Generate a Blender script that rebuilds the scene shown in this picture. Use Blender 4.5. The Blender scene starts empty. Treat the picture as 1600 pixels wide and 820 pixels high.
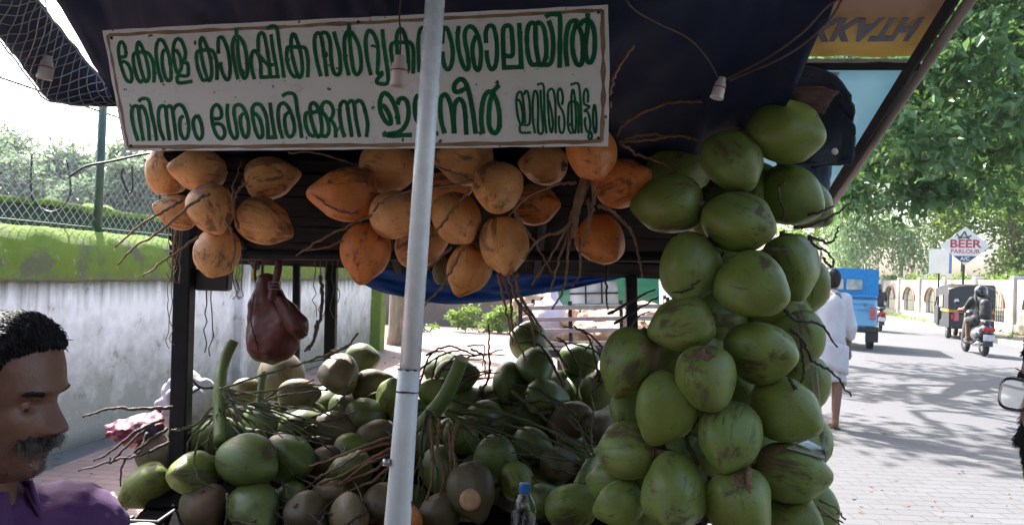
import bpy, math, random
import numpy as np
from mathutils import Vector, Matrix, Quaternion, noise as mnoise

S = bpy.context.scene
COL = S.collection
# ------------------------------------------------------------------ camera
F = 1210.0                                  # focal length in photograph pixels (1600 wide)
CAM = Vector((0, 0, 1.5))
PITCH = math.atan(20 / F); ROLL = math.radians(2.0)
_f = Vector((0, math.cos(PITCH), math.sin(PITCH)))
_u0 = Vector((0, -math.sin(PITCH), math.cos(PITCH))); _r0 = Vector((1, 0, 0))
_r = _r0 * math.cos(ROLL) + _u0 * math.sin(ROLL)
_u = -_r0 * math.sin(ROLL) + _u0 * math.cos(ROLL)
cam = bpy.data.cameras.new('camera'); cam.sensor_width = 36; cam.lens = 36 * F / 1600
cam.clip_start = 0.05; cam.clip_end = 3000
camo = bpy.data.objects.new('camera', cam); COL.objects.link(camo)
camo.matrix_world = Matrix(((_r.x, _u.x, -_f.x, CAM.x), (_r.y, _u.y, -_f.y, CAM.y), (_r.z, _u.z, -_f.z, CAM.z), (0, 0, 0, 1)))
S.camera = camo
# ------------------------------------------------------------------ light
SUN = Vector((-0.42, 0.62, 0.80)).normalized()
w = bpy.data.worlds.new('World'); S.world = w; w.use_nodes = True
nt = w.node_tree
bg = nt.nodes['Background']; sky = nt.nodes.new('ShaderNodeTexSky'); sky.sky_type = 'NISHITA'; sky.sun_disc = False
sky.sun_elevation = math.asin(SUN.z); sky.sun_rotation = math.atan2(SUN.x, SUN.y)
sky.air_density = 1.0; sky.dust_density = 4.0; sky.ozone_density = 1.0
nt.links.new(sky.outputs[0], bg.inputs[0]); bg.inputs[1].default_value = 0.15
sun = bpy.data.lights.new('sun', 'SUN'); sun.energy = 5.0; sun.angle = math.radians(0.5); sun.color = (1, 0.97, 0.93)
suno = bpy.data.objects.new('sun', sun); COL.objects.link(suno); suno.location = (0, 0, 30)
suno.rotation_euler = (-SUN).to_track_quat('-Z', 'Y').to_euler()
vs = S.view_settings; vs.view_transform = 'Standard'; vs.look = 'None'; vs.exposure = 2.0; vs.gamma = 1; vs.use_curve_mapping = False
S.display_settings.display_device = 'sRGB'

# ------------------------------------------------------------------ helpers
def at(px, py, d):
    """a point seen at photograph pixel (px,py), standing at distance d along the street"""
    v = _f + _r * ((px - 800) / F) + _u * ((410 - py) / F)
    return CAM + v * (d / v.y)
def ground(px, py, z=0.0):
    v = _f + _r * ((px - 800) / F) + _u * ((410 - py) / F)
    return CAM + v * ((z - CAM.z) / v.z)
def tag(o, label=None, cat=None, group=None, kind=None):
    if label: o['label'] = label
    if cat: o['category'] = cat
    if group: o['group'] = group
    if kind: o['kind'] = kind
    return o
def thing(name, label, cat, loc=(0, 0, 0), rz=0.0, group=None):
    o = bpy.data.objects.new(name, None); COL.objects.link(o); o.empty_display_size = 0.1
    o.location = loc; o.rotation_euler = (0, 0, rz)
    return tag(o, label, cat, group)
def link(name, me, mat, parent=None, shift=True, smooth=False):
    """ONE mesh object; verts given in world space are moved into the frame of the thing's base"""
    if mat is not None:
        me.materials.clear(); me.materials.append(mat)
    o = bpy.data.objects.new(name, me); COL.objects.link(o)
    if parent is not None:
        o.parent = parent
        if shift:
            off = Vector((0, 0, 0)); p = parent
            while p is not None: off += p.location; p = p.parent
            me.transform(Matrix.Translation(-off))
    if smooth:
        me.polygons.foreach_set('use_smooth', [True] * len(me.polygons))
    me.update()
    return o
def copy_tree(o, parent=None):
    c = o.copy(); COL.objects.link(c)
    if parent is not None: c.parent = parent
    for ch in list(o.children): copy_tree(ch, c)
    return c
def crom(pts, n=8, closed=False):
    P = [Vector(p) for p in pts]
    if len(P) < 3:
        return [P[0].lerp(P[1], i / n) for i in range(n + 1)]
    out = []
    m = len(P); rng = range(m if closed else m - 1)
    for i in rng:
        if closed: p0, p1, p2, p3 = P[(i - 1) % m], P[i], P[(i + 1) % m], P[(i + 2) % m]
        else:
            p1, p2 = P[i], P[i + 1]
            p0 = P[i - 1] if i > 0 else p1 * 2 - p2
            p3 = P[i + 2] if i + 2 < m else p2 * 2 - p1
        for k in range(n):
            t = k / n; t2 = t * t; t3 = t2 * t
            out.append(0.5 * ((2 * p1) + (p2 - p0) * t + (2 * p0 - 5 * p1 + 4 * p2 - p3) * t2 + (3 * p1 - p0 - 3 * p2 + p3) * t3))
    if not closed: out.append(P[-1])
    return out
class MB:
    def __init__(s): s.v = []; s.f = []
    def add(s, vs, fs):
        o = len(s.v); s.v += [tuple(v) for v in vs]; s.f += [tuple(i + o for i in f) for f in fs]
    def box(s, c, size, M=None):
        hx, hy, hz = size[0] / 2, size[1] / 2, size[2] / 2
        vs = [Vector((x * hx, y * hy, z * hz)) for x in (-1, 1) for y in (-1, 1) for z in (-1, 1)]
        if M is not None: vs = [M @ v for v in vs]
        vs = [v + Vector(c) for v in vs]
        s.add(vs, [(0, 1, 3, 2), (4, 6, 7, 5), (0, 4, 5, 1), (2, 3, 7, 6), (0, 2, 6, 4), (1, 5, 7, 3)])
    def bbox(s, c, size, b=0.01, M=None):
        """bevelled box"""
        hx, hy, hz = size[0] / 2, size[1] / 2, size[2] / 2
        ring = lambda z, i: [(-hx + b + i * 0, -hy, z)]
        vs = []
        def oct_(z, k):
            x, y = hx - k, hy - k
            return [(-x + b, -y, z), (x - b, -y, z), (x, -y + b, z), (x, y - b, z), (x - b, y, z), (-x + b, y, z), (-x, y - b, z), (-x, -y + b, z)]
        L = [oct_(-hz, b), oct_(-hz + b, 0), oct_(hz - b, 0), oct_(hz, b)]
        for l in L: vs += [Vector(p) for p in l]
        if M is not None: vs = [M @ v for v in vs]
        vs = [v + Vector(c) for v in vs]
        fs = [tuple(reversed(range(8))), tuple(range(24, 32))]
        for k in range(3):
            for i in range(8):
                j = (i + 1) % 8; fs.append((k * 8 + i, k * 8 + j, k * 8 + 8 + j, k * 8 + 8 + i))
        s.add(vs, fs)
    def tube(s, pts, r, n=6, cap=True):
        P = [Vector(p) for p in pts]; m = len(P)
        R = r if isinstance(r, (list, tuple)) else [r] * m
        T = []
        for i in range(m):
            t = P[min(i + 1, m - 1)] - P[max(i - 1, 0)]
            T.append(t.normalized() if t.length > 1e-9 else Vector((0, 0, 1)))
        a = Vector((0, 0, 1)) if abs(T[0].z) < 0.9 else Vector((1, 0, 0))
        N = (a - T[0] * a.dot(T[0])).normalized(); vs = []
        for i in range(m):
            N = (N - T[i] * N.dot(T[i]))
            N = N.normalized() if N.length > 1e-6 else T[i].orthogonal().normalized()
            B = T[i].cross(N)
            for k in range(n):
                an = 2 * math.pi * k / n
                vs.append(P[i] + (N * math.cos(an) + B * math.sin(an)) * R[i])
        fs = []
        for i in range(m - 1):
            for k in range(n):
                j = (k + 1) % n; fs.append((i * n + k, i * n + j, (i + 1) * n + j, (i + 1) * n + k))
        if cap: fs += [tuple(reversed(range(n))), tuple(range((m - 1) * n, m * n))]
        s.add(vs, fs)
    def lathe(s, c, prof, n=24, M=None):
        """prof: (r,z) from bottom to top round the local z axis"""
        vs = []
        for r, z in prof:
            for k in range(n):
                a = 2 * math.pi * k / n; vs.append(Vector((r * math.cos(a), r * math.sin(a), z)))
        if M is not None: vs = [M @ v for v in vs]
        vs = [v + Vector(c) for v in vs]; fs = []
        for i in range(len(prof) - 1):
            for k in range(n):
                j = (k + 1) % n; fs.append((i * n + k, i * n + j, (i + 1) * n + j, (i + 1) * n + k))
        fs += [tuple(reversed(range(n))), tuple(range((len(prof) - 1) * n, len(prof) * n))]
        s.add(vs, fs)
    def grid(s, fn, nu, nv, closed=False):
        vs = [fn(i / (nu - 1), j / (nv - 1)) for i in range(nu) for j in range(nv)]
        fs = [(i * nv + j, (i + 1) * nv + j, (i + 1) * nv + j + 1, i * nv + j + 1) for i in range(nu - 1) for j in range(nv - 1)]
        if closed: fs += [((nu - 1) * nv + j, j, j + 1, (nu - 1) * nv + j + 1) for j in range(nv - 1)]
        s.add(vs, fs)
    def slab(s, fn, nu, nv, th):
        """a sheet with thickness; fn(u,v)->Vector"""
        G = [[Vector(fn(i / (nu - 1), j / (nv - 1))) for j in range(nv)] for i in range(nu)]
        top = []; bot = []
        for i in range(nu):
            for j in range(nv):
                du = G[min(i + 1, nu - 1)][j] - G[max(i - 1, 0)][j]; dv = G[i][min(j + 1, nv - 1)] - G[i][max(j - 1, 0)]
                nn = du.cross(dv); nn = nn.normalized() if nn.length > 1e-12 else Vector((0, 0, 1))
                top.append(G[i][j] + nn * th / 2); bot.append(G[i][j] - nn * th / 2)
        K = nu * nv; fs = []
        for i in range(nu - 1):
            for j in range(nv - 1):
                a, b, c, d = i * nv + j, (i + 1) * nv + j, (i + 1) * nv + j + 1, i * nv + j + 1
                fs.append((a, b, c, d)); fs.append((K + d, K + c, K + b, K + a))
        for i in range(nu - 1):
            for j in (0, nv - 1):
                a, b = i * nv + j, (i + 1) * nv + j; fs.append((a, b, K + b, K + a) if j else (b, a, K + a, K + b))
        for j in range(nv - 1):
            for i in (0, nu - 1):
                a, b = i * nv + j, i * nv + j + 1; fs.append((b, a, K + a, K + b) if i else (a, b, K + b, K + a))
        s.add(top + bot, fs)
    def prism(s, poly, th, M):
        """extruded outline: poly of (x,y) in the local plane, thickness th along local z, M places it"""
        n = len(poly)
        vs = [M @ Vector((x, y, th / 2)) for x, y in poly] + [M @ Vector((x, y, -th / 2)) for x, y in poly]
        fs = [tuple(range(n)), tuple(reversed(range(n, 2 * n)))]
        for i in range(n):
            j = (i + 1) % n; fs.append((i, n + i, n + j, j))
        s.add(vs, fs)
    def me(s, name):
        m = bpy.data.meshes.new(name); m.from_pydata(s.v, [], s.f); m.update(); return m
    def build(s, name, mat, parent=None, smooth=False, shift=True):
        return link(name, s.me(name), mat, parent, shift, smooth)

def surfnet(f, lo, hi, h):
    """closed smooth surface of a signed distance field"""
    lo = np.array(lo, float); hi = np.array(hi, float)
    n = np.maximum(((hi - lo) / h).astype(int) + 2, 3)
    ax = [lo[k] + h * np.arange(n[k]) for k in range(3)]
    P = np.stack(np.meshgrid(*ax, indexing='ij'), -1)
    V = f(P); V = np.where(np.abs(V) < 1e-9, 1e-9, V)
    I = V < 0
    c = [(0, 0, 0), (1, 0, 0), (0, 1, 0), (1, 1, 0), (0, 0, 1), (1, 0, 1), (0, 1, 1), (1, 1, 1)]
    sl = lambda A, d: A[d[0]:n[0] - 1 + d[0], d[1]:n[1] - 1 + d[1], d[2]:n[2] - 1 + d[2]]
    cnt = sum(sl(I, d).astype(int) for d in c); act = (cnt > 0) & (cnt < 8)
    acc = np.zeros(act.shape + (3,)); num = np.zeros(act.shape)
    for a in range(8):
        for b in range(a + 1, 8):
            da, db = np.array(c[a]), np.array(c[b])
            if abs(da - db).sum() != 1: continue
            va, vb = sl(V, c[a]), sl(V, c[b]); cr = (va < 0) != (vb < 0)
            t = np.where(cr, va / np.where(cr, va - vb, 1), 0)
            acc += np.where(cr[..., None], da + t[..., None] * (db - da), 0); num += cr
    ids = -np.ones(act.shape, int); ids[act] = np.arange(act.sum())
    cell = np.argwhere(act)
    verts = lo + h * (cell + acc[act] / num[act][:, None])
    faces = []
    for k in range(3):
        e = np.zeros(3, int); e[k] = 1
        A = I[:n[0] - e[0], :n[1] - e[1], :n[2] - e[2]]; B = I[e[0]:, e[1]:, e[2]:]
        E = np.argwhere(A != B)
        i, j = [(1, 2), (2, 0), (0, 1)][k]
        ok = (E[:, i] > 0) & (E[:, j] > 0) & (E[:, i] < n[i] - 1) & (E[:, j] < n[j] - 1)
        E = E[ok]
        if not len(E): continue
        ui = np.zeros(3, int); ui[i] = 1; uj = np.zeros(3, int); uj[j] = 1
        q = [ids[tuple((E - ui - uj).T)], ids[tuple((E - uj).T)], ids[tuple(E.T)], ids[tuple((E - ui).T)]]
        q = np.stack(q, 1); fl = ~A[tuple(E.T)]
        q[fl] = q[fl][:, ::-1]
        faces += q.tolist()
    return verts, faces
def smin(a, b, k):
    h = np.clip(0.5 + 0.5 * (b - a) / k, 0, 1); return b * (1 - h) + a * h - k * h * (1 - h)
def cone(P, a, b, ra, rb):
    a = np.array(a, float); b = np.array(b, float); ab = b - a
    t = np.clip(((P - a) @ ab) / max(ab @ ab, 1e-9), 0, 1)
    return np.linalg.norm(P - (a + t[..., None] * ab), axis=-1) - (ra + (rb - ra) * t)
def ell(P, c, r):
    r = np.array(r, float); q = (P - np.array(c, float)) / r
    k = np.linalg.norm(q, axis=-1); return (k - 1) * r.min()
def field(prims, k=0.03):
    def f(P):
        d = None
        for p in prims:
            e = cone(P, *p[1:]) if p[0] == 'c' else ell(P, *p[1:3])
            d = e if d is None else smin(d, e, k)
        return d
    return f
def sdf_mesh(name, prims, h, k=0.03, disp=None, M=None, it=1):
    lo = np.full(3, 1e9); hi = -lo
    for p in prims:
        if p[0] == 'c':
            for q, r in ((p[1], p[3]), (p[2], p[4])): lo = np.minimum(lo, np.array(q) - r); hi = np.maximum(hi, np.array(q) + r)
        else: lo = np.minimum(lo, np.array(p[1]) - np.array(p[2])); hi = np.maximum(hi, np.array(p[1]) + np.array(p[2]))
    m = k + 3 * h
    v, fs = surfnet(field(prims, k), lo - m, hi + m, h)
    me = bpy.data.meshes.new(name); me.from_pydata(v.tolist(), [], fs); me.update()
    if disp:
        co = [vv.co + vv.normal * disp(vv.co) for vv in me.vertices]
        for vv, c in zip(me.vertices, co): vv.co = c
    if M is not None: me.transform(M)
    me.polygons.foreach_set('use_smooth', [True] * len(me.polygons)); me.update()
    return me
def join_me(a, b):
    """second mesh's geometry added into the first"""
    v = [tuple(x.co) for x in a.vertices] + [tuple(x.co) for x in b.vertices]
    o = len(a.vertices)
    f = [tuple(p.vertices) for p in a.polygons] + [tuple(i + o for i in p.vertices) for p in b.polygons]
    m = bpy.data.meshes.new(a.name); m.from_pydata(v, [], f)
    m.polygons.foreach_set('use_smooth', [True] * len(m.polygons)); m.update(); return m
def text_me(body, size, M, extrude=0.001, bold=0.0, sx=1.0):
    cu = bpy.data.curves.new('lettering', 'FONT'); cu.body = body; cu.size = size; cu.align_x = 'CENTER'; cu.align_y = 'CENTER'
    cu.extrude = extrude; cu.offset = bold; cu.resolution_u = 3
    o = bpy.data.objects.new('lettering', cu); COL.objects.link(o)
    bpy.context.view_layer.update()
    me = bpy.data.meshes.new_from_object(o.evaluated_get(bpy.context.evaluated_depsgraph_get()))
    bpy.data.objects.remove(o); bpy.data.curves.remove(cu)
    me.transform(M @ Matrix.Diagonal((sx, 1, 1, 1))); return me
def frame(o, x, y):
    """placing matrix from origin and two in-plane axes"""
    x = Vector(x).normalized(); z = x.cross(Vector(y)).normalized(); y = z.cross(x)
    return Matrix(((x.x, y.x, z.x, o[0]), (x.y, y.y, z.y, o[1]), (x.z, y.z, z.z, o[2]), (0, 0, 0, 1)))
def nz(x, y, z=0.0, s=1.0): return mnoise.noise(Vector((x * s, y * s, z * s)))

# ------------------------------------------------------------------ materials
def newmat(name):
    m = bpy.data.materials.new(name); m.use_nodes = True
    return m, m.node_tree.nodes, m.node_tree.links, m.node_tree.nodes['Principled BSDF']
def ramp(N, pts, interp='LINEAR'):
    r = N.new('ShaderNodeValToRGB'); r.color_ramp.interpolation = interp
    e = r.color_ramp.elements
    while len(e) < len(pts): e.new(0.5)
    for el, (p, c) in zip(e, pts):
        el.position = p; el.color = (*c, 1) if len(c) == 3 else c
    return r
def mixc(N, L, fac, a, b, mode='MIX'):
    m = N.new('ShaderNodeMix'); m.data_type = 'RGBA'; m.blend_type = mode
    for sock, v in ((m.inputs[0], fac), (m.inputs[6], a), (m.inputs[7], b)):
        if hasattr(v, 'links') or hasattr(v, 'is_linked'): L.new(v, sock)
        elif isinstance(v, (int, float)): sock.default_value = v
        else: sock.default_value = (*v, 1)
    return m.outputs[2]
def maths(N, L, op, a, b=None):
    m = N.new('ShaderNodeMath'); m.operation = op
    for s_, v in ((m.inputs[0], a), (m.inputs[1], b)):
        if v is None: continue
        if isinstance(v, (int, float)): s_.default_value = v
        else: L.new(v, s_)
    return m.outputs[0]
def coord(N, L, kind='Object', scale=(1, 1, 1), rnd=False):
    tc = N.new('ShaderNodeTexCoord'); out = tc.outputs[kind]
    mp = N.new('ShaderNodeMapping'); mp.inputs['Scale'].default_value = scale; L.new(out, mp.inputs['Vector'])
    if rnd:
        oi = N.new('ShaderNodeObjectInfo'); c = N.new('ShaderNodeCombineXYZ')
        for i, k in enumerate((37.0, 91.0, 53.0)): L.new(maths(N, L, 'MULTIPLY', oi.outputs['Random'], k), c.inputs[i])
        L.new(c.outputs[0], mp.inputs['Location'])
    return mp.outputs[0]
def tex(N, L, vec, scale, detail=5, rough=0.55, dist=0.0):
    t = N.new('ShaderNodeTexNoise'); t.inputs['Scale'].default_value = scale; t.inputs['Detail'].default_value = detail
    t.inputs['Roughness'].default_value = rough; t.inputs['Distortion'].default_value = dist
    L.new(vec, t.inputs['Vector']); return t.outputs['Fac']
def bump(N, L, b, h, strength=0.3, dist=0.01):
    bp = N.new('ShaderNodeBump'); bp.inputs['Strength'].default_value = strength; bp.inputs['Distance'].default_value = dist
    L.new(h, bp.inputs['Height']); L.new(bp.outputs[0], b.inputs['Normal'])
def pmat(name, c1, c2=None, scale=6, rough=0.6, bmp=0.15, bs=30, bd=0.004, metal=0, spec=0.5, stretch=(1, 1, 1), transl=0, coat=0):
    m, N, L, b = newmat(name)
    v = coord(N, L, 'Object', stretch)
    if c2 is None: c2 = tuple(x * 0.7 for x in c1)
    t = tex(N, L, v, scale); r = ramp(N, [(0.35, c1), (0.68, c2)]); L.new(t, r.inputs[0])
    t2 = tex(N, L, v, bs, 6)
    col = mixc(N, L, 0.25, r.outputs[0], mixc(N, L, t2, (0.3, 0.3, 0.3), (1, 1, 1)), 'MULTIPLY')
    L.new(col, b.inputs['Base Color'])
    rr = ramp(N, [(0.3, (rough * 0.8,) * 3), (0.7, (min(1, rough * 1.15),) * 3)]); L.new(t2, rr.inputs[0]); L.new(rr.outputs[0], b.inputs['Roughness'])
    b.inputs['Metallic'].default_value = metal; b.inputs['Specular IOR Level'].default_value = spec
    b.inputs['Coat Weight'].default_value = coat
    if bmp: bump(N, L, b, t2, bmp, bd)
    if transl:
        out = N['Material Output']; tr = N.new('ShaderNodeBsdfTranslucent'); mx = N.new('ShaderNodeMixShader')
        L.new(col, tr.inputs[0]); mx.inputs[0].default_value = transl
        L.new(b.outputs[0], mx.inputs[1]); L.new(tr.outputs[0], mx.inputs[2]); L.new(mx.outputs[0], out.inputs[0])
    return m
def coconut_mat(name, body, body2, scar, scar_lo=0.60, patch=(0.16, 0.085, 0.05), patch_amt=0.5, rough=0.38, streak=1.0):
    m, N, L, b = newmat(name)
    oi = N.new('ShaderNodeObjectInfo'); R = oi.outputs['Random']
    v = coord(N, L, 'Object', (1, 1, 1), True)
    vl = coord(N, L, 'Object', (1, 1, 0.22), True)                    # scratches run along the nut
    base = ramp(N, [(0.0, body), (1.0, body2)]); L.new(R, base.inputs[0])
    big = tex(N, L, v, 9, 3)
    c = mixc(N, L, big, base.outputs[0], tuple(x * 0.62 for x in body2))
    fine = tex(N, L, vl, 60, 4)
    c = mixc(N, L, maths(N, L, 'MULTIPLY', fine, 0.45 * streak), c, tuple(min(1, x * 1.5) for x in body))
    # brown bruised patch spreading from the stem end, on some nuts only
    tc = N.new('ShaderNodeTexCoord'); sep = N.new('ShaderNodeSeparateXYZ'); L.new(tc.outputs['Object'], sep.inputs[0])
    pz = maths(N, L, 'ADD', maths(N, L, 'MULTIPLY', sep.outputs[2], -6.0), maths(N, L, 'MULTIPLY', tex(N, L, v, 11, 4, 0.6), 1.5))
    px = maths(N, L, 'ADD', pz, maths(N, L, 'MULTIPLY', sep.outputs[0], 5.0))
    thr = maths(N, L, 'SUBTRACT', px, maths(N, L, 'ADD', maths(N, L, 'MULTIPLY', R, 1.1), 1.55 - patch_amt))
    pm = ramp(N, [(0.0, (0, 0, 0)), (0.12, (1, 1, 1))]); L.new(thr, pm.inputs[0])
    c = mixc(N, L, maths(N, L, 'MULTIPLY', pm.outputs[0], 0.8), c, patch)
    # tone drifting over the nut, olive and darker blotches
    dr = tex(N, L, v, 16, 5, 0.65, 0.4); rd = ramp(N, [(0.44, (0, 0, 0)), (0.60, (1, 1, 1))]); L.new(dr, rd.inputs[0])
    c = mixc(N, L, maths(N, L, 'MULTIPLY', rd.outputs[0], 0.42), c, tuple(x * k for x, k in zip(body2, (0.55, 0.50, 0.6))))
    # scuffs, then thin scratches running along the nut, then specks
    s1 = tex(N, L, vl, 26, 7, 0.7, 0.6); s2 = tex(N, L, v, 7, 3)
    sm = ramp(N, [(scar_lo, (0, 0, 0)), (scar_lo + 0.06, (1, 1, 1))])
    L.new(maths(N, L, 'ADD', maths(N, L, 'MULTIPLY', s1, 0.6), maths(N, L, 'MULTIPLY', s2, 0.42)), sm.inputs[0])
    c = mixc(N, L, maths(N, L, 'MULTIPLY', sm.outputs[0], 0.8), c, scar)
    vs2 = coord(N, L, 'Object', (1, 1, 0.10), True)
    s3 = tex(N, L, vs2, 75, 3, 0.5, 0.3); r3 = ramp(N, [(0.655, (0, 0, 0)), (0.69, (1, 1, 1))]); L.new(s3, r3.inputs[0])
    c = mixc(N, L, maths(N, L, 'MULTIPLY', r3.outputs[0], maths(N, L, 'MULTIPLY', s2, 1.3)), c, scar)
    sp = N.new('ShaderNodeTexVoronoi'); sp.inputs['Scale'].default_value = 95; L.new(v, sp.inputs['Vector'])
    sr = ramp(N, [(0.10, (1, 1, 1)), (0.24, (0, 0, 0))]); L.new(sp.outputs['Distance'], sr.inputs[0])
    gate = ramp(N, [(0.44, (0, 0, 0)), (0.60, (1, 1, 1))]); L.new(tex(N, L, v, 20, 4, 0.6), gate.inputs[0])
    c = mixc(N, L, maths(N, L, 'MULTIPLY', sr.outputs[0], maths(N, L, 'MULTIPLY', gate.outputs[0], 0.75)), c, scar)
    L.new(c, b.inputs['Base Color'])
    rr = maths(N, L, 'ADD', maths(N, L, 'MULTIPLY', sm.outputs[0], 0.3), maths(N, L, 'ADD', maths(N, L, 'MULTIPLY', fine, 0.2), rough - 0.1))
    L.new(rr, b.inputs['Roughness'])
    bump(N, L, b, maths(N, L, 'ADD', fine, maths(N, L, 'MULTIPLY', sm.outputs[0], -0.6)), 0.18, 0.004)
    return m
def leaf_mat(name, ca, cb, tr=0.35, rough=0.45):
    m, N, L, b = newmat(name)
    g = N.new('ShaderNodeNewGeometry'); r = ramp(N, [(0.0, ca), (0.7, cb), (1.0, tuple(min(1, x * 1.35) for x in cb))])
    L.new(g.outputs['Random Per Island'], r.inputs[0]); L.new(r.outputs[0], b.inputs['Base Color'])
    b.inputs['Roughness'].default_value = rough
    t = N.new('ShaderNodeBsdfTranslucent'); hs = mixc(N, L, 0.5, r.outputs[0], (0.16, 0.22, 0.03)); L.new(hs, t.inputs[0])
    mx = N.new('ShaderNodeMixShader'); mx.inputs[0].default_value = tr
    L.new(b.outputs[0], mx.inputs[1]); L.new(t.outputs[0], mx.inputs[2]); L.new(mx.outputs[0], N['Material Output'].inputs[0])
    return m
M = {}
M['green'] = coconut_mat('green_coconut_husk', (0.122, 0.205, 0.034), (0.190, 0.224, 0.044), (0.070, 0.042, 0.022), 0.545, patch_amt=0.40, rough=.46)
M['orange'] = coconut_mat('orange_coconut_husk', (0.68, 0.195, 0.032), (0.66, 0.235, 0.052), (0.085, 0.035, 0.018), 0.545, patch=(0.20, 0.085, 0.045), patch_amt=0.3, rough=0.46)
M['peach'] = coconut_mat('peach_coconut_husk', (0.70, 0.345, 0.125), (0.72, 0.315, 0.090), (0.13, 0.06, 0.03), 0.535, patch=(0.28, 0.13, 0.065), patch_amt=0.5, rough=0.5)
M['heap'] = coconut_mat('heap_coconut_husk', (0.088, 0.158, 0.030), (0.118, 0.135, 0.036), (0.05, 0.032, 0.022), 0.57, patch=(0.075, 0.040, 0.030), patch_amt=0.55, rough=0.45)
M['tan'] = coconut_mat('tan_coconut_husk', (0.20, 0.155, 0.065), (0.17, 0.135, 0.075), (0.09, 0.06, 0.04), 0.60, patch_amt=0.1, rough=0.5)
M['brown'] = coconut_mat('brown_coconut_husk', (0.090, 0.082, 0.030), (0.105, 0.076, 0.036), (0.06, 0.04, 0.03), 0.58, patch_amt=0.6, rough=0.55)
M['calyx'] = pmat('calyx', (0.17, 0.11, 0.055), (0.09, 0.055, 0.03), 30, 0.7, 0.4, 120)
M['cutface'] = pmat('cut_husk', (0.55, 0.36, 0.20), (0.42, 0.25, 0.13), 40, 0.7, 0.4, 200)
M['cutstem'] = pmat('cut_stem_face', (0.55, 0.52, 0.30), (0.45, 0.42, 0.22), 40, 0.7, 0.4, 200)
M['stemgreen'] = pmat('green_stem', (0.15, 0.21, 0.055), (0.10, 0.15, 0.04), 14, 0.5, 0.2, 60)
M['twig_green'] = pmat('green_twig', (0.10, 0.115, 0.04), (0.055, 0.06, 0.025), 30, 0.7, 0.5, 140)
M['twig'] = pmat('dry_twig', (0.24, 0.125, 0.06), (0.13, 0.07, 0.04), 40, 0.75, 0.6, 150)
M['twig_dark'] = pmat('dark_twig', (0.075, 0.045, 0.03), (0.035, 0.025, 0.02), 40, 0.8, 0.6, 150)
M['darkwood'] = pmat('dark_timber', (0.035, 0.032, 0.032), (0.02, 0.018, 0.018), 9, 0.85, 0.4, 40, 0.006, spec=.1, stretch=(1, 1, 0.15))
M['darkmetal'] = pmat('dark_painted_steel', (0.010, 0.012, 0.017), (0.018, 0.017, 0.018), 16, 0.6, 0.2, 60, spec=.2)
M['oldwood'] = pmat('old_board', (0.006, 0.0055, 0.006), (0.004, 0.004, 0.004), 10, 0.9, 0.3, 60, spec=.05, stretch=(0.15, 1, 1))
M['pvc'] = pmat('white_pvc', (0.78, 0.82, 0.86), (0.72, 0.76, 0.80), 8, 0.28, 0.03, 40, coat=0.3)
M['ceramic'] = pmat('cream_bakelite', (0.62, 0.50, 0.47), (0.52, 0.42, 0.40), 30, 0.35, 0.05, 90)
M['white_plastic'] = pmat('white_plastic', (0.72, 0.71, 0.68), (0.6, 0.59, 0.57), 20, 0.4, 0.05, 60)
M['redline'] = pmat('red_ring', (0.30, 0.03, 0.05), None, 20, 0.5, 0)
M['wire'] = pmat('brown_wire', (0.10, 0.055, 0.035), None, 60, 0.6, 0)
M['blackwire'] = pmat('black_wire', (0.02, 0.02, 0.02), None, 60, 0.5, 0)
M['galv'] = pmat('galvanised_wire', (0.42, 0.45, 0.44), (0.30, 0.30, 0.28), 30, 0.45, 0, metal=0.5)
M['fencegreen'] = pmat('green_fence_paint', (0.035, 0.095, 0.065), (0.03, 0.06, 0.05), 12, 0.5, 0.2)
M['leather'] = pmat('maroon_leather', (0.15, 0.042, 0.036), (0.10, 0.026, 0.024), 9, 0.42, 0.35, 55, 0.004)
M['brass'] = pmat('buckle_metal', (0.5, 0.46, 0.4), None, 30, 0.3, 0.05, metal=1)
M['steel'] = pmat('steel', (0.45, 0.46, 0.47), (0.32, 0.32, 0.32), 20, 0.35, 0.1, metal=0.9)
M['rubber'] = pmat('tyre_rubber', (0.018, 0.018, 0.018), None, 20, 0.75, 0.2)
M['asph_dark'] = pmat('black_plastic', (0.02, 0.021, 0.023), (0.03, 0.03, 0.03), 14, 0.5, 0.2)
M['denim'] = pmat('navy_cloth', (0.018, 0.030, 0.062), (0.012, 0.02, 0.04), 14, 0.8, 0.4, 160)
M['bluecloth'] = pmat('blue_grey_cloth', (0.07, 0.12, 0.19), (0.05, 0.085, 0.14), 10, 0.8, 0.4, 160)
M['sack'] = pmat('white_sack', (0.55, 0.54, 0.58), (0.42, 0.41, 0.46), 12, 0.6, 0.3, 90, transl=0.2)
M['lilacsack'] = pmat('lilac_sack', (0.62, 0.56, 0.64), (0.5, 0.46, 0.54), 6, 0.6, 0.3, 60)
M['pinkbag'] = pmat('pink_plastic', (0.20, 0.016, 0.060), (0.14, 0.011, 0.042), 10, 0.5, 0.3, 40, 0.006, transl=0.3)
M['skin'] = pmat('brown_skin', (0.190, 0.086, 0.052), (0.145, 0.064, 0.039), 16, 0.48, 0.5, 170, 0.0016)
M['skin2'] = pmat('light_brown_skin', (0.24, 0.125, 0.08), (0.20, 0.10, 0.062), 16, 0.5, 0.2, 220, 0.001)
M['lip'] = pmat('lips', (0.17, 0.065, 0.05), None, 40, 0.45, 0.1)
M['hair'] = pmat('black_hair', (0.008, 0.007, 0.007), (0.014, 0.012, 0.012), 60, 0.6, 0.3, 300, spec=.2)
M['greyhair'] = pmat('grey_moustache', (0.022, 0.020, 0.02), (0.20, 0.19, 0.185), 90, 0.5, 0.3, 300)
M['eye'] = pmat('eye_white', (0.26, 0.22, 0.20), None, 40, 0.2, 0)
M['iris'] = pmat('dark_iris', (0.02, 0.012, 0.008), None, 40, 0.15, 0)
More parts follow.
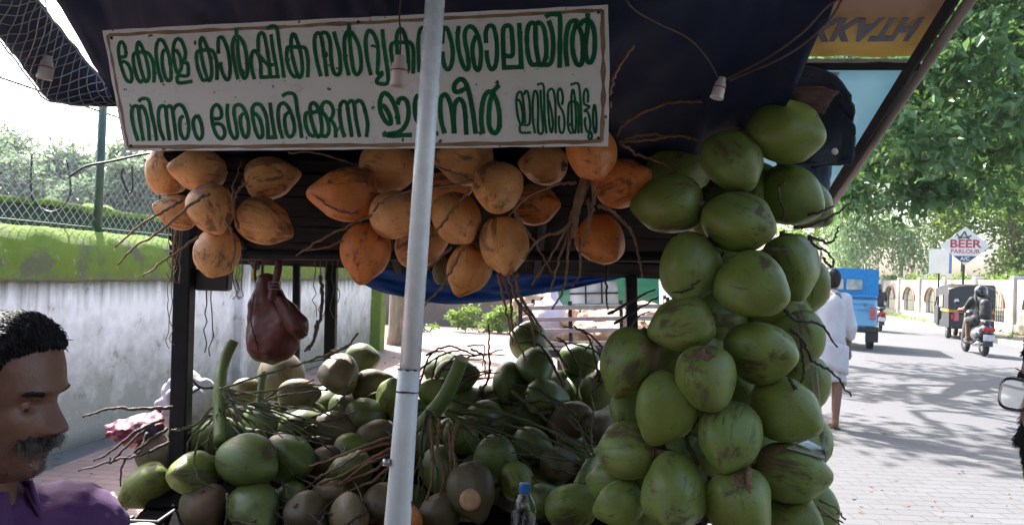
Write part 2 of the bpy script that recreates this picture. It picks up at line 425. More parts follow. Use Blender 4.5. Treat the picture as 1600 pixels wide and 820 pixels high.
M['purple'] = pmat('purple_shirt_cloth', (0.082, 0.022, 0.105), (0.058, 0.016, 0.08), 12, 0.75, 0.4, 260, 0.002)
M['whitecloth'] = pmat('white_cotton', (0.58, 0.58, 0.60), (0.50, 0.50, 0.53), 8, 0.8, 0.4, 60, 0.01)
M['brownshirt'] = pmat('dark_brown_shirt', (0.055, 0.03, 0.028), None, 20, 0.8, 0.4, 200, 0.002)
M['blackcloth'] = pmat('black_cloth', (0.014, 0.014, 0.016), (0.025, 0.025, 0.028), 20, 0.75, 0.3, 90)
M['sandal'] = pmat('brown_sandal', (0.10, 0.05, 0.035), None, 30, 0.6, 0.2)
M['bluepaint'] = pmat('blue_paint', (0.015, 0.30, 0.78), (0.02, 0.26, 0.68), 3, 0.3, 0.02, coat=0.5)
M['lightblue'] = pmat('light_blue_paint', (0.18, 0.50, 0.80), (0.15, 0.44, 0.72), 3, 0.35, 0.02, coat=0.4)
M['yellowpaint'] = pmat('yellow_paint', (0.62, 0.30, 0.02), None, 6, 0.4, 0.02, coat=0.4)
M['blackpaint'] = pmat('black_canopy', (0.012, 0.016, 0.022), (0.02, 0.024, 0.03), 6, 0.42, 0.1)
M['greenpaint'] = pmat('green_truck_paint', (0.012, 0.23, 0.12), (0.012, 0.17, 0.09), 5, 0.4, 0.05, coat=0.3)
M['greyrail'] = pmat('grey_rail_paint', (0.30, 0.27, 0.26), (0.2, 0.17, 0.16), 10, 0.6, 0.2)
M['redlens'] = pmat('red_lens', (0.5, 0.02, 0.03), None, 10, 0.2, 0)
M['pinklens'] = pmat('pale_red_lens', (0.55, 0.18, 0.22), None, 10, 0.2, 0)
M['plate'] = pmat('number_plate_white', (0.75, 0.75, 0.75), None, 10, 0.4, 0)
M['chrome'] = pmat('chrome', (0.6, 0.6, 0.62), None, 10, 0.2, 0, metal=1)
M['husk'] = pmat('dry_husk', (0.58, 0.40, 0.28), (0.36, 0.22, 0.14), 9, 0.85, 0.6, 40, 0.02)
M['bark'] = pmat('bark', (0.12, 0.09, 0.065), (0.06, 0.045, 0.035), 7, 0.9, 0.7, 25, 0.03, stretch=(1, 1, 0.25))
M['palmbark'] = pmat('pale_bark', (0.30, 0.24, 0.18), (0.16, 0.12, 0.09), 14, 0.9, 0.7, 40, 0.02, stretch=(1, 1, 0.2))
M['concrete'] = pmat('grey_concrete', (0.20, 0.165, 0.15), (0.13, 0.11, 0.10), 2.5, 0.9, 0.4, 30, 0.01)
M['signwhite'] = pmat('white_sign_face', (0.74, 0.74, 0.74), (0.66, 0.66, 0.67), 3, 0.4, 0.02)
M['signred'] = pmat('red_letters', (0.44, 0.05, 0.09), None, 10, 0.5, 0)
M['signblue'] = pmat('navy_band', (0.02, 0.06, 0.16), None, 10, 0.5, 0)
M['letter'] = pmat('green_hand_painted_letters', (0.002, 0.120, 0.040), (0.002, 0.060, 0.026), 22, 0.6, 0.1, 60, 0.001, spec=.2, stretch=(1, 1, .4))
M['bananner_dark'] = pmat('dark_print', (0.045, 0.05, 0.09), (0.08, 0.075, 0.09), 14, 0.5, 0)
M['bluecap'] = pmat('blue_cap_plastic', (0.01, 0.14, 0.42), None, 20, 0.35, 0.02)
M['bracket'] = pmat('aluminium_strip', (0.55, 0.57, 0.58), (0.4, 0.42, 0.42), 14, 0.35, 0.1, metal=0.7)
M['fibre'] = pmat('dry_fibre', (0.22, 0.18, 0.11), (0.12, 0.10, 0.06), 30, 0.9, 0.5, 120)
M['leaf_near'] = leaf_mat('glossy_leaf', (0.055, 0.145, 0.052), (0.110, 0.24, 0.090), 0.35, 0.25)
M['leaf_far'] = leaf_mat('bright_leaf', (0.13, 0.25, 0.040), (0.25, 0.38, 0.075), 0.5)
M['leaf_pale'] = leaf_mat('hazed_creeper_leaf', (0.20, 0.33, 0.15), (0.36, 0.49, 0.27), 0.45)  # washed out by haze: the paleness is put into the leaf colour
M['leaf_haze'] = leaf_mat('misted_leaf', (0.15, 0.21, 0.18), (0.22, 0.29, 0.23), 0.45)  # distant mist mixed into the leaf colour itself
M['leaf_bush'] = leaf_mat('bush_leaf', (0.10, 0.20, 0.03), (0.20, 0.32, 0.06), 0.45)
def glass_mat(name, tint=(0.9, 0.95, 1), rough=0.03, alpha=0.2):
    m, N, L, b = newmat(name)
    b.inputs['Base Color'].default_value = (*tint, 1); b.inputs['Roughness'].default_value = rough
    b.inputs['Transmission Weight'].default_value = 1.0; b.inputs['IOR'].default_value = 1.38
    return m
M['bottle'] = glass_mat('clear_bottle_plastic'); M['lens'] = glass_mat('spectacle_lens', (0.95, 0.97, 1))
def pane_mat():
    m, N, L, b = newmat('window_pane')
    v = coord(N, L); t = tex(N, L, v, 2.5, 2); r = ramp(N, [(0.4, (0.30, 0.36, 0.38)), (0.6, (0.55, 0.60, 0.60))]); L.new(t, r.inputs[0])
    L.new(r.outputs[0], b.inputs['Base Color']); b.inputs['Roughness'].default_value = 0.08; return m
M['pane'] = pane_mat()
def tarp_mat(name, c1, c2, tr, rough=0.55):
    m, N, L, b = newmat(name)
    v = coord(N, L); big = tex(N, L, v, 2.2, 4); fine = tex(N, L, v, 26, 5)
    wv = N.new('ShaderNodeTexWave'); wv.inputs['Scale'].default_value = 220; wv.inputs['Distortion'].default_value = 1.5; L.new(v, wv.inputs['Vector'])
    r = ramp(N, [(0.3, c1), (0.72, c2)]); L.new(big, r.inputs[0])
    c = mixc(N, L, maths(N, L, 'MULTIPLY', fine, 0.25), r.outputs[0], (0.05, 0.05, 0.055))
    du = tex(N, L, v, 3.5, 7, 0.7, 1.0); dr = ramp(N, [(0.55, (0, 0, 0)), (0.75, (1, 1, 1))]); L.new(du, dr.inputs[0]); c = mixc(N, L, maths(N, L, 'MULTIPLY', dr.outputs[0], 0.4), c, tuple(min(1, x * 2.2 + .012) for x in c2))
    L.new(c, b.inputs['Base Color']); b.inputs['Roughness'].default_value = rough; b.inputs['Specular IOR Level'].default_value = .18
    bump(N, L, b, maths(N, L, 'ADD', fine, maths(N, L, 'MULTIPLY', wv.outputs['Fac'], 0.2)), 0.25, 0.004)
    t = N.new('ShaderNodeBsdfTranslucent'); L.new(c, t.inputs[0]); mx = N.new('ShaderNodeMixShader'); mx.inputs[0].default_value = tr
    L.new(b.outputs[0], mx.inputs[1]); L.new(t.outputs[0], mx.inputs[2]); L.new(mx.outputs[0], N['Material Output'].inputs[0])
    return m
M['tarp'] = tarp_mat('navy_tarpaulin', (0.004, 0.013, 0.046), (0.008, 0.021, 0.062), 0.05, 0.5)
M['tarp_blue'] = tarp_mat('blue_tarpaulin', (0.006, 0.045, 0.19), (0.01, 0.06, 0.24), 0.25)
M['fringe'] = tarp_mat('grey_blue_net_cloth', (0.03, 0.045, 0.075), (0.045, 0.065, 0.10), 0.12)
def wall_mat():
    """limewashed wall: rain streaks from the coping, grime and algae rising from the ground"""
    m, N, L, b = newmat('stained_limewash')
    v = coord(N, L); vs_ = coord(N, L, 'Object', (1, 1, 0.09))
    tc = N.new('ShaderNodeTexCoord'); sp = N.new('ShaderNodeSeparateXYZ'); L.new(tc.outputs['Object'], sp.inputs[0]); z = sp.outputs[2]
    big = tex(N, L, v, 1.6, 6, 0.6); med = tex(N, L, v, 6, 6, 0.65); st = tex(N, L, vs_, 9, 6, 0.6)
    c = mixc(N, L, med, (0.86, 0.90, 0.91), (0.74, 0.78, 0.78))
    low = maths(N, L, 'SUBTRACT', maths(N, L, 'ADD', maths(N, L, 'ADD', big, .18), maths(N, L, 'MULTIPLY', med, 0.7)), maths(N, L, 'MULTIPLY', z, 0.72))
    rl = ramp(N, [(0.22, (0, 0, 0)), (0.85, (1, 1, 1))]); L.new(low, rl.inputs[0])
    c = mixc(N, L, maths(N, L, 'MULTIPLY', rl.outputs[0], 0.85), c, mixc(N, L, med, (0.13, 0.145, 0.085), (0.27, 0.25, 0.20)))
    rs = ramp(N, [(0.55, (0, 0, 0)), (0.75, (1, 1, 1))]); L.new(st, rs.inputs[0])
    c = mixc(N, L, maths(N, L, 'MULTIPLY', rs.outputs[0], 0.14), c, (0.22, 0.24, 0.17))
    top = maths(N, L, 'SUBTRACT', maths(N, L, 'ADD', z, maths(N, L, 'MULTIPLY', st, 0.75)), 1.50)
    rt = ramp(N, [(0.0, (0, 0, 0)), (0.24, (1, 1, 1))]); L.new(top, rt.inputs[0])
    c = mixc(N, L, maths(N, L, 'MULTIPLY', rt.outputs[0], 0.7), c, (0.10, 0.11, 0.08))
    gm = ramp(N, [(0.60, (0, 0, 0)), (0.68, (1, 1, 1))]); L.new(med, gm.inputs[0])
    c = mixc(N, L, maths(N, L, 'MULTIPLY', gm.outputs[0], 0.5), c, (0.11, 0.15, 0.06))
    L.new(c, b.inputs['Base Color']); b.inputs['Roughness'].default_value = 0.9
    bump(N, L, b, maths(N, L, 'ADD', med, tex(N, L, v, 60, 4)), 0.3, 0.01); return m
M['limewash'] = wall_mat()
def moss_mat():
    m, N, L, b = newmat('mossy_coping')
    v = coord(N, L); big = tex(N, L, v, 3.0, 6, 0.62); med = tex(N, L, v, 11, 6, 0.65); fine = tex(N, L, v, 90, 4)
    c = mixc(N, L, med, (0.09, 0.175, 0.012), (0.19, 0.28, 0.028))
    r = ramp(N, [(0.55, (0, 0, 0)), (0.63, (1, 1, 1))]); L.new(big, r.inputs[0])
    c = mixc(N, L, maths(N, L, 'MULTIPLY', r.outputs[0], 0.8), c, (0.11, 0.115, 0.08))
    p = ramp(N, [(0.63, (0, 0, 0)), (0.67, (1, 1, 1))]); L.new(med, p.inputs[0])
    c = mixc(N, L, p.outputs[0], c, (0.36, 0.37, 0.33))
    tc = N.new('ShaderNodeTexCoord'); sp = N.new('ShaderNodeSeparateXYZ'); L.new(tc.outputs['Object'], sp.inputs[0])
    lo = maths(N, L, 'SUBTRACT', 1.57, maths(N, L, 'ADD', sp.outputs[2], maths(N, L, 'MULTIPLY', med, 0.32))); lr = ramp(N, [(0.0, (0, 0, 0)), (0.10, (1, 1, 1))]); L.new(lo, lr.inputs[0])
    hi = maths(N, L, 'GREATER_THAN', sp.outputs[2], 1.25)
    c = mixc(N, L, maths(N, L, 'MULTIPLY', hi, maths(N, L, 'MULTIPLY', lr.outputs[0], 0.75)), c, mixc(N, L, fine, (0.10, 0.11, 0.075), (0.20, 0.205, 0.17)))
    L.new(c, b.inputs['Base Color']); b.inputs['Roughness'].default_value = 0.95
    bump(N, L, b, maths(N, L, 'ADD', med, fine), 0.7, 0.03); return m
M['moss'] = moss_mat()
def brick_mat(name, c1, c2, mortar, bw, bh, rot=0.0, grime=(0.2, 0.18, 0.16)):
    m, N, L, b = newmat(name)
    v = coord(N, L); v2 = N.new('ShaderNodeMapping'); v2.inputs['Rotation'].default_value = (0, 0, rot); L.new(v, v2.inputs[0])
    br = N.new('ShaderNodeTexBrick'); L.new(v2.outputs[0], br.inputs['Vector'])
    br.inputs['Scale'].default_value = 1; br.inputs['Brick Width'].default_value = bw; br.inputs['Row Height'].default_value = bh
    br.inputs['Mortar Size'].default_value = 0.006; br.inputs['Color1'].default_value = (*c1, 1); br.inputs['Color2'].default_value = (*c2, 1); br.inputs['Mortar'].default_value = (*mortar, 1)
    br.inputs['Mortar Smooth'].default_value = 0.3
    big = tex(N, L, v, 0.7, 6, 0.6); fine = tex(N, L, v, 35, 5)
    r = ramp(N, [(0.42, (0, 0, 0)), (0.7, (1, 1, 1))]); L.new(big, r.inputs[0])
    c = mixc(N, L, maths(N, L, 'MULTIPLY', r.outputs[0], 0.55), br.outputs['Color'], grime)
    c = mixc(N, L, 0.3, c, mixc(N, L, fine, (0.45, 0.45, 0.45), (1.2, 1.2, 1.2)), 'MULTIPLY')
    L.new(c, b.inputs['Base Color']); b.inputs['Roughness'].default_value = 0.85
    bump(N, L, b, maths(N, L, 'ADD', maths(N, L, 'MULTIPLY', br.outputs['Fac'], -1.0), maths(N, L, 'MULTIPLY', fine, 0.4)), 0.5, 0.008); return m
M['redpaver'] = brick_mat('reddish_pavers', (0.33, 0.20, 0.175), (0.27, 0.165, 0.145), (0.15, 0.115, 0.10), 0.22, 0.11, 0.1)
M['greypaver'] = brick_mat('grey_pavers', (0.100, 0.100, 0.104), (0.086, 0.085, 0.088), (0.05, 0.05, 0.052), 0.24, 0.12, 0.0, (0.08, 0.077, 0.077))
def asphalt_mat():
    m, N, L, b = newmat('worn_asphalt')
    v = coord(N, L); big = tex(N, L, v, 0.25, 6, 0.6); med = tex(N, L, v, 2.2, 6, 0.65); fine = tex(N, L, v, 160, 3)
    c = mixc(N, L, big, (0.080, 0.080, 0.087), (0.112, 0.110, 0.114))
    r = ramp(N, [(0.55, (0, 0, 0)), (0.75, (1, 1, 1))]); L.new(med, r.inputs[0])
    c = mixc(N, L, maths(N, L, 'MULTIPLY', r.outputs[0], 0.4), c, (0.135, 0.125, 0.115))
    c = mixc(N, L, 0.5, c, mixc(N, L, fine, (0.5, 0.5, 0.5), (1.25, 1.25, 1.25)), 'MULTIPLY')
    L.new(c, b.inputs['Base Color']); b.inputs['Roughness'].default_value = 0.8
    bump(N, L, b, fine, 0.4, 0.006); return m
M['asphalt'] = asphalt_mat()
M['earth'] = pmat('earth', (0.20, 0.16, 0.11), (0.12, 0.13, 0.06), 0.6, 0.95, 0.5, 8, 0.03)
def board_mat():
    """old white painted sign board, grimy and flaking"""
    m, N, L, b = newmat('grimy_sign_board')
    v = coord(N, L); big = tex(N, L, v, 5, 6, 0.6); fine = tex(N, L, v, 40, 6, 0.7); sp = tex(N, L, v, 55, 3, 0.4)
    c = mixc(N, L, big, (0.62, 0.63, 0.63), (0.51, 0.50, 0.49))
    c = mixc(N, L, 0.35, c, mixc(N, L, fine, (0.55, 0.55, 0.55), (1.15, 1.15, 1.15)), 'MULTIPLY')
    r = ramp(N, [(0.69, (0, 0, 0)), (0.72, (1, 1, 1))]); L.new(sp, r.inputs[0])
    c = mixc(N, L, r.outputs[0], c, (0.05, 0.045, 0.04))
    g = ramp(N, [(0.55, (0, 0, 0)), (0.8, (1, 1, 1))]); L.new(fine, g.inputs[0])
    c = mixc(N, L, maths(N, L, 'MULTIPLY', g.outputs[0], 0.5), c, (0.20, 0.17, 0.14))
    L.new(c, b.inputs['Base Color']); b.inputs['Roughness'].default_value = 0.6; bump(N, L, b, fine, 0.2, 0.002); return m
M['board'] = board_mat()
M['stripe'] = pmat('ochre_border_paint', (0.25, 0.155, 0.075), (0.13, 0.08, 0.045), 16, 0.6, 0.2, 90, 0.001)
M['boardedge'] = pmat('board_edge', (0.32, 0.24, 0.15), (0.2, 0.14, 0.09), 16, 0.7, 0.3, 90)
def flex_mat(name, ca, cb, axis, lo, hi):
    m, N, L, b = newmat(name)
    tc = N.new('ShaderNodeTexCoord'); sp = N.new('ShaderNodeSeparateXYZ'); L.new(tc.outputs['Object'], sp.inputs[0])
    mr = N.new('ShaderNodeMapRange'); mr.inputs[1].default_value = lo; mr.inputs[2].default_value = hi; L.new(sp.outputs[axis], mr.inputs[0])
    r = ramp(N, [(0, ca), (1, cb)]); L.new(mr.outputs[0], r.inputs[0])
    v = coord(N, L); d = tex(N, L, v, 7, 6, 0.65); dr = ramp(N, [(0.58, (0, 0, 0)), (0.8, (1, 1, 1))]); L.new(d, dr.inputs[0])
    c = mixc(N, L, maths(N, L, 'MULTIPLY', dr.outputs[0], 0.6), r.outputs[0], (0.10, 0.08, 0.06))
    L.new(c, b.inputs['Base Color']); b.inputs['Roughness'].default_value = 0.5
    t = N.new('ShaderNodeBsdfTranslucent'); L.new(c, t.inputs[0]); mx = N.new('ShaderNodeMixShader'); mx.inputs[0].default_value = 0.45
    L.new(b.outputs[0], mx.inputs[1]); L.new(t.outputs[0], mx.inputs[2]); L.new(mx.outputs[0], N['Material Output'].inputs[0]); return m
R = random.Random(7)
# ================================================================== ground, road, pavements
def sheet(name, poly, z, mat, cuts=0):
    mb = MB(); mb.add([(x, y, z) for x, y in poly], [tuple(range(len(poly)))])
    return tag(mb.build(name, mat), kind='structure')
sheet('ground', [(-600, -200), (600, -200), (600, 1400), (-600, 1400)], -0.008, M['earth'])
sheet('road', [(-9, -30), (8.0, -30), (14.6, 14), (24.8, 62), (46, 160), (30, 160), (8, 62), (1.9, 22), (-9, 22)], -0.004, M['asphalt'])
sheet('brick_pavement', [(-3.9, -6), (0.9, -6), (1.3, 9), (2.2, 21.7), (-7, 21.7), (-7, 15.4), (-2.7, 15.4)], 0.0, M['redpaver'])
sheet('front_bounce_cut', [(-3.6, -6), (8.5, -6), (8.3, 1.2), (1.0, 1.2), (-3.6, 1.2)], 0.008, pmat('bounce_cut_dark', (0.055, 0.052, 0.05), (0.04, 0.038, 0.037), 3, .9, .3, 30))  # added dark sheet below the view, cuts bounce light onto the stall
sheet('grey_pavement', [(0.3, -6), (8.5, -6), (8.2, 4.0), (6.6, 7.2), (4.6, 8.4), (1.2, 9.4), (0.95, 2.0)], 0.004, M['greypaver'])
# far footpath with a kerb step
WD = Vector((0.209, 0.978, 0)).normalized(); WN = Vector((-WD.y, WD.x, 0))        # along the far wall, and towards the road
W0 = Vector((17.0, 25.0, 0))
mb = MB()
a, b_ = W0 - WD * 14, W0 + WD * 60
for off0, off1, z0, z1 in ((0.0, 1.9, -0.02, 0.10), (1.9, 2.05, -0.02, 0.13)):
    p = [a + WN * off0, a + WN * off1, b_ + WN * off1, b_ + WN * off0]
    mb.add([(v.x, v.y, z0) for v in p] + [(v.x, v.y, z1) for v in p], [(4, 7, 6, 5), (0, 4, 5, 1), (1, 5, 6, 2), (2, 6, 7, 3), (3, 7, 4, 0)])
tag(mb.build('footpath', pmat('worn_footpath', (0.34, 0.29, 0.22), (0.24, 0.21, 0.15), 2, 0.9, 0.4, 30, 0.01)), kind='structure')

# ================================================================== foliage
def leaves(mb, pts, size, droop=0.3, rng=R, aspect=0.5):
    for p in pts:
        s = size * rng.uniform(0.6, 1.3)
        d = Vector((rng.gauss(0, 1), rng.gauss(0, 1), rng.gauss(-droop, 0.6))).normalized()
        n = Vector((rng.gauss(0, .7), rng.gauss(0, .7), 1)); sd = d.cross(n)
        sd = sd.normalized() if sd.length > 1e-4 else d.orthogonal().normalized()
        up = sd.cross(d)
        p = Vector(p); wv = sd * s * aspect * 0.5; m = p + d * s * 0.45 + up * s * 0.06
        mb.add([p, m + wv + up * s * .08, p + d * s, m - wv + up * s * .08], [(0, 1, 2), (0, 2, 3)])
def clump_pts(c, r, n, rng=R, shell=0.55, sub=7):
    """leaf bases gathered into twig-sized tufts in the outer part of one clump"""
    out = []; c = Vector(c); r = Vector(r) if not isinstance(r, (int, float)) else Vector((r, r, r))
    tufts = max(1, n // sub)
    for _ in range(tufts):
        d = Vector((rng.gauss(0, 1), rng.gauss(0, 1), rng.gauss(0.15, 1))).normalized()
        k = (shell + (1 - shell) * rng.random()) * rng.uniform(0.85, 1.12)
        t = c + Vector((d.x * r.x, d.y * r.y, d.z * r.z)) * k
        sp = min(r) * 0.22
        for _ in range(sub): out.append(t + Vector((rng.gauss(0, sp), rng.gauss(0, sp), rng.gauss(0, sp * .7))))
    return out
def limb(mb, a, b, r0, r1, rng=R, n=7, wob=0.08):
    a, b = Vector(a), Vector(b); L = (b - a).length
    pts = [a.lerp(b, i / n) + Vector((rng.gauss(0, 1), rng.gauss(0, 1), rng.gauss(0, .5))) * L * wob * 0.3 * (0 if i in (0,) else 1) for i in range(n + 1)]
    mb.tube(crom(pts, 3), [r0 + (r1 - r0) * i / (3 * n) for i in range(3 * n + 1)], 7)
def tree(name, label, base, fork, clumps, n, size, mat, tr=0.18, group=None, droop=0.3, aspect=0.5, bark='bark', sub=7, shell=0.5):
    t = thing(name, label, 'tree', base, 0, group)
    mb = MB(); limb(mb, base, fork, tr, tr * 0.6, wob=0.05)
    for c, r in clumps[:14]:
        limb(mb, fork, Vector(c) * 1.0, tr * 0.45, tr * 0.08, wob=0.18)
    mb.build('trunk', M[bark], t, True)
    cm = MB(); tot = sum((max(r) if not isinstance(r, (int, float)) else r) ** 2 for c, r in clumps)
    for c, r in clumps:
        q = max(r) if not isinstance(r, (int, float)) else r
        leaves(cm, clump_pts(c, r, int(n * q * q / tot), sub=sub, shell=shell), size, droop, aspect=aspect)
    cm.build('crown', M[mat], t)
    return t
# the glossy tree reaching over the road from the right
cl = []; rk = random.Random(77)
for py in range(-110, 330, 34):
    x0 = max(1322, 1490 - (py + 20) * .62) if py < 300 else 1345
    px = x0 + rk.uniform(0, 14)
    while px < 1720:
        d = rk.uniform(9.2, 11.8) + (1.2 if py > 240 else 0); r_ = rk.uniform(.30, .52)
        if not (py > 285 and px > 1500 and rk.random() < .5): cl.append((at(px + rk.uniform(-8, 8), py + rk.uniform(-12, 12), d), (r_ * 1.25, r_ * 1.1, r_ * .7)))
        px += rk.uniform(34, 58)
for px, py, d, r in [(1560, 100, 13.5, 1.3), (1480, 130, 14.0, 1.3), (1380, 190, 15, 1.1), (1640, 60, 13, 1.4), (1440, 40, 14, 1.3), (1540, 230, 14, 1.0), (1640, 230, 13, 1.1)]: cl.append((at(px, py, d), (r, r, r * .8)))
tree('roadside_tree', 'glossy dark green tree reaching over the road from the right', (10.6, 11.5, 0), (9.4, 11.2, 4.6), cl, 30000, 0.155, 'leaf_near', 0.28, droop=0.7, aspect=0.58, sub=11, shell=.35)
# added street tree, crown mostly unseen, shading the road; trunk behind green coconuts
cl = [(Vector((4.6 + R.uniform(-5, 4.2), 16.5 + R.uniform(-4, 4), 8.2 + R.uniform(-1.2, 1.8))), R.uniform(0.9, 1.5)) for _ in range(20)]
tree('street_tree', 'added tall spreading tree whose mostly unseen crown shades the road beyond the stall', (4.9, 17.2, 0), (4.8, 17.0, 5.6), cl, 4200, 0.30, 'leaf_near', 0.3)
cl = [(Vector((13.5 + R.uniform(-3.5, 4), 29 + R.uniform(-4, 4), 10 + R.uniform(-1.2, 1.8))), R.uniform(1.0, 1.7)) for _ in range(12)]
tree('street_tree', 'tall tree arching over the far end of the road above the vehicles', (25.5, 30.5, 0), (21.0, 30.0, 9.0), cl, 6000, 0.32, 'leaf_near', 0.3)
# beyond the arched wall
def far_tree(px, py, d, spread, hgt, label, mat, n, size, rng, name='garden_tree', group='trees beyond the arched wall', cn=9, droop=0.2):
    c0 = at(px, py, d); cl = []
    for _ in range(cn):
        cl.append((c0 + Vector((rng.uniform(-1, 1) * spread * (.5 if _ == 0 else 1), rng.uniform(-.6, .6) * spread, rng.uniform(-1, 1) * hgt)), rng.uniform(.32, .6) * min(spread, hgt) + .3))
    tree(name, label, (c0.x, c0.y + .5, 0), (c0.x, c0.y + .5, max(1.5, c0.z - hgt * .8)), cl, n, size, M_name(mat), 0.13, group, droop)
def M_name(m): return m
rt = random.Random(21)
far_tree(1330, 300, 46, 3.2, 2.6, 'bright green tree directly above the blue three-wheeler', 'leaf_far', 4500, .38, rt)
far_tree(1420, 250, 50, 4.0, 3.4, 'sunlit tree behind the white notice board', 'leaf_far', 5500, .38, rt)
far_tree(1515, 320, 40, 2.8, 2.4, 'leafy tree directly behind the beer parlour sign', 'leaf_far', 6000, .30, rt)
far_tree(1600, 350, 36, 2.6, 2.2, 'dense green tree right of the beer parlour sign', 'leaf_far', 6000, .26, rt)
far_tree(1600, 220, 42, 4.4, 3.0, 'tall green tree rising above the other garden trees', 'leaf_near', 6000, .34, rt)
far_tree(1290, 190, 60, 6.0, 6.0, 'large tree farthest up the street', 'leaf_far', 6000, .5, rt)
far_tree(1480, 180, 66, 9.0, 7.0, 'broad tree closing the view beyond the garden trees', 'leaf_near', 9000, .6, rt, cn=16)
far_tree(1640, 120, 58, 8.0, 8.0, 'broad dark tree at the right edge behind the near leaves', 'leaf_near', 7000, .55, rt, cn=14)
# pale creepers hanging over the far end
t = thing('creeper_hedge', 'tall pale sunlit creepers hanging above the far wall', 'creeper', at(1385, 440, 47)); cm = MB(); sm = MB()
for _ in range(60):
    px = rt.uniform(1295, 1462); top = rt.uniform(318, 372); d = rt.uniform(43, 46)
    a, b = at(px, top, d), at(px + rt.uniform(-12, 12), rt.uniform(400, 432), d - .8)
    pts = []
    for _ in range(85):
        k = rt.random(); pts.append(a.lerp(b, k) + Vector((rt.gauss(0, .28), rt.gauss(0, .25), rt.gauss(0, .2))))
    leaves(cm, pts, .26, 1.2, rt, .42)
    if _ % 4 == 0: pass
    sm.tube([a, a.lerp(b, .5) + Vector((0, .2, 0)), (b.x, b.y, b.z - .3)], .010, 4)
sm.build('stem', M['bark'], t); cm.build('foliage', M['leaf_pale'], t)
# hazy trees beyond the left wall
for px, py, d, sp, h, lab in [(20, 300, 38, 3.0, 2.0, 'hazy grey green tree at the left edge behind the chain link fence'), (105, 290, 42, 2.6, 2.4, 'rounded hazy tree left of the green fence post'),
                             (205, 305, 34, 2.0, 1.6, 'low hazy tree right of the green fence post'), (262, 290, 40, 2.2, 2.0, 'hazy tree half hidden by the left bunch of orange coconuts')]:
    far_tree(px, py + 6, d, sp * 1.25, h * 1.1, lab, 'leaf_haze', 9000, .40, rt, 'tree', 'trees beyond the mossy wall')
# ================================================================== left boundary wall
LA = Vector((-3.51, 5.8, 0)); LD = Vector((0.1006, 0.995, 0)).normalized(); LN = Vector((LD.y, -LD.x, 0))     # LN points to the pavement
def wl(Y): return LA + LD * ((Y - LA.y) / LD.y)
bw = thing('boundary_wall', 'long stained white wall with a bright green mossy coping', 'wall', (0, 0, 0))
mb = MB(); Y0, Y1 = 0.5, 14.9
def wfn(u, v): p = wl(Y0 + (Y1 - Y0) * u); return p + LN * (0.012 * nz(u * 30, v * 4)) + Vector((0, 0, -0.05 + v * 1.40))
mb.slab(lambda u, v: wfn(u, v) - LN * 0.11, 60, 9, 0.22); mb.build('plaster_face', M['limewash'], bw, True)
mb = MB()
prof = [(0.03, 1.335), (0.075, 1.34), (0.088, 1.40), (0.085, 1.50), (0.06, 1.60), (0.0, 1.69), (-0.10, 1.745), (-0.20, 1.73), (-0.28, 1.66), (-0.29, 1.36)]
pc = crom([(a, b, 0) for a, b in prof], 3)
def cfn(u, v):
    q = pc[int(round(v * (len(pc) - 1)))]; p = wl(Y0 + (Y1 - Y0) * u)
    k = 0.016 * nz(u * 55, v * 6, 1) + 0.012 * nz(u * 160, v * 14, 4)
    return p + LN * (q.x + k) + Vector((0, 0, q.y + k * .7 + (0.012 * nz(u * 60, 7) if v < .05 else 0)))
mb.grid(cfn, 160, len(pc)); mb.build('mossy_coping', M['moss'], bw, True)
for Y, wd, mt in ((9.05, .17, 'limewash'), (14.75, .34, 'moss')):
    mb = MB(); p = wl(Y); mb.bbox(p + LN * 0.03 + Vector((0, 0, .84)), (wd, wd, 1.72), .02, Matrix.Rotation(-math.atan2(LD.x, LD.y), 3, 'Z')); mb.build('pilaster', M[mt], bw)
lg = thing('garden_ledge', 'low dark green ledge with moss on top behind the wall coping', 'ledge', (0, 0, 0)); mb = MB()
mb.slab(lambda u, v: wl(Y0 + 14 * u) - LN * .62 + Vector((0, 0, 1.2 + v * .74 + .012 * nz(u * 40, v))), 40, 4, .2); mb.build('rendered_face', pmat('green_black_render', (0.03, 0.055, 0.045), (0.02, 0.035, 0.03), 3, 0.9, .4, 30, .01), lg)
mb = MB()
mb.slab(lambda u, v: wl(Y0 + 14 * u) - LN * (.50 + v * .26) + Vector((0, 0, 1.965 + .03 * nz(u * 50, v * 3) + .05 * max(0, nz(u * 17, 2)))), 120, 5, .05); mb.build('moss_cap', M['moss'], lg, True)
# a mossy mound on the ledge beside the post
me = sdf_mesh('moss_mound', [('e', tuple(wl(7.3) - LN * .6 + Vector((0, 0, 1.97))), (.13, .26, .07))], .04, .03, lambda c: .03 * nz(c.x, c.y, c.z, 14))
tag(link('moss_mound', me, M['moss']), 'small bright moss mound on the ledge right of the fence post', 'moss')
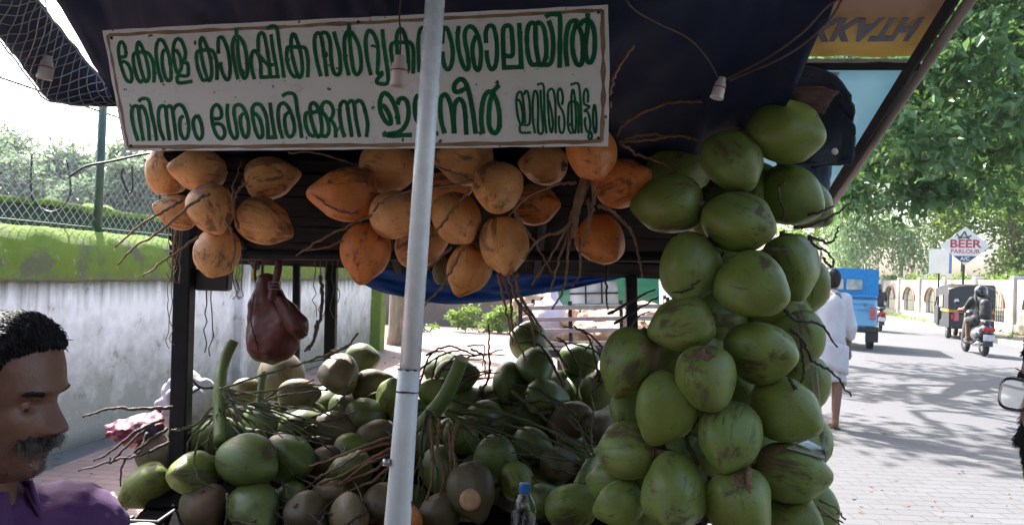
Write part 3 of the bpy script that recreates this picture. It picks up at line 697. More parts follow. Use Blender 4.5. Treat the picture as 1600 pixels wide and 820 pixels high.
# chain link fence
cf = thing('chain_link_fence', 'green chain link fence standing on the mossy wall', 'fence', (0, 0, 0))
for Y in (2.9, 6.63, 10.3, 14.0):
    mb = MB(); p = wl(Y) - LN * .14; mb.tube([p + Vector((0, 0, 1.6)), p + Vector((0, 0, 2.9))], .034, 10); mb.build('post', M['fencegreen'], cf, True)
mb = MB(); Yf0, Yf1, zf0, zf1 = 1.2, 14.2, 1.70, 2.8; st = .088; H = zf1 - zf0
for sgn in (1, -1):
    s0 = Yf0 - H
    while s0 < Yf1 + H:
        pts = []
        for k in range(2):
            z = zf0 + H * k; Y = s0 + sgn * H * (k - (0 if sgn > 0 else 0)) + (0 if sgn > 0 else H)
            pts.append((Y, z))
        (ya, za), (yb, zb) = pts
        def clipY(y, y0_, z0_, y1_, z1_): return z0_ + (z1_ - z0_) * (y - y0_) / (y1_ - y0_)
        if ya < Yf0: za = clipY(Yf0, ya, za, yb, zb) if yb > Yf0 else None; ya = Yf0
        if za is not None and yb < Yf0: zb = clipY(Yf0, ya, za, yb, zb) if ya > Yf0 else None; yb = Yf0
        if za is not None and zb is not None and max(ya, yb) <= Yf1 + H and zf0 <= min(za, zb) and max(za, zb) <= zf1 + 1e-6:
            q = [wl(y) - LN * (.15 + .006 * sgn) + Vector((0, 0, z)) for y, z in ((ya, za), (yb, zb))]
            mb.tube(q, .0026, 3, False)
        s0 += st * 1.0
mb.build('wire_mesh', M['galv'], cf)
mb = MB()
for z in (1.78, 2.78): mb.tube([wl(Yf0) - LN * .15 + Vector((0, 0, z)), wl(Yf1) - LN * .15 + Vector((0, 0, z))], .008, 5)
mb.build('rail_wire', M['fencegreen'], cf)
# loose wires looped on the fence
for k, (pl, lab) in enumerate([([(50, 240), (48, 290), (52, 312), (72, 330), (92, 328), (106, 312), (110, 290), (104, 250)], 'loop of black wire hooked on the chain link fence'),
                  ([(110, 275), (135, 260), (175, 252), (215, 243), (245, 238)], 'straight loose wire running up from the fence to the signboard'),
                  ([(193, 262), (190, 275), (200, 300), (207, 295), (206, 258)], 'short crooked wire hooked on the fence right of the post'), ([(226, 248), (236, 265), (248, 280), (250, 320)], 'bent wire hanging down the fence beside the orange coconuts')]):
    mb = MB(); mb.tube(crom([at(x, y, 6.3 if k != 1 else 5.2) for x, y in pl], 5), .009, 5); tag(mb.build('loose_wire', M['blackwire'], None, True), lab, 'wire', 'loose wires on the fence')
# ================================================================== behind the stall
lm = MB()
for _ in range(110):
    px, py = rt.uniform(1290, 1600), rt.uniform(560, 830); p = ground(px, py, .010); leaves(lm, [p], .045, 0, rt, .5) if rt.random() < .5 else leaves(lm, [p + Vector((rt.gauss(0, 1), rt.gauss(0, 2), 0))], .05, 0, rt, .5)
for _ in range(90):
    p = wl(rt.uniform(3, 14)) + LN * abs(rt.gauss(.15, .5)) + Vector((0, 0, .012)); leaves(lm, [p], .07, 0, rt, .5)
for i in range(len(lm.v)): lm.v[i] = (lm.v[i][0], lm.v[i][1], .006 + abs(lm.v[i][2] - .01) * .25)
tag(lm.build('leaf_litter', pmat('dry_leaves', (0.16, 0.10, 0.05), (0.09, 0.06, 0.035), 3, .8, 0)), kind='stuff')
mb = MB(); mb.slab(lambda u, v: Vector((-9 + 11.2 * u, 22.2 + .012 * nz(u * 30, v * 3), -.05 + v * .95 + .02 * nz(u * 20, 5) * v)), 40, 5, .22)
tag(mb.build('concrete_wall', M['concrete']), 'low grey brown concrete wall across the end of the pavement', 'wall')
pt = thing('palm_trunk', 'thick pale fibrous palm trunk beside the end of the white wall', 'palm', (-2.28, 15.9, 0)); mb = MB()
pts = [(-2.28, 15.9, 0), (-2.30, 15.9, 1.2), (-2.26, 15.92, 2.6), (-2.2, 15.95, 4.6)]; mb.tube(crom(pts, 6), [.24, .22, .2, .19, .185] + [.18] * 14, 14); mb.build('trunk', M['palmbark'], pt, True)
fm = MB()
for k in range(14):
    a = k * 2.4; ln = 1.9; tip = Vector((math.cos(a) * ln, math.sin(a) * ln, R.uniform(-.4, .9))); o0 = Vector((-2.2, 15.95, 4.6)); rib = crom([o0, o0 + tip * .5 + Vector((0, 0, .5)), o0 + tip], 8)
    for i in range(2, len(rib)):
        tdir = (rib[i] - rib[i - 1]).normalized(); sd = tdir.cross(Vector((0, 0, 1))).normalized()
        for s_ in (1, -1):
            p = rib[i]; e = p + sd * s_ * .45 + tdir * .25 - Vector((0, 0, .18)); fm.add([p, p + tdir * .05, e], [(0, 1, 2)])
fm.build('fronds', M['leaf_far'], pt)
def bush(label, px, py, d, w_, h_, n, size, group, rng):
    c = at(px, py, d); t = thing('bush', label, 'bush', (c.x, c.y, 0), 0, group); cm = MB(); sm = MB()
    for k in range(9):
        q = Vector((c.x + rng.uniform(-.5, .5) * w_, c.y + rng.uniform(-.3, .3), max(.12, c.z + rng.uniform(-.4, .4) * h_))); leaves(cm, clump_pts(q, (.26 * w_, .25, .3 * h_), n // 9, rng, .2, 5), size, .1, rng, .45)
        sm.tube([(c.x + rng.uniform(-.1, .1), c.y, 0), tuple(q)], .008, 4)
    sm.build('stem', M['bark'], t); cm.build('foliage', M['leaf_bush'], t)
bush('sunlit bright green bush in front of the low concrete wall', 752, 500, 20, 1.3, .62, 1500, .13, 'bushes by the pavement', rt)
bush('small weedy plant at the foot of the palm trunk', 668, 512, 19.5, .5, .2, 250, .09, 'bushes by the pavement', rt)
me = sdf_mesh('dry_brush', [('e', tuple(at(852, 478, 21)), (1.0, .6, .42)), ('e', tuple(at(880, 488, 21)), (.7, .5, .5))], .1, .1, lambda c: .14 * nz(c.x, c.y, c.z, 6))
tag(link('brush_pile', me, M['husk']), 'heap of dry brown fronds beyond the green truck', 'brush pile')
# ================================================================== arched wall across the road
aw = thing('arched_wall', 'long pale plastered wall with arched grille openings across the road', 'wall', W0)
WM = lambda s, n_, z: W0 + WD * s + WN * n_ + Vector((0, 0, z))
sp_ = 3.5; hw = .95; zs, zt, zb = .95, 1.35, .42; ztop = 1.95
mb = MB(); S0, S1 = -9.0, 34.0; k = 0; s = S0; ctrs = []
def quadwall(sa, sb, za, zb_):
    p = [WM(sa, .1, za), WM(sb, .1, za), WM(sb, .1, zb_), WM(sa, .1, zb_)]; q = [WM(sa, -.1, za), WM(sb, -.1, za), WM(sb, -.1, zb_), WM(sa, -.1, zb_)]
    mb.add(p + q, [(0, 1, 2, 3), (7, 6, 5, 4), (0, 4, 5, 1), (1, 5, 6, 2), (2, 6, 7, 3), (3, 7, 4, 0)])
NA = 12
while s < S1:
    c = s + sp_ / 2; ctrs.append(c)
    quadwall(s, c - hw, zb, ztop); quadwall(c + hw, s + sp_, zb, ztop)
    xs = [c - hw + 2 * hw * i / NA for i in range(NA + 1)]
    for i in range(NA):
        z0 = zs + (1.62 - zs) * math.sqrt(max(0, 1 - ((xs[i] - c) / hw) ** 2)); z1 = zs + (1.62 - zs) * math.sqrt(max(0, 1 - ((xs[i + 1] - c) / hw) ** 2))
        fr = [WM(xs[i], .1, z0), WM(xs[i + 1], .1, z1), WM(xs[i + 1], .1, ztop), WM(xs[i], .1, ztop)]; bk = [WM(xs[i], -.1, z0), WM(xs[i + 1], -.1, z1), WM(xs[i + 1], -.1, ztop), WM(xs[i], -.1, ztop)]
        mb.add(fr + bk, [(0, 1, 2, 3), (7, 6, 5, 4), (0, 4, 5, 1), (2, 6, 7, 3)])
    s += sp_
mb.build('plaster_face', pmat('weathered_cream_plaster', (0.62, 0.58, 0.52), (0.40, 0.37, 0.32), 1.1, .9, .3, 20, .01), aw)
mb = MB(); mb.bbox(WM((S0 + S1) / 2, .0, .26), (S1 - S0, .34, .34), .03, Matrix.Rotation(math.atan2(WD.y, WD.x), 3, 'Z')); mb.build('plinth', pmat('dirty_plinth', (0.36, 0.32, 0.26), (0.22, 0.2, 0.15), 1.2, .9, .4, 20, .01), aw)
for c in ctrs:
    mb = MB()
    for i in range(1, 10):
        x = c - hw + 2 * hw * i / 10; z1 = zs + (1.62 - zs) * math.sqrt(1 - ((x - c) / hw) ** 2); mb.tube([WM(x, 0, zb), WM(x, 0, z1)], .014, 5)
    mb.tube([WM(c - hw, 0, zs), WM(c + hw, 0, zs)], .014, 5); mb.build('grille', M['darkmetal'], aw)
    mb = MB(); arc = [WM(c + hw * 1.02 * math.cos(math.pi * i / 14), .13, zs + .69 * math.sin(math.pi * i / 14)) for i in range(15)]; mb.tube(arc, .055, 6); mb.build('arch_moulding', pmat('brown_arch', (0.28, 0.15, 0.10), None, 6, .8) if c == ctrs[0] else bpy.data.materials['brown_arch'], aw)
for s in [S0 + sp_ * i for i in range(int((S1 - S0) / sp_) + 1)]:
    mb = MB(); mb.bbox(WM(s, .03, 1.06), (.30, .34, 2.02), .02, Matrix.Rotation(math.atan2(WD.y, WD.x), 3, 'Z')); mb.build('pillar', bpy.data.materials['weathered_cream_plaster'], aw)
# hedge along the wall top and weeds at its foot
hm = MB()
for _ in range(330):
    s = rt.uniform(S0, S1); leaves(hm, clump_pts(WM(s, -.3 + rt.gauss(0, .1), 1.98 + rt.gauss(0, .07)), .22, 14, rt, .2, 7), .16, .1, rt)
for _ in range(1):
    pass
tag(hm.build('hedge', M['leaf_bush']), 'bright trimmed hedge spilling over the top of the arched wall', 'hedge')
wm_ = MB()
for _ in range(150):
    s = rt.uniform(S0, 18); leaves(wm_, clump_pts(WM(s, .5 + abs(rt.gauss(0, .35)), .16), .14, 8, rt, .2, 4), .11, -.2, rt)
tag(wm_.build('weeds', M['leaf_bush'], None), kind='stuff')
# ================================================================== dark building added unseen behind the viewer to block light
sbd = thing('light_block_building', 'added two storey building, unseen behind the viewer, blocking light from the stall', 'building', (0, -6, 0)); mb = MB(); mb.bbox((-3, -8.5, 3.6), (30, 5, 7.2), .05); mb.build('wall', pmat('light_block_wall', (0.06, 0.05, 0.042), (0.04, 0.035, 0.03), 1, .9, .3, 20, .01), sbd)
mb = MB(); mb.bbox((-3, -8.4, 7.35), (30.8, 5.9, .28), .04); mb.build('roof', M['concrete'], sbd)
for k in range(7):
    mb = MB(); mb.bbox((-15 + k * 4, -5.98, 1.4), (3.2, .12, 2.8), .02); mb.build('shutter', M['darkwood'], sbd)
    mb = MB(); mb.bbox((-15 + k * 4, -5.98, 5.0), (1.6, .12, 1.4), .02); mb.build('window', M['pane'], sbd)
mb = MB(); mb.slab(lambda u, v: Vector((-17 + 28 * u, -6.0 + 2.2 * v, 3.3 - .5 * v)), 3, 3, .04); mb.build('awning', M['darkwood'], sbd)
# ================================================================== beer parlour sign, notice board
sc = at(1508, 384, 31); sg = thing('parlour_sign', 'white diamond sign reading beer parlour on a pole above the hedge', 'sign', (sc.x, sc.y, 0))
rx = _r * 1.0; ry = Vector((0, 0, 1)); yaw = Vector((math.cos(-.45), math.sin(-.45), 0))
FM = frame(sc, yaw, ry); k = 31 / F
mb = MB(); dm = [(-34 * k, 0), (0, -30 * k), (34 * k, 0), (0, 30 * k)]; mb.prism(dm, .06, FM); mb.build('panel', M['signwhite'], sg)
mb = MB(); mb.prism([(-16 * k, -16 * k), (-5.2 * k, -25.4 * k), (5.2 * k, -25.4 * k), (16 * k, -16 * k)], .012, FM @ Matrix.Translation((0, 0, .04))); mb.build('band', M['signblue'], sg)
link('lettering', text_me('BEER', 17.5 * k, FM @ Matrix.Translation((0, 2.5 * k, .035)), .004, .0016 * 8, 1.12), M['signred'], sg)
link('lettering', text_me('PARLOUR', 9 * k, FM @ Matrix.Translation((0, -9 * k, .035)), .004, .004, 1.0), M['signred'], sg)
link('lettering', text_me('A/C', 7.5 * k, FM @ Matrix.Translation((0, -20.5 * k, .05)), .004, .004, 1.0), M['signwhite'], sg)
mb = MB()
for pl in ([(-16, 14), (-12, 18), (-8, 13), (-4, 17), (-1, 22), (1, 16), (4, 14), (8, 16)], [(-10, 11), (-2, 13), (6, 11)]):
    mb.tube(crom([FM @ Vector((x * k, y * k, .034)) for x, y in pl], 4), 1.1 * k, 5)
mb.build('logo_mark', M['asph_dark'], sg)
mb = MB(); mb.tube([(sc.x, sc.y + .08, 0), (sc.x, sc.y + .08, sc.z - .5)], .045, 8); mb.build('pole', M['darkmetal'], sg)
nb = at(1469, 408, 33); t = thing('notice_board', 'plain white notice board with a blue edge left of the beer parlour sign', 'sign', (nb.x, nb.y, 0)); k = 33 / F
FM2 = frame(nb, yaw, ry); mb = MB(); mb.prism([(-15 * k, -19 * k), (12 * k, -19 * k), (12 * k, 19 * k), (-15 * k, 19 * k)], .08, FM2); mb.build('panel', M['signwhite'], t)
mb = MB(); mb.prism([(12.1 * k, -19 * k), (16 * k, -19 * k), (16 * k, 19 * k), (12.1 * k, 19 * k)], .08, FM2); mb.build('edge', pmat('blue_edge', (0.10, 0.24, 0.45), None, 5, .5), t)
mb = MB(); mb.tube([(nb.x, nb.y + .08, 0), (nb.x, nb.y + .08, nb.z - .4)], .04, 8); mb.build('pole', M['darkmetal'], t)
# ================================================================== vehicles
def wheel(parent, c, r, w_, rim=True):
    Mx = Matrix.Rotation(math.pi / 2, 3, 'Y'); mb = MB(); mb.lathe(c, [(r * .55, -w_ / 2), (r * .93, -w_ / 2), (r, -w_ * .3), (r, w_ * .3), (r * .93, w_ / 2), (r * .55, w_ / 2)], 22, Mx)
    t = mb.build('wheel', M['rubber'], parent, True, shift=False)
    mb = MB(); mb.lathe(c, [(r * .15, -w_ * .56), (r * .5, -w_ * .5), (r * .56, -w_ * .42), (r * .56, w_ * .42), (r * .5, w_ * .5), (r * .15, w_ * .56)], 16, Mx); mb.build('rim', M['chrome'], t, True, shift=False)
    return t
def shell(mb, prof, x0, x1, rnd=0.0):
    """side outline (y,z) carried across from x0 to x1"""
    n = len(prof); vs = [(x0, y, z) for y, z in prof] + [(x1, y, z) for y, z in prof]
    mb.add(vs, [tuple(reversed(range(n))), tuple(range(n, 2 * n))] + [(i, (i + 1) % n, n + (i + 1) % n, n + i) for i in range(n)])
# blue three-wheeler seen from behind
g = ground(1326, 546); bt = thing('three_wheeler', 'blue three-wheeled carrier driving away beside the walking man in white', 'three-wheeler', (g.x, g.y + .3, 0), -math.radians(21))
mb = MB(); mb.bbox((0, 1.2, .86), (1.34, 2.3, .72), .06); mb.build('body', M['lightblue'], bt, shift=False)
mb = MB()
def can(u, v):
    a = math.pi * u; y = .06 + 2.3 * v; x = -.68 * math.cos(a) if abs(math.cos(a)) < .0 else -.68 * max(-1, min(1, 1.35 * math.cos(a))); z = 1.23 + .64 * min(1, math.sin(a) * 1.7) + .03 * math.sin(a)
    return (x, y, z)
mb.grid(can, 25, 6); mb.add([can(i / 24, 0) for i in range(25)], [tuple(range(25))]); mb.add([can(i / 24, 1) for i in range(25)], [tuple(reversed(range(25)))]); mb.build('canopy', M['bluepaint'], bt, shift=False)
for x in (-.19, .19):
    mb = MB(); mb.bbox((x, .03, 1.52), (.32, .05, .26), .02); mb.build('rear_window', M['pane'], bt, shift=False)
mb = MB(); mb.bbox((0, .03, 1.25), (1.30, .06, .07), .02); mb.build('trim_strip', M['bluepaint'], bt, shift=False)
for x in (-.58, .58):
    mb = MB(); mb.bbox((x, .03, .86), (.13, .06, .30), .02); mb.build('tail_light', M['pinklens'], bt, shift=False)
    mb = MB(); mb.bbox((x * .98, .06, .36), (.26, .03, .36), .01); mb.build('mud_flap', M['asph_dark'], bt, shift=False)
    wheel(bt, (x * .95, .42, .25), .25, .15)
wheel(bt, (0, 2.45, .25), .25, .13)
mb = MB(); mb.bbox((0, .0, .46), (1.3, .1, .12), .03); mb.build('bumper', M['asph_dark'], bt, shift=False)
mb = MB(); mb.bbox((0, .03, .68), (.34, .03, .12), .01); mb.build('number_plate', M['plate'], bt, shift=False)
mb = MB(); mb.box((0, .04, .93), (1.2, .02, .015)); mb.box((0, .035, 1.06), (1.2, .02, .015)); mb.build('panel_crease', M['bluepaint'], bt, shift=False)
for x in (-.4, .4):
    mb = MB(); mb.tube([(x, .035, 1.1), (x, .02, 1.0)], .015, 6); mb.build('tailgate_hook', M['chrome'], bt, shift=False)
bt.scale = (1.10, 1.0, 1.03)
# black auto-rickshaw
g = ground(1517, 531); ar = thing('auto_rickshaw', 'black auto-rickshaw with a yellow band across the road', 'auto-rickshaw', (g.x, g.y, 0), -math.radians(19))
mb = MB(); prof = [(0, .36), (1.7, .30), (2.2, .38), (2.5, .62), (2.45, .95), (2.1, .92), (1.55, .55), (1.2, .55), (1.1, .80), (.1, .84), (0, .78)]; shell(mb, prof, -.62, .62); mb.build('body', M['blackpaint'], ar, shift=False)
mb = MB(); mb.bbox((0, .58, .875), (1.30, 1.22, .10), .02); mb.build('band', M['yellowpaint'], ar, shift=False)
mb = MB()
def acan(u, v):
    a = math.pi * u; cx = max(-1, min(1, 1.3 * math.cos(a))); y = -.02 + 2.1 * v; return (-.64 * cx, y + .10 * math.sin(a) * (1 - v) , 1.38 + .32 * min(1, 1.5 * math.sin(a)) + .02 * math.sin(a) - .12 * v * v)
mb.grid(acan, 21, 8)
mb.slab(lambda u, v: Vector((-.63 + 1.26 * u, .0 + .06 * (v - .5), .92 + .62 * v + .14 * v * math.sin(math.pi * u))), 14, 6, .03)
for s_ in (-1, 1): mb.slab(lambda u, v: Vector((s_ * .635, .0 + .72 * u, .92 + .5 * v)), 3, 3, .02)
mb.build('canopy', M['blackpaint'], ar, shift=False)
for s_ in (-1, 1):
    mb = MB(); mb.tube([(s_ * .62, .95, .80), (s_ * .62, .98, 1.4)], .02, 6); mb.build('door_post', M['darkmetal'], ar, shift=False)
    mb = MB(); mb.tube([(s_ * .6, 2.42, .93), (s_ * .58, 2.05, 1.5)], .022, 6); mb.build('windscreen_post', M['darkmetal'], ar, shift=False)
    mb = MB(); mb.bbox((s_ * .64, 1.85, .68), (.04, .62, .62), .02); mb.build('half_door', M['blackpaint'], ar, shift=False)
    wheel(ar, (s_ * .55, .42, .21), .21, .12)
    mb = MB(); mb.bbox((s_ * .5, -.035, .70), (.12, .04, .18), .015); mb.build('tail_light', M['redlens'], ar, shift=False)
    mb = MB(); mb.prism([(-.07, -.04), (.02, -.06), (.08, 0), (.04, .07), (-.05, .05)], .006, frame((s_ * .43, -.055, 1.19), (1, 0, 0), (0, 0, 1))); mb.build('sticker', M['plate'], ar, shift=False)
wheel(ar, (0, 2.25, .21), .21, .11)
mb = MB(); mb.bbox((0, .75, .72), (1.1, .45, .22), .05); mb.build('rear_seat', M['asph_dark'], ar, shift=False)
mb = MB(); mb.bbox((0, -.05, .50), (.36, .02, .13), .005); mb.build('number_plate', M['yellowpaint'], ar, shift=False)
mb = MB(); mb.bbox((0, -.06, .36), (1.15, .06, .07), .02); mb.build('bumper', M['darkmetal'], ar, shift=False)
mb = MB(); mb.bbox((-.42, -.03, .70), (.14, .03, .26), .01); mb.box((-.45, -.05, .70), (.02, .012, .24)); mb.build('red_white_marker', M['pinklens'], ar, shift=False)
# scooter and rider
def make_scooter(loc, rz, label, paint):
    sc_ = thing('scooter', label, 'scooter', loc, rz)
    wheel(sc_, (0, .0, .22), .22, .10); wheel(sc_, (0, 1.23, .22), .22, .09)
    me = sdf_mesh('body', [('c', (0, -.10, .62), (0, .38, .56), .13, .15), ('c', (0, -.16, .60), (0, .1, .58), .10, .15), ('e', (-.14, .12, .48), (.08, .30, .14)), ('e', (.14, .12, .48), (.08, .30, .14))], .025, .05); link('body', me, paint, sc_, False)
    me = sdf_mesh('seat', [('c', (0, -.12, .77), (0, .45, .73), .085, .10)], .025, .03); link('seat', me, M['asph_dark'], sc_, False)
    mb = MB(); mb.bbox((0, .70, .27), (.30, .55, .06), .02); mb.build('footboard', M['asph_dark'], sc_, shift=False)
    me = sdf_mesh('apron', [('c', (0, 1.02, .35), (0, .92, .92), .17, .14)], .025, .03); link('apron', me, paint, sc_, False)
    mb = MB(); mb.tube([(-.32, .86, 1.02), (0, .92, .98), (.32, .86, 1.02)], .022, 8); mb.build('handlebar', M['asph_dark'], sc_, True, False)
    mb = MB(); mb.tube([(0, 1.23, .22), (0, .95, .85)], .03, 8); mb.build('fork', M['chrome'], sc_, True, False)
    mb = MB(); mb.bbox((0, -.29, .63), (.26, .07, .10), .025); mb.build('tail_light', M['redlens'], sc_, shift=False)
    mb = MB(); mb.bbox((0, -.30, .44), (.24, .02, .14), .01); mb.build('number_plate', M['plate'], sc_, shift=False)
    mb = MB(); mb.slab(lambda u, v: Vector((-.09 + .18 * u, -.24 - .05 * v, .50 - .26 * v)), 3, 4, .02); mb.build('mudguard', M['asph_dark'], sc_, shift=False)
    mb = MB(); mb.tube([(-.16, .2, .25), (-.17, -.25, .30)], [.04, .06], 8); mb.build('exhaust', M['chrome'], sc_, True, False)
    mb = MB(); mb.tube([(-.13, -.02, .84), (-.11, -.26, .84), (.11, -.26, .84), (.13, -.02, .84)], .015, 6); mb.build('grab_rail', M['chrome'], sc_, True, False)
    for s_ in (-1, 1):
        mb = MB(); mb.tube([(s_ * .22, .9, 1.0), (s_ * .30, .88, 1.16)], .008, 5); mb.bbox((s_ * .31, .87, 1.2), (.12, .03, .08), .012); mb.build('mirror', M['asph_dark'], sc_, shift=False)
    return sc_
def make_rider(loc, rz, label):
    pr = thing('person', label, 'person', loc, rz)
    prims = [('c', (0, .18, .86), (0, .24, 1.22), .15, .16), ('c', (0, .24, 1.25), (0, .26, 1.40), .14, .07), ('e', (0, .28, 1.50), (.09, .11, .12))]
    for s_ in (-1, 1):
        prims += [('c', (s_ * .10, .22, .84), (s_ * .16, .62, .80), .10, .07), ('c', (s_ * .16, .62, .80), (s_ * .17, .58, .38), .065, .045), ('c', (s_ * .17, .56, .35), (s_ * .18, .74, .33), .04, .032),
                  ('c', (s_ * .19, .25, 1.30), (s_ * .28, .42, 1.08), .06, .048), ('c', (s_ * .28, .42, 1.08), (s_ * .28, .80, 1.05), .045, .034), ('e', (s_ * .28, .85, 1.05), (.03, .05, .035))]
    link('body', sdf_mesh('body', prims, .022, .05), M['skin2'], pr, False)
    sh = [('c', (0, .18, .84), (0, .24, 1.22), .175, .185), ('c', (0, .24, 1.25), (0, .26, 1.34), .165, .08)]
    for s_ in (-1, 1): sh += [('c', (s_ * .19, .25, 1.30), (s_ * .25, .37, 1.14), .078, .068)]
    link('shirt', sdf_mesh('shirt', sh, .022, .05, lambda c: .008 * nz(c.x, c.y, c.z, 16)), M['blackcloth'], pr, False)
    st = []
    for s_ in (-1, 1): st += [('c', (s_ * .10, .20, .85), (s_ * .15, .50, .81), .125, .10)]
    link('shorts', sdf_mesh('shorts', st, .022, .05), M['blackcloth'], pr, False)
    hm_ = sdf_mesh('helmet', [('e', (0, .27, 1.53), (.135, .155, .135)), ('e', (0, .25, 1.46), (.13, .14, .11))], .02, .04); link('helmet', hm_, pmat('helmet_black', (0.01, 0.01, 0.012), None, 9, .15, 0, coat=.8) if 'helmet_black' not in bpy.data.materials else bpy.data.materials['helmet_black'], pr, False)
    mb = MB(); mb.slab(lambda u, v: Vector((-.12 + .24 * u, .27 + .15 * math.sin(math.pi * (.15 + .7 * u)), 1.46 + .10 * v)), 10, 4, .01); mb.build('visor', M['asph_dark'], pr, shift=False)
    return pr
g = ground(1537, 556); sloc = (g.x, g.y, 0); srz = -math.radians(13)
make_scooter(sloc, srz, 'dark scooter with a red tail light ridden behind the auto-rickshaw', pmat('dark_scooter_paint', (0.02, 0.03, 0.04), None, 6, .3, 0, coat=.6))
make_rider(sloc, srz, 'scooter rider in a black shirt and black helmet with bare legs')
bp_ = thing('backpack', 'black backpack on the scooter rider', 'bag', sloc, srz)
link('bag_body', sdf_mesh('bag_body', [('c', (0, -.06, .98), (0, -.03, 1.22), .13, .12)], .022, .03, lambda c: .008 * nz(c.x, c.y, c.z, 14)), pmat('charcoal_bag', (0.025, 0.025, 0.03), None, 9, .7), bp_, False)
mb = MB()
for s_ in (-1, 1): mb.tube(crom([(s_ * .10, .03, 1.02), (s_ * .17, .10, 1.28), (s_ * .13, .30, 1.42), (s_ * .14, .43, 1.2)], 4), .018, 5)
mb.build('strap', M['asph_dark'], bp_, shift=False)
# second rider half hidden by the blue carrier
g = ground(1374, 518); s2 = make_scooter((g.x, g.y, 0), srz, 'dark scooter half hidden beyond the blue three-wheeler', bpy.data.materials['dark_scooter_paint'])
make_rider((g.x, g.y, 0), srz, 'rider in dark clothes half hidden beyond the blue three-wheeler')
# small truck parked behind the stall
tk = thing('small_truck', 'small green truck with a grey slatted bed parked behind the coconut stall', 'truck', (.98, 8.35, 0), -math.radians(9)); tk.rotation_euler = (0, -math.radians(3.2), -math.radians(9))
mb = MB(); mb.bbox((0, 1.05, .70), (1.62, 2.1, .10), .02); mb.build('bed_floor', M['darkmetal'], tk, shift=False)
for z in (.80, .94, 1.065, 1.19):
    mb = MB(); mb.box((0, 0, z), (1.62, .03, .045)); mb.build('tailgate_rail', M['greyrail'], tk, shift=False)
    for s_ in (-1, 1):
        mb = MB(); mb.box((s_ * .81, 1.06, z), (.03, 2.06, .045)); mb.build('side_rail', M['greyrail'], tk, shift=False)
for x in (-.80, -.27, .27, .80):
    for y in ((-.03, 1.05, 2.0) if abs(x) > .5 else (-.03,)):
        mb = MB(); mb.box((x * 1.015, y + (.0 if abs(x) > .5 else .058), .96), (.04, .04, .60)); mb.build('stake', M['darkmetal'], tk, shift=False)
mb = MB(); mb.bbox((0, 2.95, .72), (1.5, 1.3, .70), .08)
mb.build('cab', M['greenpaint'], tk, shift=False)
mb = MB()
for (x0, x1, z0, z1) in ((-.75, -.46, 0, .5), (.2, .75, 0, .5), (-.46, .2, .38, .5), (-.46, .2, 0, .08)): mb.box(((x0 + x1) / 2, 2.28, 1.08 + (z0 + z1) / 2), (x1 - x0, .06, z1 - z0))
mb.bbox((0, 2.95, 1.62), (1.5, 1.4, .08), .03)
for s_ in (-1, 1):
    mb.tube([(s_ * .72, 3.55, 1.06), (s_ * .68, 3.3, 1.6)], .035, 6)
mb.build('cab_frame', M['greenpaint'], tk, shift=False)
mb = MB(); mb.box((-.13, 2.30, 1.31), (.66, .012, .32)); mb.build('rear_window', M['pane'], tk, shift=False)
for k in range(3):
    mb = MB(); mb.box((.475, 2.235, 1.15 + k * .14), (.44, .02, .03)); mb.build('panel_rib', M['greenpaint'], tk, shift=False)
mb = MB()
for x in (-.24, -.02): mb.tube([(x, 2.26, 1.16), (x, 2.26, 1.46)], .012, 5)
mb.tube([(-.46, 2.255, 1.30), (.2, 2.255, 1.30)], .012, 5); mb.build('window_grille', M['darkmetal'], tk, True, False)
for s_ in (-1, 1):
    wheel(tk, (s_ * .62, .55, .30), .30, .16); wheel(tk, (s_ * .62, 3.0, .30), .30, .16)
    mb = MB(); mb.bbox((s_ * .66, -.03, .58), (.16, .05, .10), .015); mb.build('tail_light', M['redlens'], tk, shift=False)
tk_m = Matrix.Translation(tk.location) @ tk.rotation_euler.to_matrix().to_4x4()
hp = [('e', (.30, 1.0, .86), (.55, .85, .26)), ('e', (.50, 1.3, 1.02), (.34, .55, .18)), ('e', (-.2, .7, .80), (.5, .5, .2))]
for _ in range(70):
    hp.append(('e', (.25 + R.uniform(-.6, .5), R.uniform(.12, 1.8), 1.0 + R.uniform(-.14, .12)), (R.uniform(.06, .11), R.uniform(.05, .09), R.uniform(.03, .06))))
me = sdf_mesh('husk_pile', hp, .03, .02, lambda c: .02 * nz(c.x, c.y, c.z, 18)); me.transform(tk_m)
tag(link('husk_pile', me, M['husk']), 'pile of dry pinkish coconut husks loaded in the truck bed', 'husk pile', kind='stuff')
me = sdf_mesh('sack', [('e', (-.56, .55, 1.02), (.22, .26, .26)), ('c', (-.56, .55, 1.12), (-.50, .55, 1.34), .14, .05)], .025, .05, lambda c: .02 * nz(c.x, c.y, c.z, 10)); me.transform(tk_m)
tag(link('sack', me, M['lilacsack']), 'pale lilac sack standing in the left corner of the truck bed', 'sack')

# ================================================================== hazy air over the street
def haze_mat():
    m = bpy.data.materials.new('haze_air'); m.use_nodes = True; N = m.node_tree.nodes; L = m.node_tree.links
    N.remove(N['Principled BSDF']); v = N.new('ShaderNodeVolumePrincipled'); v.inputs['Color'].default_value = (.86, .92, .97, 1); v.inputs['Density'].default_value = .0005; v.inputs['Anisotropy'].default_value = .3
    L.new(v.outputs[0], N['Material Output'].inputs['Volume']); return m
mb = MB(); mb.box((0, 60, 14.0), (260, 190, 30.2)); tag(mb.build('haze', haze_mat()), kind='stuff')
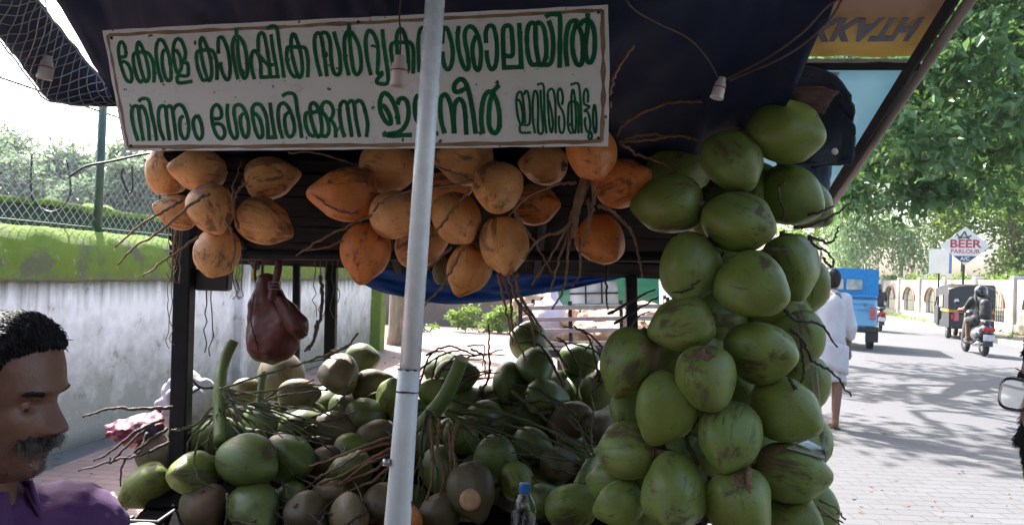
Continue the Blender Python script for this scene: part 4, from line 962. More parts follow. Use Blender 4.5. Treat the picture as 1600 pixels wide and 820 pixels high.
# ================================================================== the stall
def roof_z(d): return 2.3 - 0.395 * (d - 1.2)
stall = thing('coconut_stall', 'dark roadside stall frame with posts, slatted roof and a loaded counter', 'stall', (-.3, 2.6, 0))
def post(px0, py0, px1, d, wd, zb=0.0, mat='darkmetal', name='post'):
    a = at(px0, py0, d); b = at(px1, 700, d); dr = (a - b) / (a.z - b.z); mb = MB()
    b2 = a + dr * (zb - a.z); mid = (a + b2) / 2; L = (a - b2).length; zz = (a - b2).normalized(); xx = Vector((1, 0, 0)); yy = zz.cross(xx).normalized(); xx = yy.cross(zz)
    mb.bbox(mid, (wd, wd, L), .004, Matrix(((xx.x, yy.x, zz.x), (xx.y, yy.y, zz.y), (xx.z, yy.z, zz.z)))); return mb.build(name, M[mat], stall)
post(291, 352, 281, 2.62, .056)
post(464, 395, 461, 3.12, .028); post(519, 395, 513, 3.14, .044)
post(1150, 170, 1140, 2.42, .05); post(985, 380, 990, 3.12, .045)
# rails, slats and rafters under the roof
xl, xr = -1.36, .78
mb = MB(); mb.bbox((-.29, 3.1, 1.545), (2.10, .045, .05), .004); mb.build('eaves_rail', M['darkwood'], stall)
mb = MB(); a, b = at(300, 398, 2.66), at(1140, 402, 2.5); mb.tube([a, b], .018, 8); mb.build('hanging_rail', M['darkmetal'], stall)
for i in range(11):
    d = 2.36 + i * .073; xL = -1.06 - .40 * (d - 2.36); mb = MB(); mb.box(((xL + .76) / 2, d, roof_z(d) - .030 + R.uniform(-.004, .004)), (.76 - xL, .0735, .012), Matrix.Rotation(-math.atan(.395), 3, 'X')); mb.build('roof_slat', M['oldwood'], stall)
for x in (-1.02, -.45, .1, .66):
    mb = MB(); mb.tube([(x, 2.34, roof_z(2.34) - .05), (x, 3.1, roof_z(3.1) - .052)], .016, 6); mb.build('rafter', M['darkwood'], stall)
# back shelf boards just under the eaves (dark strip seen behind the orange nuts)
for k, z in enumerate((1.60, 1.66, 1.72)):
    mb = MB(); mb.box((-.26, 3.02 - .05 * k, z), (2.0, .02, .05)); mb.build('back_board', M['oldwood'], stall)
# counter: sloping boards carrying the heap
def heap_z(x, y): return .66 + (y - 2.2) * .42
for i in range(9):
    y0 = 1.98 + i * .145; z0 = .70 + max(0, y0 - 2.25) * .36
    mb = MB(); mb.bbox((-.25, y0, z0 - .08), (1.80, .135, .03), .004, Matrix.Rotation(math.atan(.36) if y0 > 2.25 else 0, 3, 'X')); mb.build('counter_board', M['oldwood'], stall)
mb = MB(); mb.bbox((-.25, 1.90, .52), (1.82, .03, .30), .006); mb.build('front_panel', M['darkwood'], stall)
for s_ in (-1.17, .65):
    mb = MB(); mb.add([(s_, 1.92, .35), (s_, 3.25, .35), (s_, 3.25, .90), (s_, 2.25, .62), (s_, 1.92, .62)] + [(s_ + .02, 1.92, .35), (s_ + .02, 3.25, .35), (s_ + .02, 3.25, .90), (s_ + .02, 2.25, .62), (s_ + .02, 1.92, .62)],
                      [(4, 3, 2, 1, 0), (5, 6, 7, 8, 9), (0, 1, 6, 5), (1, 2, 7, 6), (2, 3, 8, 7), (3, 4, 9, 8), (4, 0, 5, 9)]); mb.build('side_panel', M['darkwood'], stall)
for x, y in ((-1.12, 1.96), (.62, 1.96), (-1.12, 3.2), (.62, 3.2)):
    mb = MB(); mb.bbox((x, y, .18), (.05, .05, .36), .004); mb.build('counter_leg', M['darkmetal'], stall)
# tarpaulin roof, front lengthened out of view to hold off sky light
def tarp(u, v):
    d = -.5 + 3.65 * v; xa = -1.02 - .17 * max(0, (d - 1.7)) ; xb = .66 + .06 * (d - 1.7); x = xa + (xb - xa) * u
    z = roof_z(max(d, 1.2)) + .10 * max(0, 1.2 - d) + .020 * math.sin(u * 19 + 2 * v) * (.5 + .5 * math.sin(v * 9)) + .028 * nz(u * 5, v * 4, 3) - .018 * math.sin(math.pi * ((u * 4) % 1)) + .012 * nz(u * 22, v * 3, 8)
    kf = max(.12, min(1, (2.45 - d) / .35))
    z += (1 - kf) * .045 + kf * (.055 * math.sin(16 * u + 11 * v + 3 * nz(u * 2, v * 2, 6)) * max(0, u - .40) + .045 * abs(nz(u * 9 + v * 5, v * 5, 11)) + .026 * abs(nz(u * 24 - v * 9, v * 8, 14)) - .012 * (abs(((v * 6) % 1) - .5) < .03))
    e = max(0, 1 - u / .05); z -= .05 * e * e * kf
    e2 = max(0, (u - .95) / .05); z -= .05 * e2
    return Vector((x, d, z))
mb = MB(); mb.slab(tarp, 130, 110, .004); tag(mb.build('tarpaulin', M['tarp'], None, True), 'dark navy tarpaulin stretched over the stall as its roof', 'tarpaulin')
# right end of the tarpaulin, gathered and hanging over the frame above the green coconuts
def pxsheet(rows, nu, nv, wob=0.0, seed=0):
    """smooth sheet through rows of (px,py,d)"""
    G = [[at(*p) for p in r] for r in rows]
    C = [crom(r, max(1, math.ceil(nv / (len(r) - 1)))) for r in G]; m = len(C[0]); cols = [crom([C[i][j] for i in range(len(C))], max(1, math.ceil(nu / (len(C) - 1)))) for j in range(m)]
    n = len(cols[0])
    def f(u, v):
        p = cols[int(round(v * (m - 1)))][int(round(u * (n - 1)))]; return p + Vector((0, wob * nz(u * 7, v * 7, seed), wob * .6 * nz(u * 9, v * 6, seed + 5)))
    return f, n, m
f, n, m = pxsheet([[(1150, 152, 2.06), (1185, 120, 2.02), (1225, 116, 1.98), (1262, 106, 1.95), (1305, 118, 1.97), (1330, 150, 2.0)],
                   [(1160, 165, 2.10), (1195, 142, 2.06), (1235, 140, 2.04), (1272, 132, 2.03), (1312, 150, 2.04), (1334, 178, 2.05)],
                   [(1170, 180, 2.16), (1205, 178, 2.14), (1245, 190, 2.16), (1285, 190, 2.14), (1318, 190, 2.08), (1336, 206, 2.07)],
                   [(1200, 225, 2.26), (1230, 232, 2.24), (1258, 250, 2.22), (1286, 246, 2.16), (1312, 242, 2.1), (1335, 236, 2.08)],
                   [(1215, 262, 2.28), (1240, 262, 2.26), (1265, 262, 2.22), (1288, 259, 2.16), (1312, 257, 2.1), (1334, 259, 2.08)]], 24, 24, .02, 2)
mb = MB(); mb.slab(f, n, m, .005); nc = mb.build('hung_cloth', M['denim'], None, True); tag(nc, 'dark navy cloth with a pale snap button draped over the right stall edge', 'cloth')
mb = MB(); c = at(1304, 237, 2.085); mb.lathe(c, [(.001, 0), (.0085, 0), (.0095, .002), (.007, .004), (.001, .0035)], 14, Matrix.Rotation(math.pi / 2, 3, 'X')); mb.build('snap_button', M['white_plastic'], nc, True)
f, n, m = pxsheet([[(1190, 150, 2.0), (1230, 140, 1.97), (1275, 136, 1.96), (1312, 143, 1.98)], [(1200, 160, 2.02), (1235, 152, 1.985), (1270, 152, 1.985), (1300, 156, 1.99)], [(1205, 172, 2.05), (1240, 170, 2.02), (1270, 176, 2.01), (1288, 178, 2.01)]], 12, 12, .01, 4)
mb = MB(); mb.slab(f, n, m, .004); tag(mb.build('cloth_scrap', pmat('rust_cloth', (0.085, 0.04, 0.03), (0.05, 0.03, 0.028), 9, .85, .3, 120), None, True), 'strip of rust brown cloth folded into the navy cloth', 'cloth')
f, n, m = pxsheet([[(1250, 258, 2.22), (1280, 258, 2.2), (1300, 256, 2.2)], [(1255, 290, 2.24), (1275, 295, 2.22), (1296, 290, 2.22)], [(1270, 320, 2.26), (1280, 325, 2.24), (1290, 320, 2.24)]], 8, 8, .01, 9)
mb = MB(); mb.slab(f, n, m, .005); tag(mb.build('hung_cloth', M['bluecloth'], None, True), 'grey blue cloth hanging below the navy cloth at the right edge', 'cloth')
# grey net cloth hanging from the left edge of the roof, and the wire netting over it
inner = crom([at(40, -40, 1.62), at(65, 5, 1.7), at(100, 50, 1.82), (at(140, 100, 1.95)), at(185, 150, 2.10)], 6)
outer = crom([at(-60, -30, 1.62), at(2, 62, 1.7), at(45, 116, 1.82), at(85, 160, 1.93), at(186, 166, 2.08)], 6)
def fr(u, v):
    i = u * (len(inner) - 1); k = min(int(i), len(inner) - 2); t = i - k
    a = inner[k].lerp(inner[k + 1], t); b = outer[k].lerp(outer[k + 1], t)
    return a.lerp(b, v) + Vector((0, .012 * nz(u * 9, v * 3, 1), -.006 * math.sin(v * math.pi) + .006 * nz(u * 12, v * 5)))
mb = MB(); mb.slab(fr, 50, 10, .003); tag(mb.build('net_cloth', M['fringe'], None, True), 'grey blue cloth strip hanging from the left edge of the roof', 'cloth')
mb = MB()
def frn(u, v): return fr(u, v) + Vector((.004, -.016, -.004))
NU = 17
for k in range(-6, NU + 7):
    for sg in (1, -1):
        pts = []
        for j in range(9):
            v = j / 8; u = (k + sg * v * 3.2) / NU
            if 0 <= u <= 1: pts.append(frn(u, v))
        if len(pts) > 1: mb.tube(pts, .0013, 3, False)
mb.tube([frn(u / 30, 0) for u in range(31)], .0022, 4); mb.tube([frn(u / 30, 1) for u in range(31)], .0022, 4)
tag(mb.build('wire_netting', M['galv']), 'thin wire netting stretched over the left roof edge strip', 'netting')
# blue tarpaulin sagging behind the counter
f, n, m = pxsheet([[(560, 402, 3.14), (640, 402, 3.14), (720, 402, 3.15), (800, 402, 3.15), (880, 402, 3.15), (950, 402, 3.15), (1030, 402, 3.15)],
                   [(558, 425, 3.16), (630, 434, 3.19), (715, 440, 3.2), (800, 438, 3.2), (880, 430, 3.2), (950, 420, 3.19), (1030, 408, 3.17)],
                   [(556, 438, 3.2), (622, 462, 3.22), (710, 475, 3.24), (795, 468, 3.24), (872, 455, 3.24), (945, 440, 3.22), (1030, 414, 3.2)]], 14, 40, .02, 12)
mb = MB(); mb.slab(f, n, m, .004); tag(mb.build('blue_tarpaulin', M['tarp_blue'], None, True), 'bright blue tarpaulin sagging under the eaves behind the orange coconuts', 'tarpaulin')
# white pole of the umbrella
pole = thing('white_pole', 'tall white plastic pole leaning in front of the signboard', 'pole', (-.25, 1.43, 0))
a, b = at(688, -120, 1.42), at(640, 585, 1.36); mb = MB(); mb.tube([a, a.lerp(b, .5), b], [.0182, .0182, .0182], 28); mb.build('upper_pipe', M['pvc'], pole, True)
b2 = at(621, 820, 1.33); dr = (b2 - at(639, 580, 1.36)); foot = b2 + dr * ((b2.z) / (-dr.z)); mb = MB(); c = at(639, 578, 1.36)
mb.tube([c, c.lerp(b2, .001), c.lerp(b2, .5), b2, foot], [.0188, .0192, .0208, .0228, .026], 28); pv = mb.build('lower_pipe', pmat('scuffed_white_pvc', (0.66, 0.68, 0.68), (0.55, 0.57, 0.57), 9, .35, .1, 60, .001), pole, True)
rg = random.Random(3); mb = MB()
def wrap_mark(t_, a0, a1, hh, r_):
    p = c.lerp(b2, t_); ax = (b2 - c).normalized(); x_ = ax.orthogonal(); x_ = Vector((1, 0, 0)) - ax * ax.x; x_.normalize(); y_ = ax.cross(x_)
    mb.slab(lambda u, v: p + ax * (hh * (v - .5) + .002 * nz(u * 9, v, t_ * 50)) + (x_ * math.cos(a0 + (a1 - a0) * u) + y_ * math.sin(a0 + (a1 - a0) * u)) * r_, 9, 2, .0008)
wrap_mark(.0, 0, 6.28, .003, .0199); wrap_mark(.145, .2, 2.9, .0025, .0203); wrap_mark(.145, 3.3, 6.2, .003, .0203)
for _ in range(34):
    t_ = rg.uniform(.02, .98); a0 = rg.uniform(-3.14, 0) * 1.0; wrap_mark(t_, a0, a0 + rg.uniform(.05, .5), rg.uniform(.0008, .004), .0192 + .0036 * t_ + .0007)
mb.build('scuff_marks', M['asph_dark'], pole)
mb = MB(); q = at(604, 722, 1.33); mb.lathe(q, [(.001, -.006), (.0065, -.006), (.0065, .006), (.001, .006)], 10, Matrix.Rotation(math.pi / 2, 3, 'Y')); mb.build('bolt', M['steel'], pole, True)
# ================================================================== signboard
dTL, dTR, dBR = 1.755, 1.56, 1.60
TL, TR, BR = at(160, 48, dTL), at(950, 8, dTR), at(950, 228, dBR)
nS = (TR - TL).cross(BR - TR).normalized()
def onsign(px, py, lift=0.0):
    v = (_f + _r * ((px - 800) / F) + _u * ((410 - py) / F)); t = (TL - CAM).dot(nS) / v.dot(nS); p = CAM + v * t
    return p + (nS * lift if nS.dot(CAM - p) > 0 else -nS * lift)
BL = onsign(195, 236)
sb = thing('signboard', 'old white signboard with green hand painted Malayalam lettering in two lines', 'sign', TL)
toC = nS if nS.dot(CAM - TL) > 0 else -nS
edge = []
cs = [(160, 48), (300, 40.5), (480, 31.5), (640, 24), (800, 15.5), (950, 8), (951.5, 120), (950, 228), (800, 230), (600, 233), (400, 235), (195, 236), (178, 142)]
for i in range(len(cs)):
    p, q = cs[i], cs[(i + 1) % len(cs)]
    for k in range(6): t_ = k / 6; edge.append((p[0] + (q[0] - p[0]) * t_ + rg.uniform(-.8, .8), p[1] + (q[1] - p[1]) * t_ + rg.uniform(-.7, .7)))
fr_ = [onsign(x, y) for x, y in edge]; bk = [p - toC * .012 for p in fr_]; N_ = len(fr_); mb = MB()
mb.add(fr_ + bk, [tuple(range(N_)), tuple(reversed(range(N_, 2 * N_)))] + [(i, N_ + i, N_ + (i + 1) % N_, (i + 1) % N_) for i in range(N_)])
mb.build('board', M['board'], sb)
def ribbon(mb, pts, w_, lift, cap=True, wvar=0.0, seed=0):
    """flat brush stroke lying on the board: pts in pixels"""
    P = [Vector((x, y, 0)) for x, y in pts]; L_ = []; R_ = []; n = len(P)
    for i in range(n):
        t_ = (P[min(i + 1, n - 1)] - P[max(i - 1, 0)]); t_ = t_.normalized() if t_.length > 1e-6 else Vector((1, 0, 0)); nn = Vector((-t_.y, t_.x, 0)); ww = w_ * (1 + wvar * nz(i * .35, seed, 2)) / 2
        L_.append(P[i] + nn * ww); R_.append(P[i] - nn * ww)
    vs_ = []
    for a_, b__ in zip(L_, R_): vs_ += [onsign(a_.x, a_.y, lift), onsign(b__.x, b__.y, lift)]
    mb.add(vs_, [(2 * i, 2 * i + 1, 2 * i + 3, 2 * i + 2) for i in range(n - 1)])
mb = MB()
bs = [[(170, 55), (300, 49), (470, 41), (640, 32), (800, 24), (941, 16)], [(941, 16), (943, 120), (940, 221)], [(940, 221), (800, 224), (600, 227), (400, 229), (200, 230)], [(200, 230), (184, 142), (168, 55)]]
for k_, s_ in enumerate(bs):
    pp = []
    for i in range(len(s_) - 1):
        for t_ in range(14): pp.append((s_[i][0] + (s_[i + 1][0] - s_[i][0]) * t_ / 14 + 1.2 * nz(i * 14 + t_, k_, 0, .3), s_[i][1] + (s_[i + 1][1] - s_[i][1]) * t_ / 14 + 1.2 * nz(i * 14 + t_, k_, 5, .3)))
    pp.append(s_[-1]); ribbon(mb, pp, (5.5, 6.5, 6, 3.5)[k_], -.0002 + .00017 * (k_ + 2), wvar=.7, seed=k_)
mb.build('painted_border', M['stripe'], sb)
ST = []      # (origin x, origin y, scale, brush width in px, strokes)
ST.append((175, 55, 10, 5.9, ["140,350 210,335 218,260 190,150 140,110 105,190 108,310 150,500 215,680 285,735 312,690 300,570 255,465 195,420 140,425",
 "490,270 380,275 335,330 345,480 400,680 450,735 480,700", "395,290 390,190 415,115 455,160 510,290 560,480 580,640 550,725 505,690 440,480 400,290", "510,265 580,300 640,420 660,600 655,745",
 "790,745 740,600 700,400 690,220 720,100 765,75 820,130 890,320 920,530 920,680 890,715 840,670 790,480 790,300 830,220",
 "955,260 1010,250 1060,330 1085,460 1075,540 1020,590 970,400 958,200 1000,80 1060,70 1110,140 1150,280 1130,400 1100,430", "1120,430 1180,450 1195,560 1175,640 1040,640 1020,700 1060,750 1260,725"]))
ST.append((295, 45, 10, 5.9, ["330,335 160,350 120,420 140,600 205,780 250,810 290,790", "190,340 178,220 205,145 240,190 300,330 345,500 360,690 340,800 300,790 235,600 195,400 190,340", "300,325 380,360 430,500 442,650 440,805",
 "465,395 460,250 470,160 500,135 545,170 610,340 645,560 640,740 610,800 560,760 510,630 500,525", "745,-12 748,110", "770,800 720,560 688,350 690,220 720,140 760,120 830,180 890,350 915,560 915,700 880,775 840,740 790,550 765,330 760,160",
 "1030,795 990,650 975,480 1000,370 1040,350 1080,400 1120,520 1130,770", "1060,370 1150,480 1255,600 1275,760", "1090,370 1085,200 1100,100 1140,70 1185,130 1230,350 1260,580 1270,740", "1285,90 1320,350 1370,600 1390,760", "1110,762 1425,752", "1250,570 1390,560",
 "1220,5 1280,-32 1350,-32 1385,30 1410,220 1445,460 1490,770"]))
ST.append((415, 35, 10, 6.2, ["520,392 360,390 335,450 335,600 390,780 450,850 490,840", "400,390 400,280 425,190 465,220 530,400 565,580 575,760 550,850 510,840 440,620 400,420", "540,390 620,410 660,560 665,720 660,865"]))
ST.append((480, 30, 7.661, 6.4, ["165,690 120,520 90,330 95,210 130,170 165,190", "240,690 210,480 178,260 165,200 190,165 240,180 275,280 285,450 310,610 345,665 390,650 400,560 385,400 345,250 320,150",
 "500,50 505,145", "500,680 460,500 445,300 460,190 500,150 560,200 620,330 645,490 640,610 600,665 560,620 530,450 510,250 505,160", "765,675 720,480 700,270 720,170 750,140 800,190 845,320 850,500 845,650 915,640", "900,125 915,300 945,500 970,680 955,772 850,770 840,725 905,655",
 "1200,285 1060,282 1010,310 1005,400 1040,560 1080,650 1120,660", "1090,480 1070,260 1085,160 1115,120 1150,150 1190,280 1210,450 1210,600 1180,650 1140,620 1095,450", "1190,275 1240,290 1268,350 1275,450 1270,655",
 "1345,640 1330,300 1350,140 1390,110 1430,160 1440,380"]))
ST.append((660, 25, 10, 7.2, ["310,440 320,250 345,190 400,230 460,440 475,620 450,780 400,840 350,790 320,640 315,560", "570,160 550,330 570,550 630,760 690,840 725,790 705,600 668,400 665,270 700,190 760,170 830,230 890,380 915,560 905,760 870,850 820,790 785,600 790,450 840,310",
 "995,430 990,280 1020,180 1070,155 1120,200 1160,400 1165,620 1140,780 1090,840 1040,780 1010,640 1005,540"]))
ST.append((780, 20, 10, 7.6, ["78,860 62,500 62,300 80,230 130,205 180,230 200,350 208,660 100,676", "40,862 388,848", "313,162 330,500 345,850", "560,178 500,165 452,230 432,400 450,650 500,800 570,815 640,815", "565,185 572,500 618,785", "560,190 620,160 690,230 730,430 735,650 690,805 640,815",
 "772,125 830,320 845,550 820,750 770,815 690,812", "720,75 780,35 900,30 948,65 950,400 945,865", "1068,845 1040,600 1050,350 1100,170 1180,130 1240,160", "1210,170 1150,350 1145,560 1190,760 1240,820 1290,790 1310,600 1290,350 1230,190", "1385,15 1380,130", "1390,130 1375,300 1350,500 1360,700 1400,780 1450,750 1490,600 1490,350 1450,180 1385,120 1310,140 1265,200", "1330,330 1320,640"]))
ST.append((190, 145, 10, 6.0, ["260,755 200,570 160,350 180,230 230,210 262,240 290,450 345,755", "275,260 310,210 360,270 410,450 440,755", "268,145 310,100 390,95 435,150 470,330 520,550 550,755", "670,750 600,560 575,350 600,230 650,210 690,250 710,450 750,750", "700,240 750,210 790,250 820,450 860,750",
 "810,270 850,210 910,190 970,240 1030,390 1050,560 1030,690 980,720 930,650 910,510 925,400 975,365", "1180,352 1125,430 1130,560 1175,690 1230,725 1265,650 1250,500 1210,390 1178,350"]))
ST.append((320, 140, 10, 6.0, ["145,460 240,450 265,380 235,280 180,240 120,310 110,440 140,600 190,720 260,770 310,720 310,640 270,560 200,535 150,545", "360,225 350,350 370,530 410,690 470,765 510,720 490,560 460,390 465,280 520,240 590,270 650,390 685,560 680,690 645,750 600,700 560,540 560,430 610,370",
 "745,395 745,300 780,240 840,230 900,280 960,420 985,600 990,750", "960,752 1135,748", "745,330 755,470 800,660 850,750 900,730 900,620 860,470 800,385 752,390", "1020,205 1050,450 1100,740", "1220,770 1170,600 1145,400 1160,270 1220,215 1290,260 1360,400 1400,570 1390,690 1330,740 1280,680 1250,520 1260,410 1320,350", "1210,110 1280,65 1370,65 1420,130 1450,350 1490,560 1515,760"]))
ST.append((430, 140, 10, 6.2, ["620,362 500,365 470,430 480,560 530,690 590,725 630,715", "545,380 550,260 590,210 640,240 690,340 720,480 730,640 700,730 650,720 590,560 548,390", "560,365 740,330", "725,340 790,420 830,540 840,650 800,730 735,722", "740,335 722,290 760,210 810,195 870,230 910,330 890,430 840,480 885,500 940,600 945,755",
 "1085,750 1040,600 1010,400 1020,240 1070,190 1120,230 1145,400 1200,745", "1140,220 1185,180 1230,220 1260,450 1320,745", "1240,220 1310,175 1370,230 1420,400 1445,560 1425,745"]))
ST.append((580, 135, 10, 7.4, ["150,310 210,320 280,440 310,550 285,590 220,540 150,400 135,260 170,140 220,110 290,160 350,260 400,400 430,600", "410,290 440,210 500,190 560,240 585,380 570,530 510,650 420,720 260,755 300,772 640,760", "740,130 690,220 685,400 720,540 800,640 810,740 1050,738", "760,120 860,200 900,400 860,560 800,600",
 "1150,740 1100,560 1080,380 1090,200 1145,130 1200,180 1250,330 1280,560 1295,740", "1300,740 1290,480 1310,280 1380,200 1440,270 1470,450 1480,620 1490,760"]))
ST.append((670, 120, 8.04, 7.6, ["460,150 380,190 325,180 325,100 390,35 450,60 500,180 550,420 590,720", "680,720 660,560 665,400 700,250 750,190 800,190 885,105", "810,200 770,320 755,480 760,620 800,700 850,700 885,620 885,450 850,300 805,205"]))
ST.append((795, 120, 8.04, 3.9, ["100,290 140,310 170,430 175,560 150,600 115,500 95,330 105,230 135,195 165,220 190,380 205,590", "190,230 215,180 245,220 265,380 265,560 240,608 150,610 140,680 170,705 280,702", "330,712 305,550 300,350 315,210 335,180 360,230 370,400 370,690 430,690 420,500 405,320 400,165", "355,105 400,90 435,110 445,250 450,500 475,715",
 "490,230 495,400 510,600 535,700 555,600 530,400 490,270 495,190 530,155 565,190 585,350 590,715", "670,355 680,260 660,170 635,155 615,210 625,340 680,450 700,580 685,690 650,700 630,600 632,490", "830,315 760,330 745,480 745,620 770,700 800,710", "785,320 790,220 805,165 825,230 840,400 845,600 830,705 800,650 790,450 788,330", "830,310 870,350 880,500 875,715", "775,105 840,85 880,110 900,300 910,520 915,710",
 "995,330 995,210 970,155 940,230 945,330 970,360 1010,370 1000,395 950,432 985,440 1010,500 1025,600 1010,690 980,680 955,580 965,510", "1015,680 1040,720 1040,770 1015,785 1000,750 1020,690", "1075,345 1060,440 1060,580 1075,690 1095,690 1102,560 1090,400 1075,345"]))
k_ = 0
for ox, oy, sc_, bw_, strokes in ST:
    mb = MB()
    for s_ in strokes:
        pp = [tuple(map(float, q.split(','))) for q in s_.split()]; pp = [(ox + x / sc_, oy + y / sc_) for x, y in pp]
        cv = [(p.x, p.y) for p in crom([(x, y, 0) for x, y in pp], 7)]; k_ += 1
        ribbon(mb, cv, bw_, .0005 + .00004 * (k_ % 17), wvar=.16, seed=k_)
    mb.build('lettering', M['letter'], sb)
mb = MB()
for x, y, ln in ((205, 33, 0), (170, 60, 0)): pass
for (x, y) in ((175, 60), (935, 20), (935, 216), (205, 228), (560, 35)):
    mb.lathe(onsign(x, y, .0015), [(.0005, 0), (.0035, 0), (.003, .0015), (.0005, .002)], 8, Matrix.Rotation(math.pi / 2, 3, 'X'))
mb.build('nail', M['darkmetal'], sb, True)
# ================================================================== lamp holders on wires
def holder(px, py, d, wire, label, tilt, mat, s=1.0, up=False):
    c = at(px, py, d); t = thing('lamp_holder', label, 'lamp holder', c, 0, 'bare lamp holders under the roof'); Mr = Matrix.Rotation(tilt, 3, 'Y') @ Matrix.Scale(s, 3)
    if up: Mr = Mr @ Matrix.Rotation(math.pi, 3, 'X')
    mb = MB(); mb.lathe(c, [(.003, .034), (.011, .034), (.0125, .030), (.0125, .022), (.0165, .016), (.0178, .002), (.0188, -.006), (.0192, -.018), (.0215, -.031), (.0205, -.033), (.016, -.031), (.015, -.012), (.002, -.010)], 24, Mr); mb.build('socket', mat, t, True)
    mb = MB(); mb.lathe(c, [(.0186, -.0005), (.0196, -.0005), (.0196, .0022), (.0182, .0022)], 24, Mr); mb.build('ring', M['redline'], t, True)
    mb = MB(); mb.tube(crom([at(x, y, dd) for x, y, dd in wire], 6), .0018, 5); mb.build('wire', M['wire'], t, True)
holder(624, 112, 1.45, [(625, 92, 1.45), (626, 55, 1.46), (624, 20, 1.48), (632, -30, 1.5)], 'cream lamp holder hanging in front of the signboard beside the white pole', 0, M['ceramic'], .86)
holder(72, 106, 1.80, [(76, 88, 1.8), (78, 50, 1.82), (72, 10, 1.78), (70, -40, 1.7)], 'cream lamp holder dangling before the netting at the top left', .12, pmat('shaded_cream_bakelite', (0.5, 0.44, 0.40), None, 30, .4, .05), .82)  # darker copy of the cream bakelite, shade put into its colour
holder(1124, 138, 1.86, [(1122, 122, 1.84), (1105, 92, 1.78), (1075, 60, 1.7), (1030, 38, 1.64), (985, 10, 1.55), (970, -30, 1.5)], 'white topped lamp holder tilted above the green coconuts', .25, M['white_plastic'], .78)
# ================================================================== printed flex sheets lying on the sloping frame, upper right
nF = Vector((0, .395, 1)).normalized(); PF = Vector((0, 1.2, 2.3 + .09))
def onroof(px, py, off=0.0):
    v = (_f + _r * ((px - 800) / F) + _u * ((410 - py) / F)); return CAM + v * ((PF - CAM).dot(nF) / v.dot(nF)) - nF * off
def flexsheet(pl, mat, label):
    A, B_, C_, D_ = [onroof(*p) for p in pl]; t = thing('flex_banner', label, 'banner', A)
    mb = MB(); mb.slab(lambda u, v: (A.lerp(B_, u)).lerp(D_.lerp(C_, u), v) + Vector((0, 0, .006 * nz(u * 6, v * 5))), 16, 8, .003); mb.build('sheet', mat, t, True); return t, A, D_
za, zb_ = onroof(1300, 84).z, onroof(1300, -20).z; A0 = onroof(1150, 84)
fb, a, d_ = flexsheet([(1150, 88), (1440, 88), (1522, -40), (1150, -40)], flex_mat('yellow_red_print', (0.30, 0.24, 0.09), (0.19, 0.14, 0.11), 2, 0.0, (zb_ - za) * .85), 'yellow and dull red printed flex banner with upside down letters under the roof edge')
TM = frame(onroof(1352, 39, .012), onroof(1430, 38, .012) - onroof(1300, 39, .012), onroof(1352, 55, .012) - onroof(1352, 25, .012))
hgt = (onroof(1352, 55) - onroof(1352, 25)).length; wid = (onroof(1425, 40) - onroof(1265, 40)).length
me = text_me('KKATH', hgt * 1.5, TM @ Matrix(((1, -.05, 0, 0), (0, 1, 0, 0), (0, 0, 1, 0), (0, 0, 0, 1))), .0006, .0050, 1.0)
xs_ = [(TM.inverted() @ v.co).x for v in me.vertices]; kx = wid / (max(xs_) - min(xs_)); me.transform(TM @ Matrix.Diagonal((kx, 1, 1, 1)) @ TM.inverted())
link('lettering', me, M['bananner_dark'], fb)
fb2, a, d_ = flexsheet([(1150, 94), (1432, 94), (1312, 290), (1150, 290)], flex_mat('light_blue_print', (0.28, 0.41, 0.46), (0.25, 0.37, 0.42), 2, -.3, 0.0), 'light blue printed flex banner below the yellow one')
mb = MB(); mb.add([onroof(1215, 110, .008), onroof(1312, 109, .008), onroof(1304, 124, .008), onroof(1222, 128, .008)], [(0, 1, 2, 3)]); mb.build('printed_panel', pmat('pale_pink_print', (0.5, 0.42, 0.45), (0.35, 0.3, 0.4), 40, .5), fb2)
mb = MB(); mb.tube([onroof(1140, 91, .02), onroof(1440, 91, .02)], .0150, 4); mb.build('roof_batten', M['darkwood'], stall)
mb = MB(); mb.tube([onroof(1512, -60, .03), onroof(1296, 292, .03), onroof(1275, 330, .03)], .016, 4); mb.build('roof_rail', M['darkwood'], stall)
mb = MB(); mb.tube([onroof(1542, -62, .03), onroof(1302, 300, .03), onroof(1285, 330, .03)], .0135, 10); mb.build('edge_pole', pmat('grey_brown_pole', (0.30, 0.26, 0.23), (0.22, 0.19, 0.17), 9, .5, .2, 60), stall, True)
# small loose wires at the upper right
for pl, lab in (([(1385, -20, 1.5), (1305, 2, 1.52), (1255, 50, 1.6), (1200, 90, 1.7), (1135, 124, 1.84)], 'twisted brown cord running from the upper right to the tilted lamp holder'),
                ([(1318, -5, 1.5), (1292, 36, 1.55), (1230, 86, 1.66), (1140, 126, 1.84)], 'thin brown cord beside the twisted one at the upper right')):
    mb = MB(); mb.tube(crom([at(*p) for p in pl], 6), .0026, 5); tag(mb.build('cord', M['wire'], None, True), lab, 'cord')
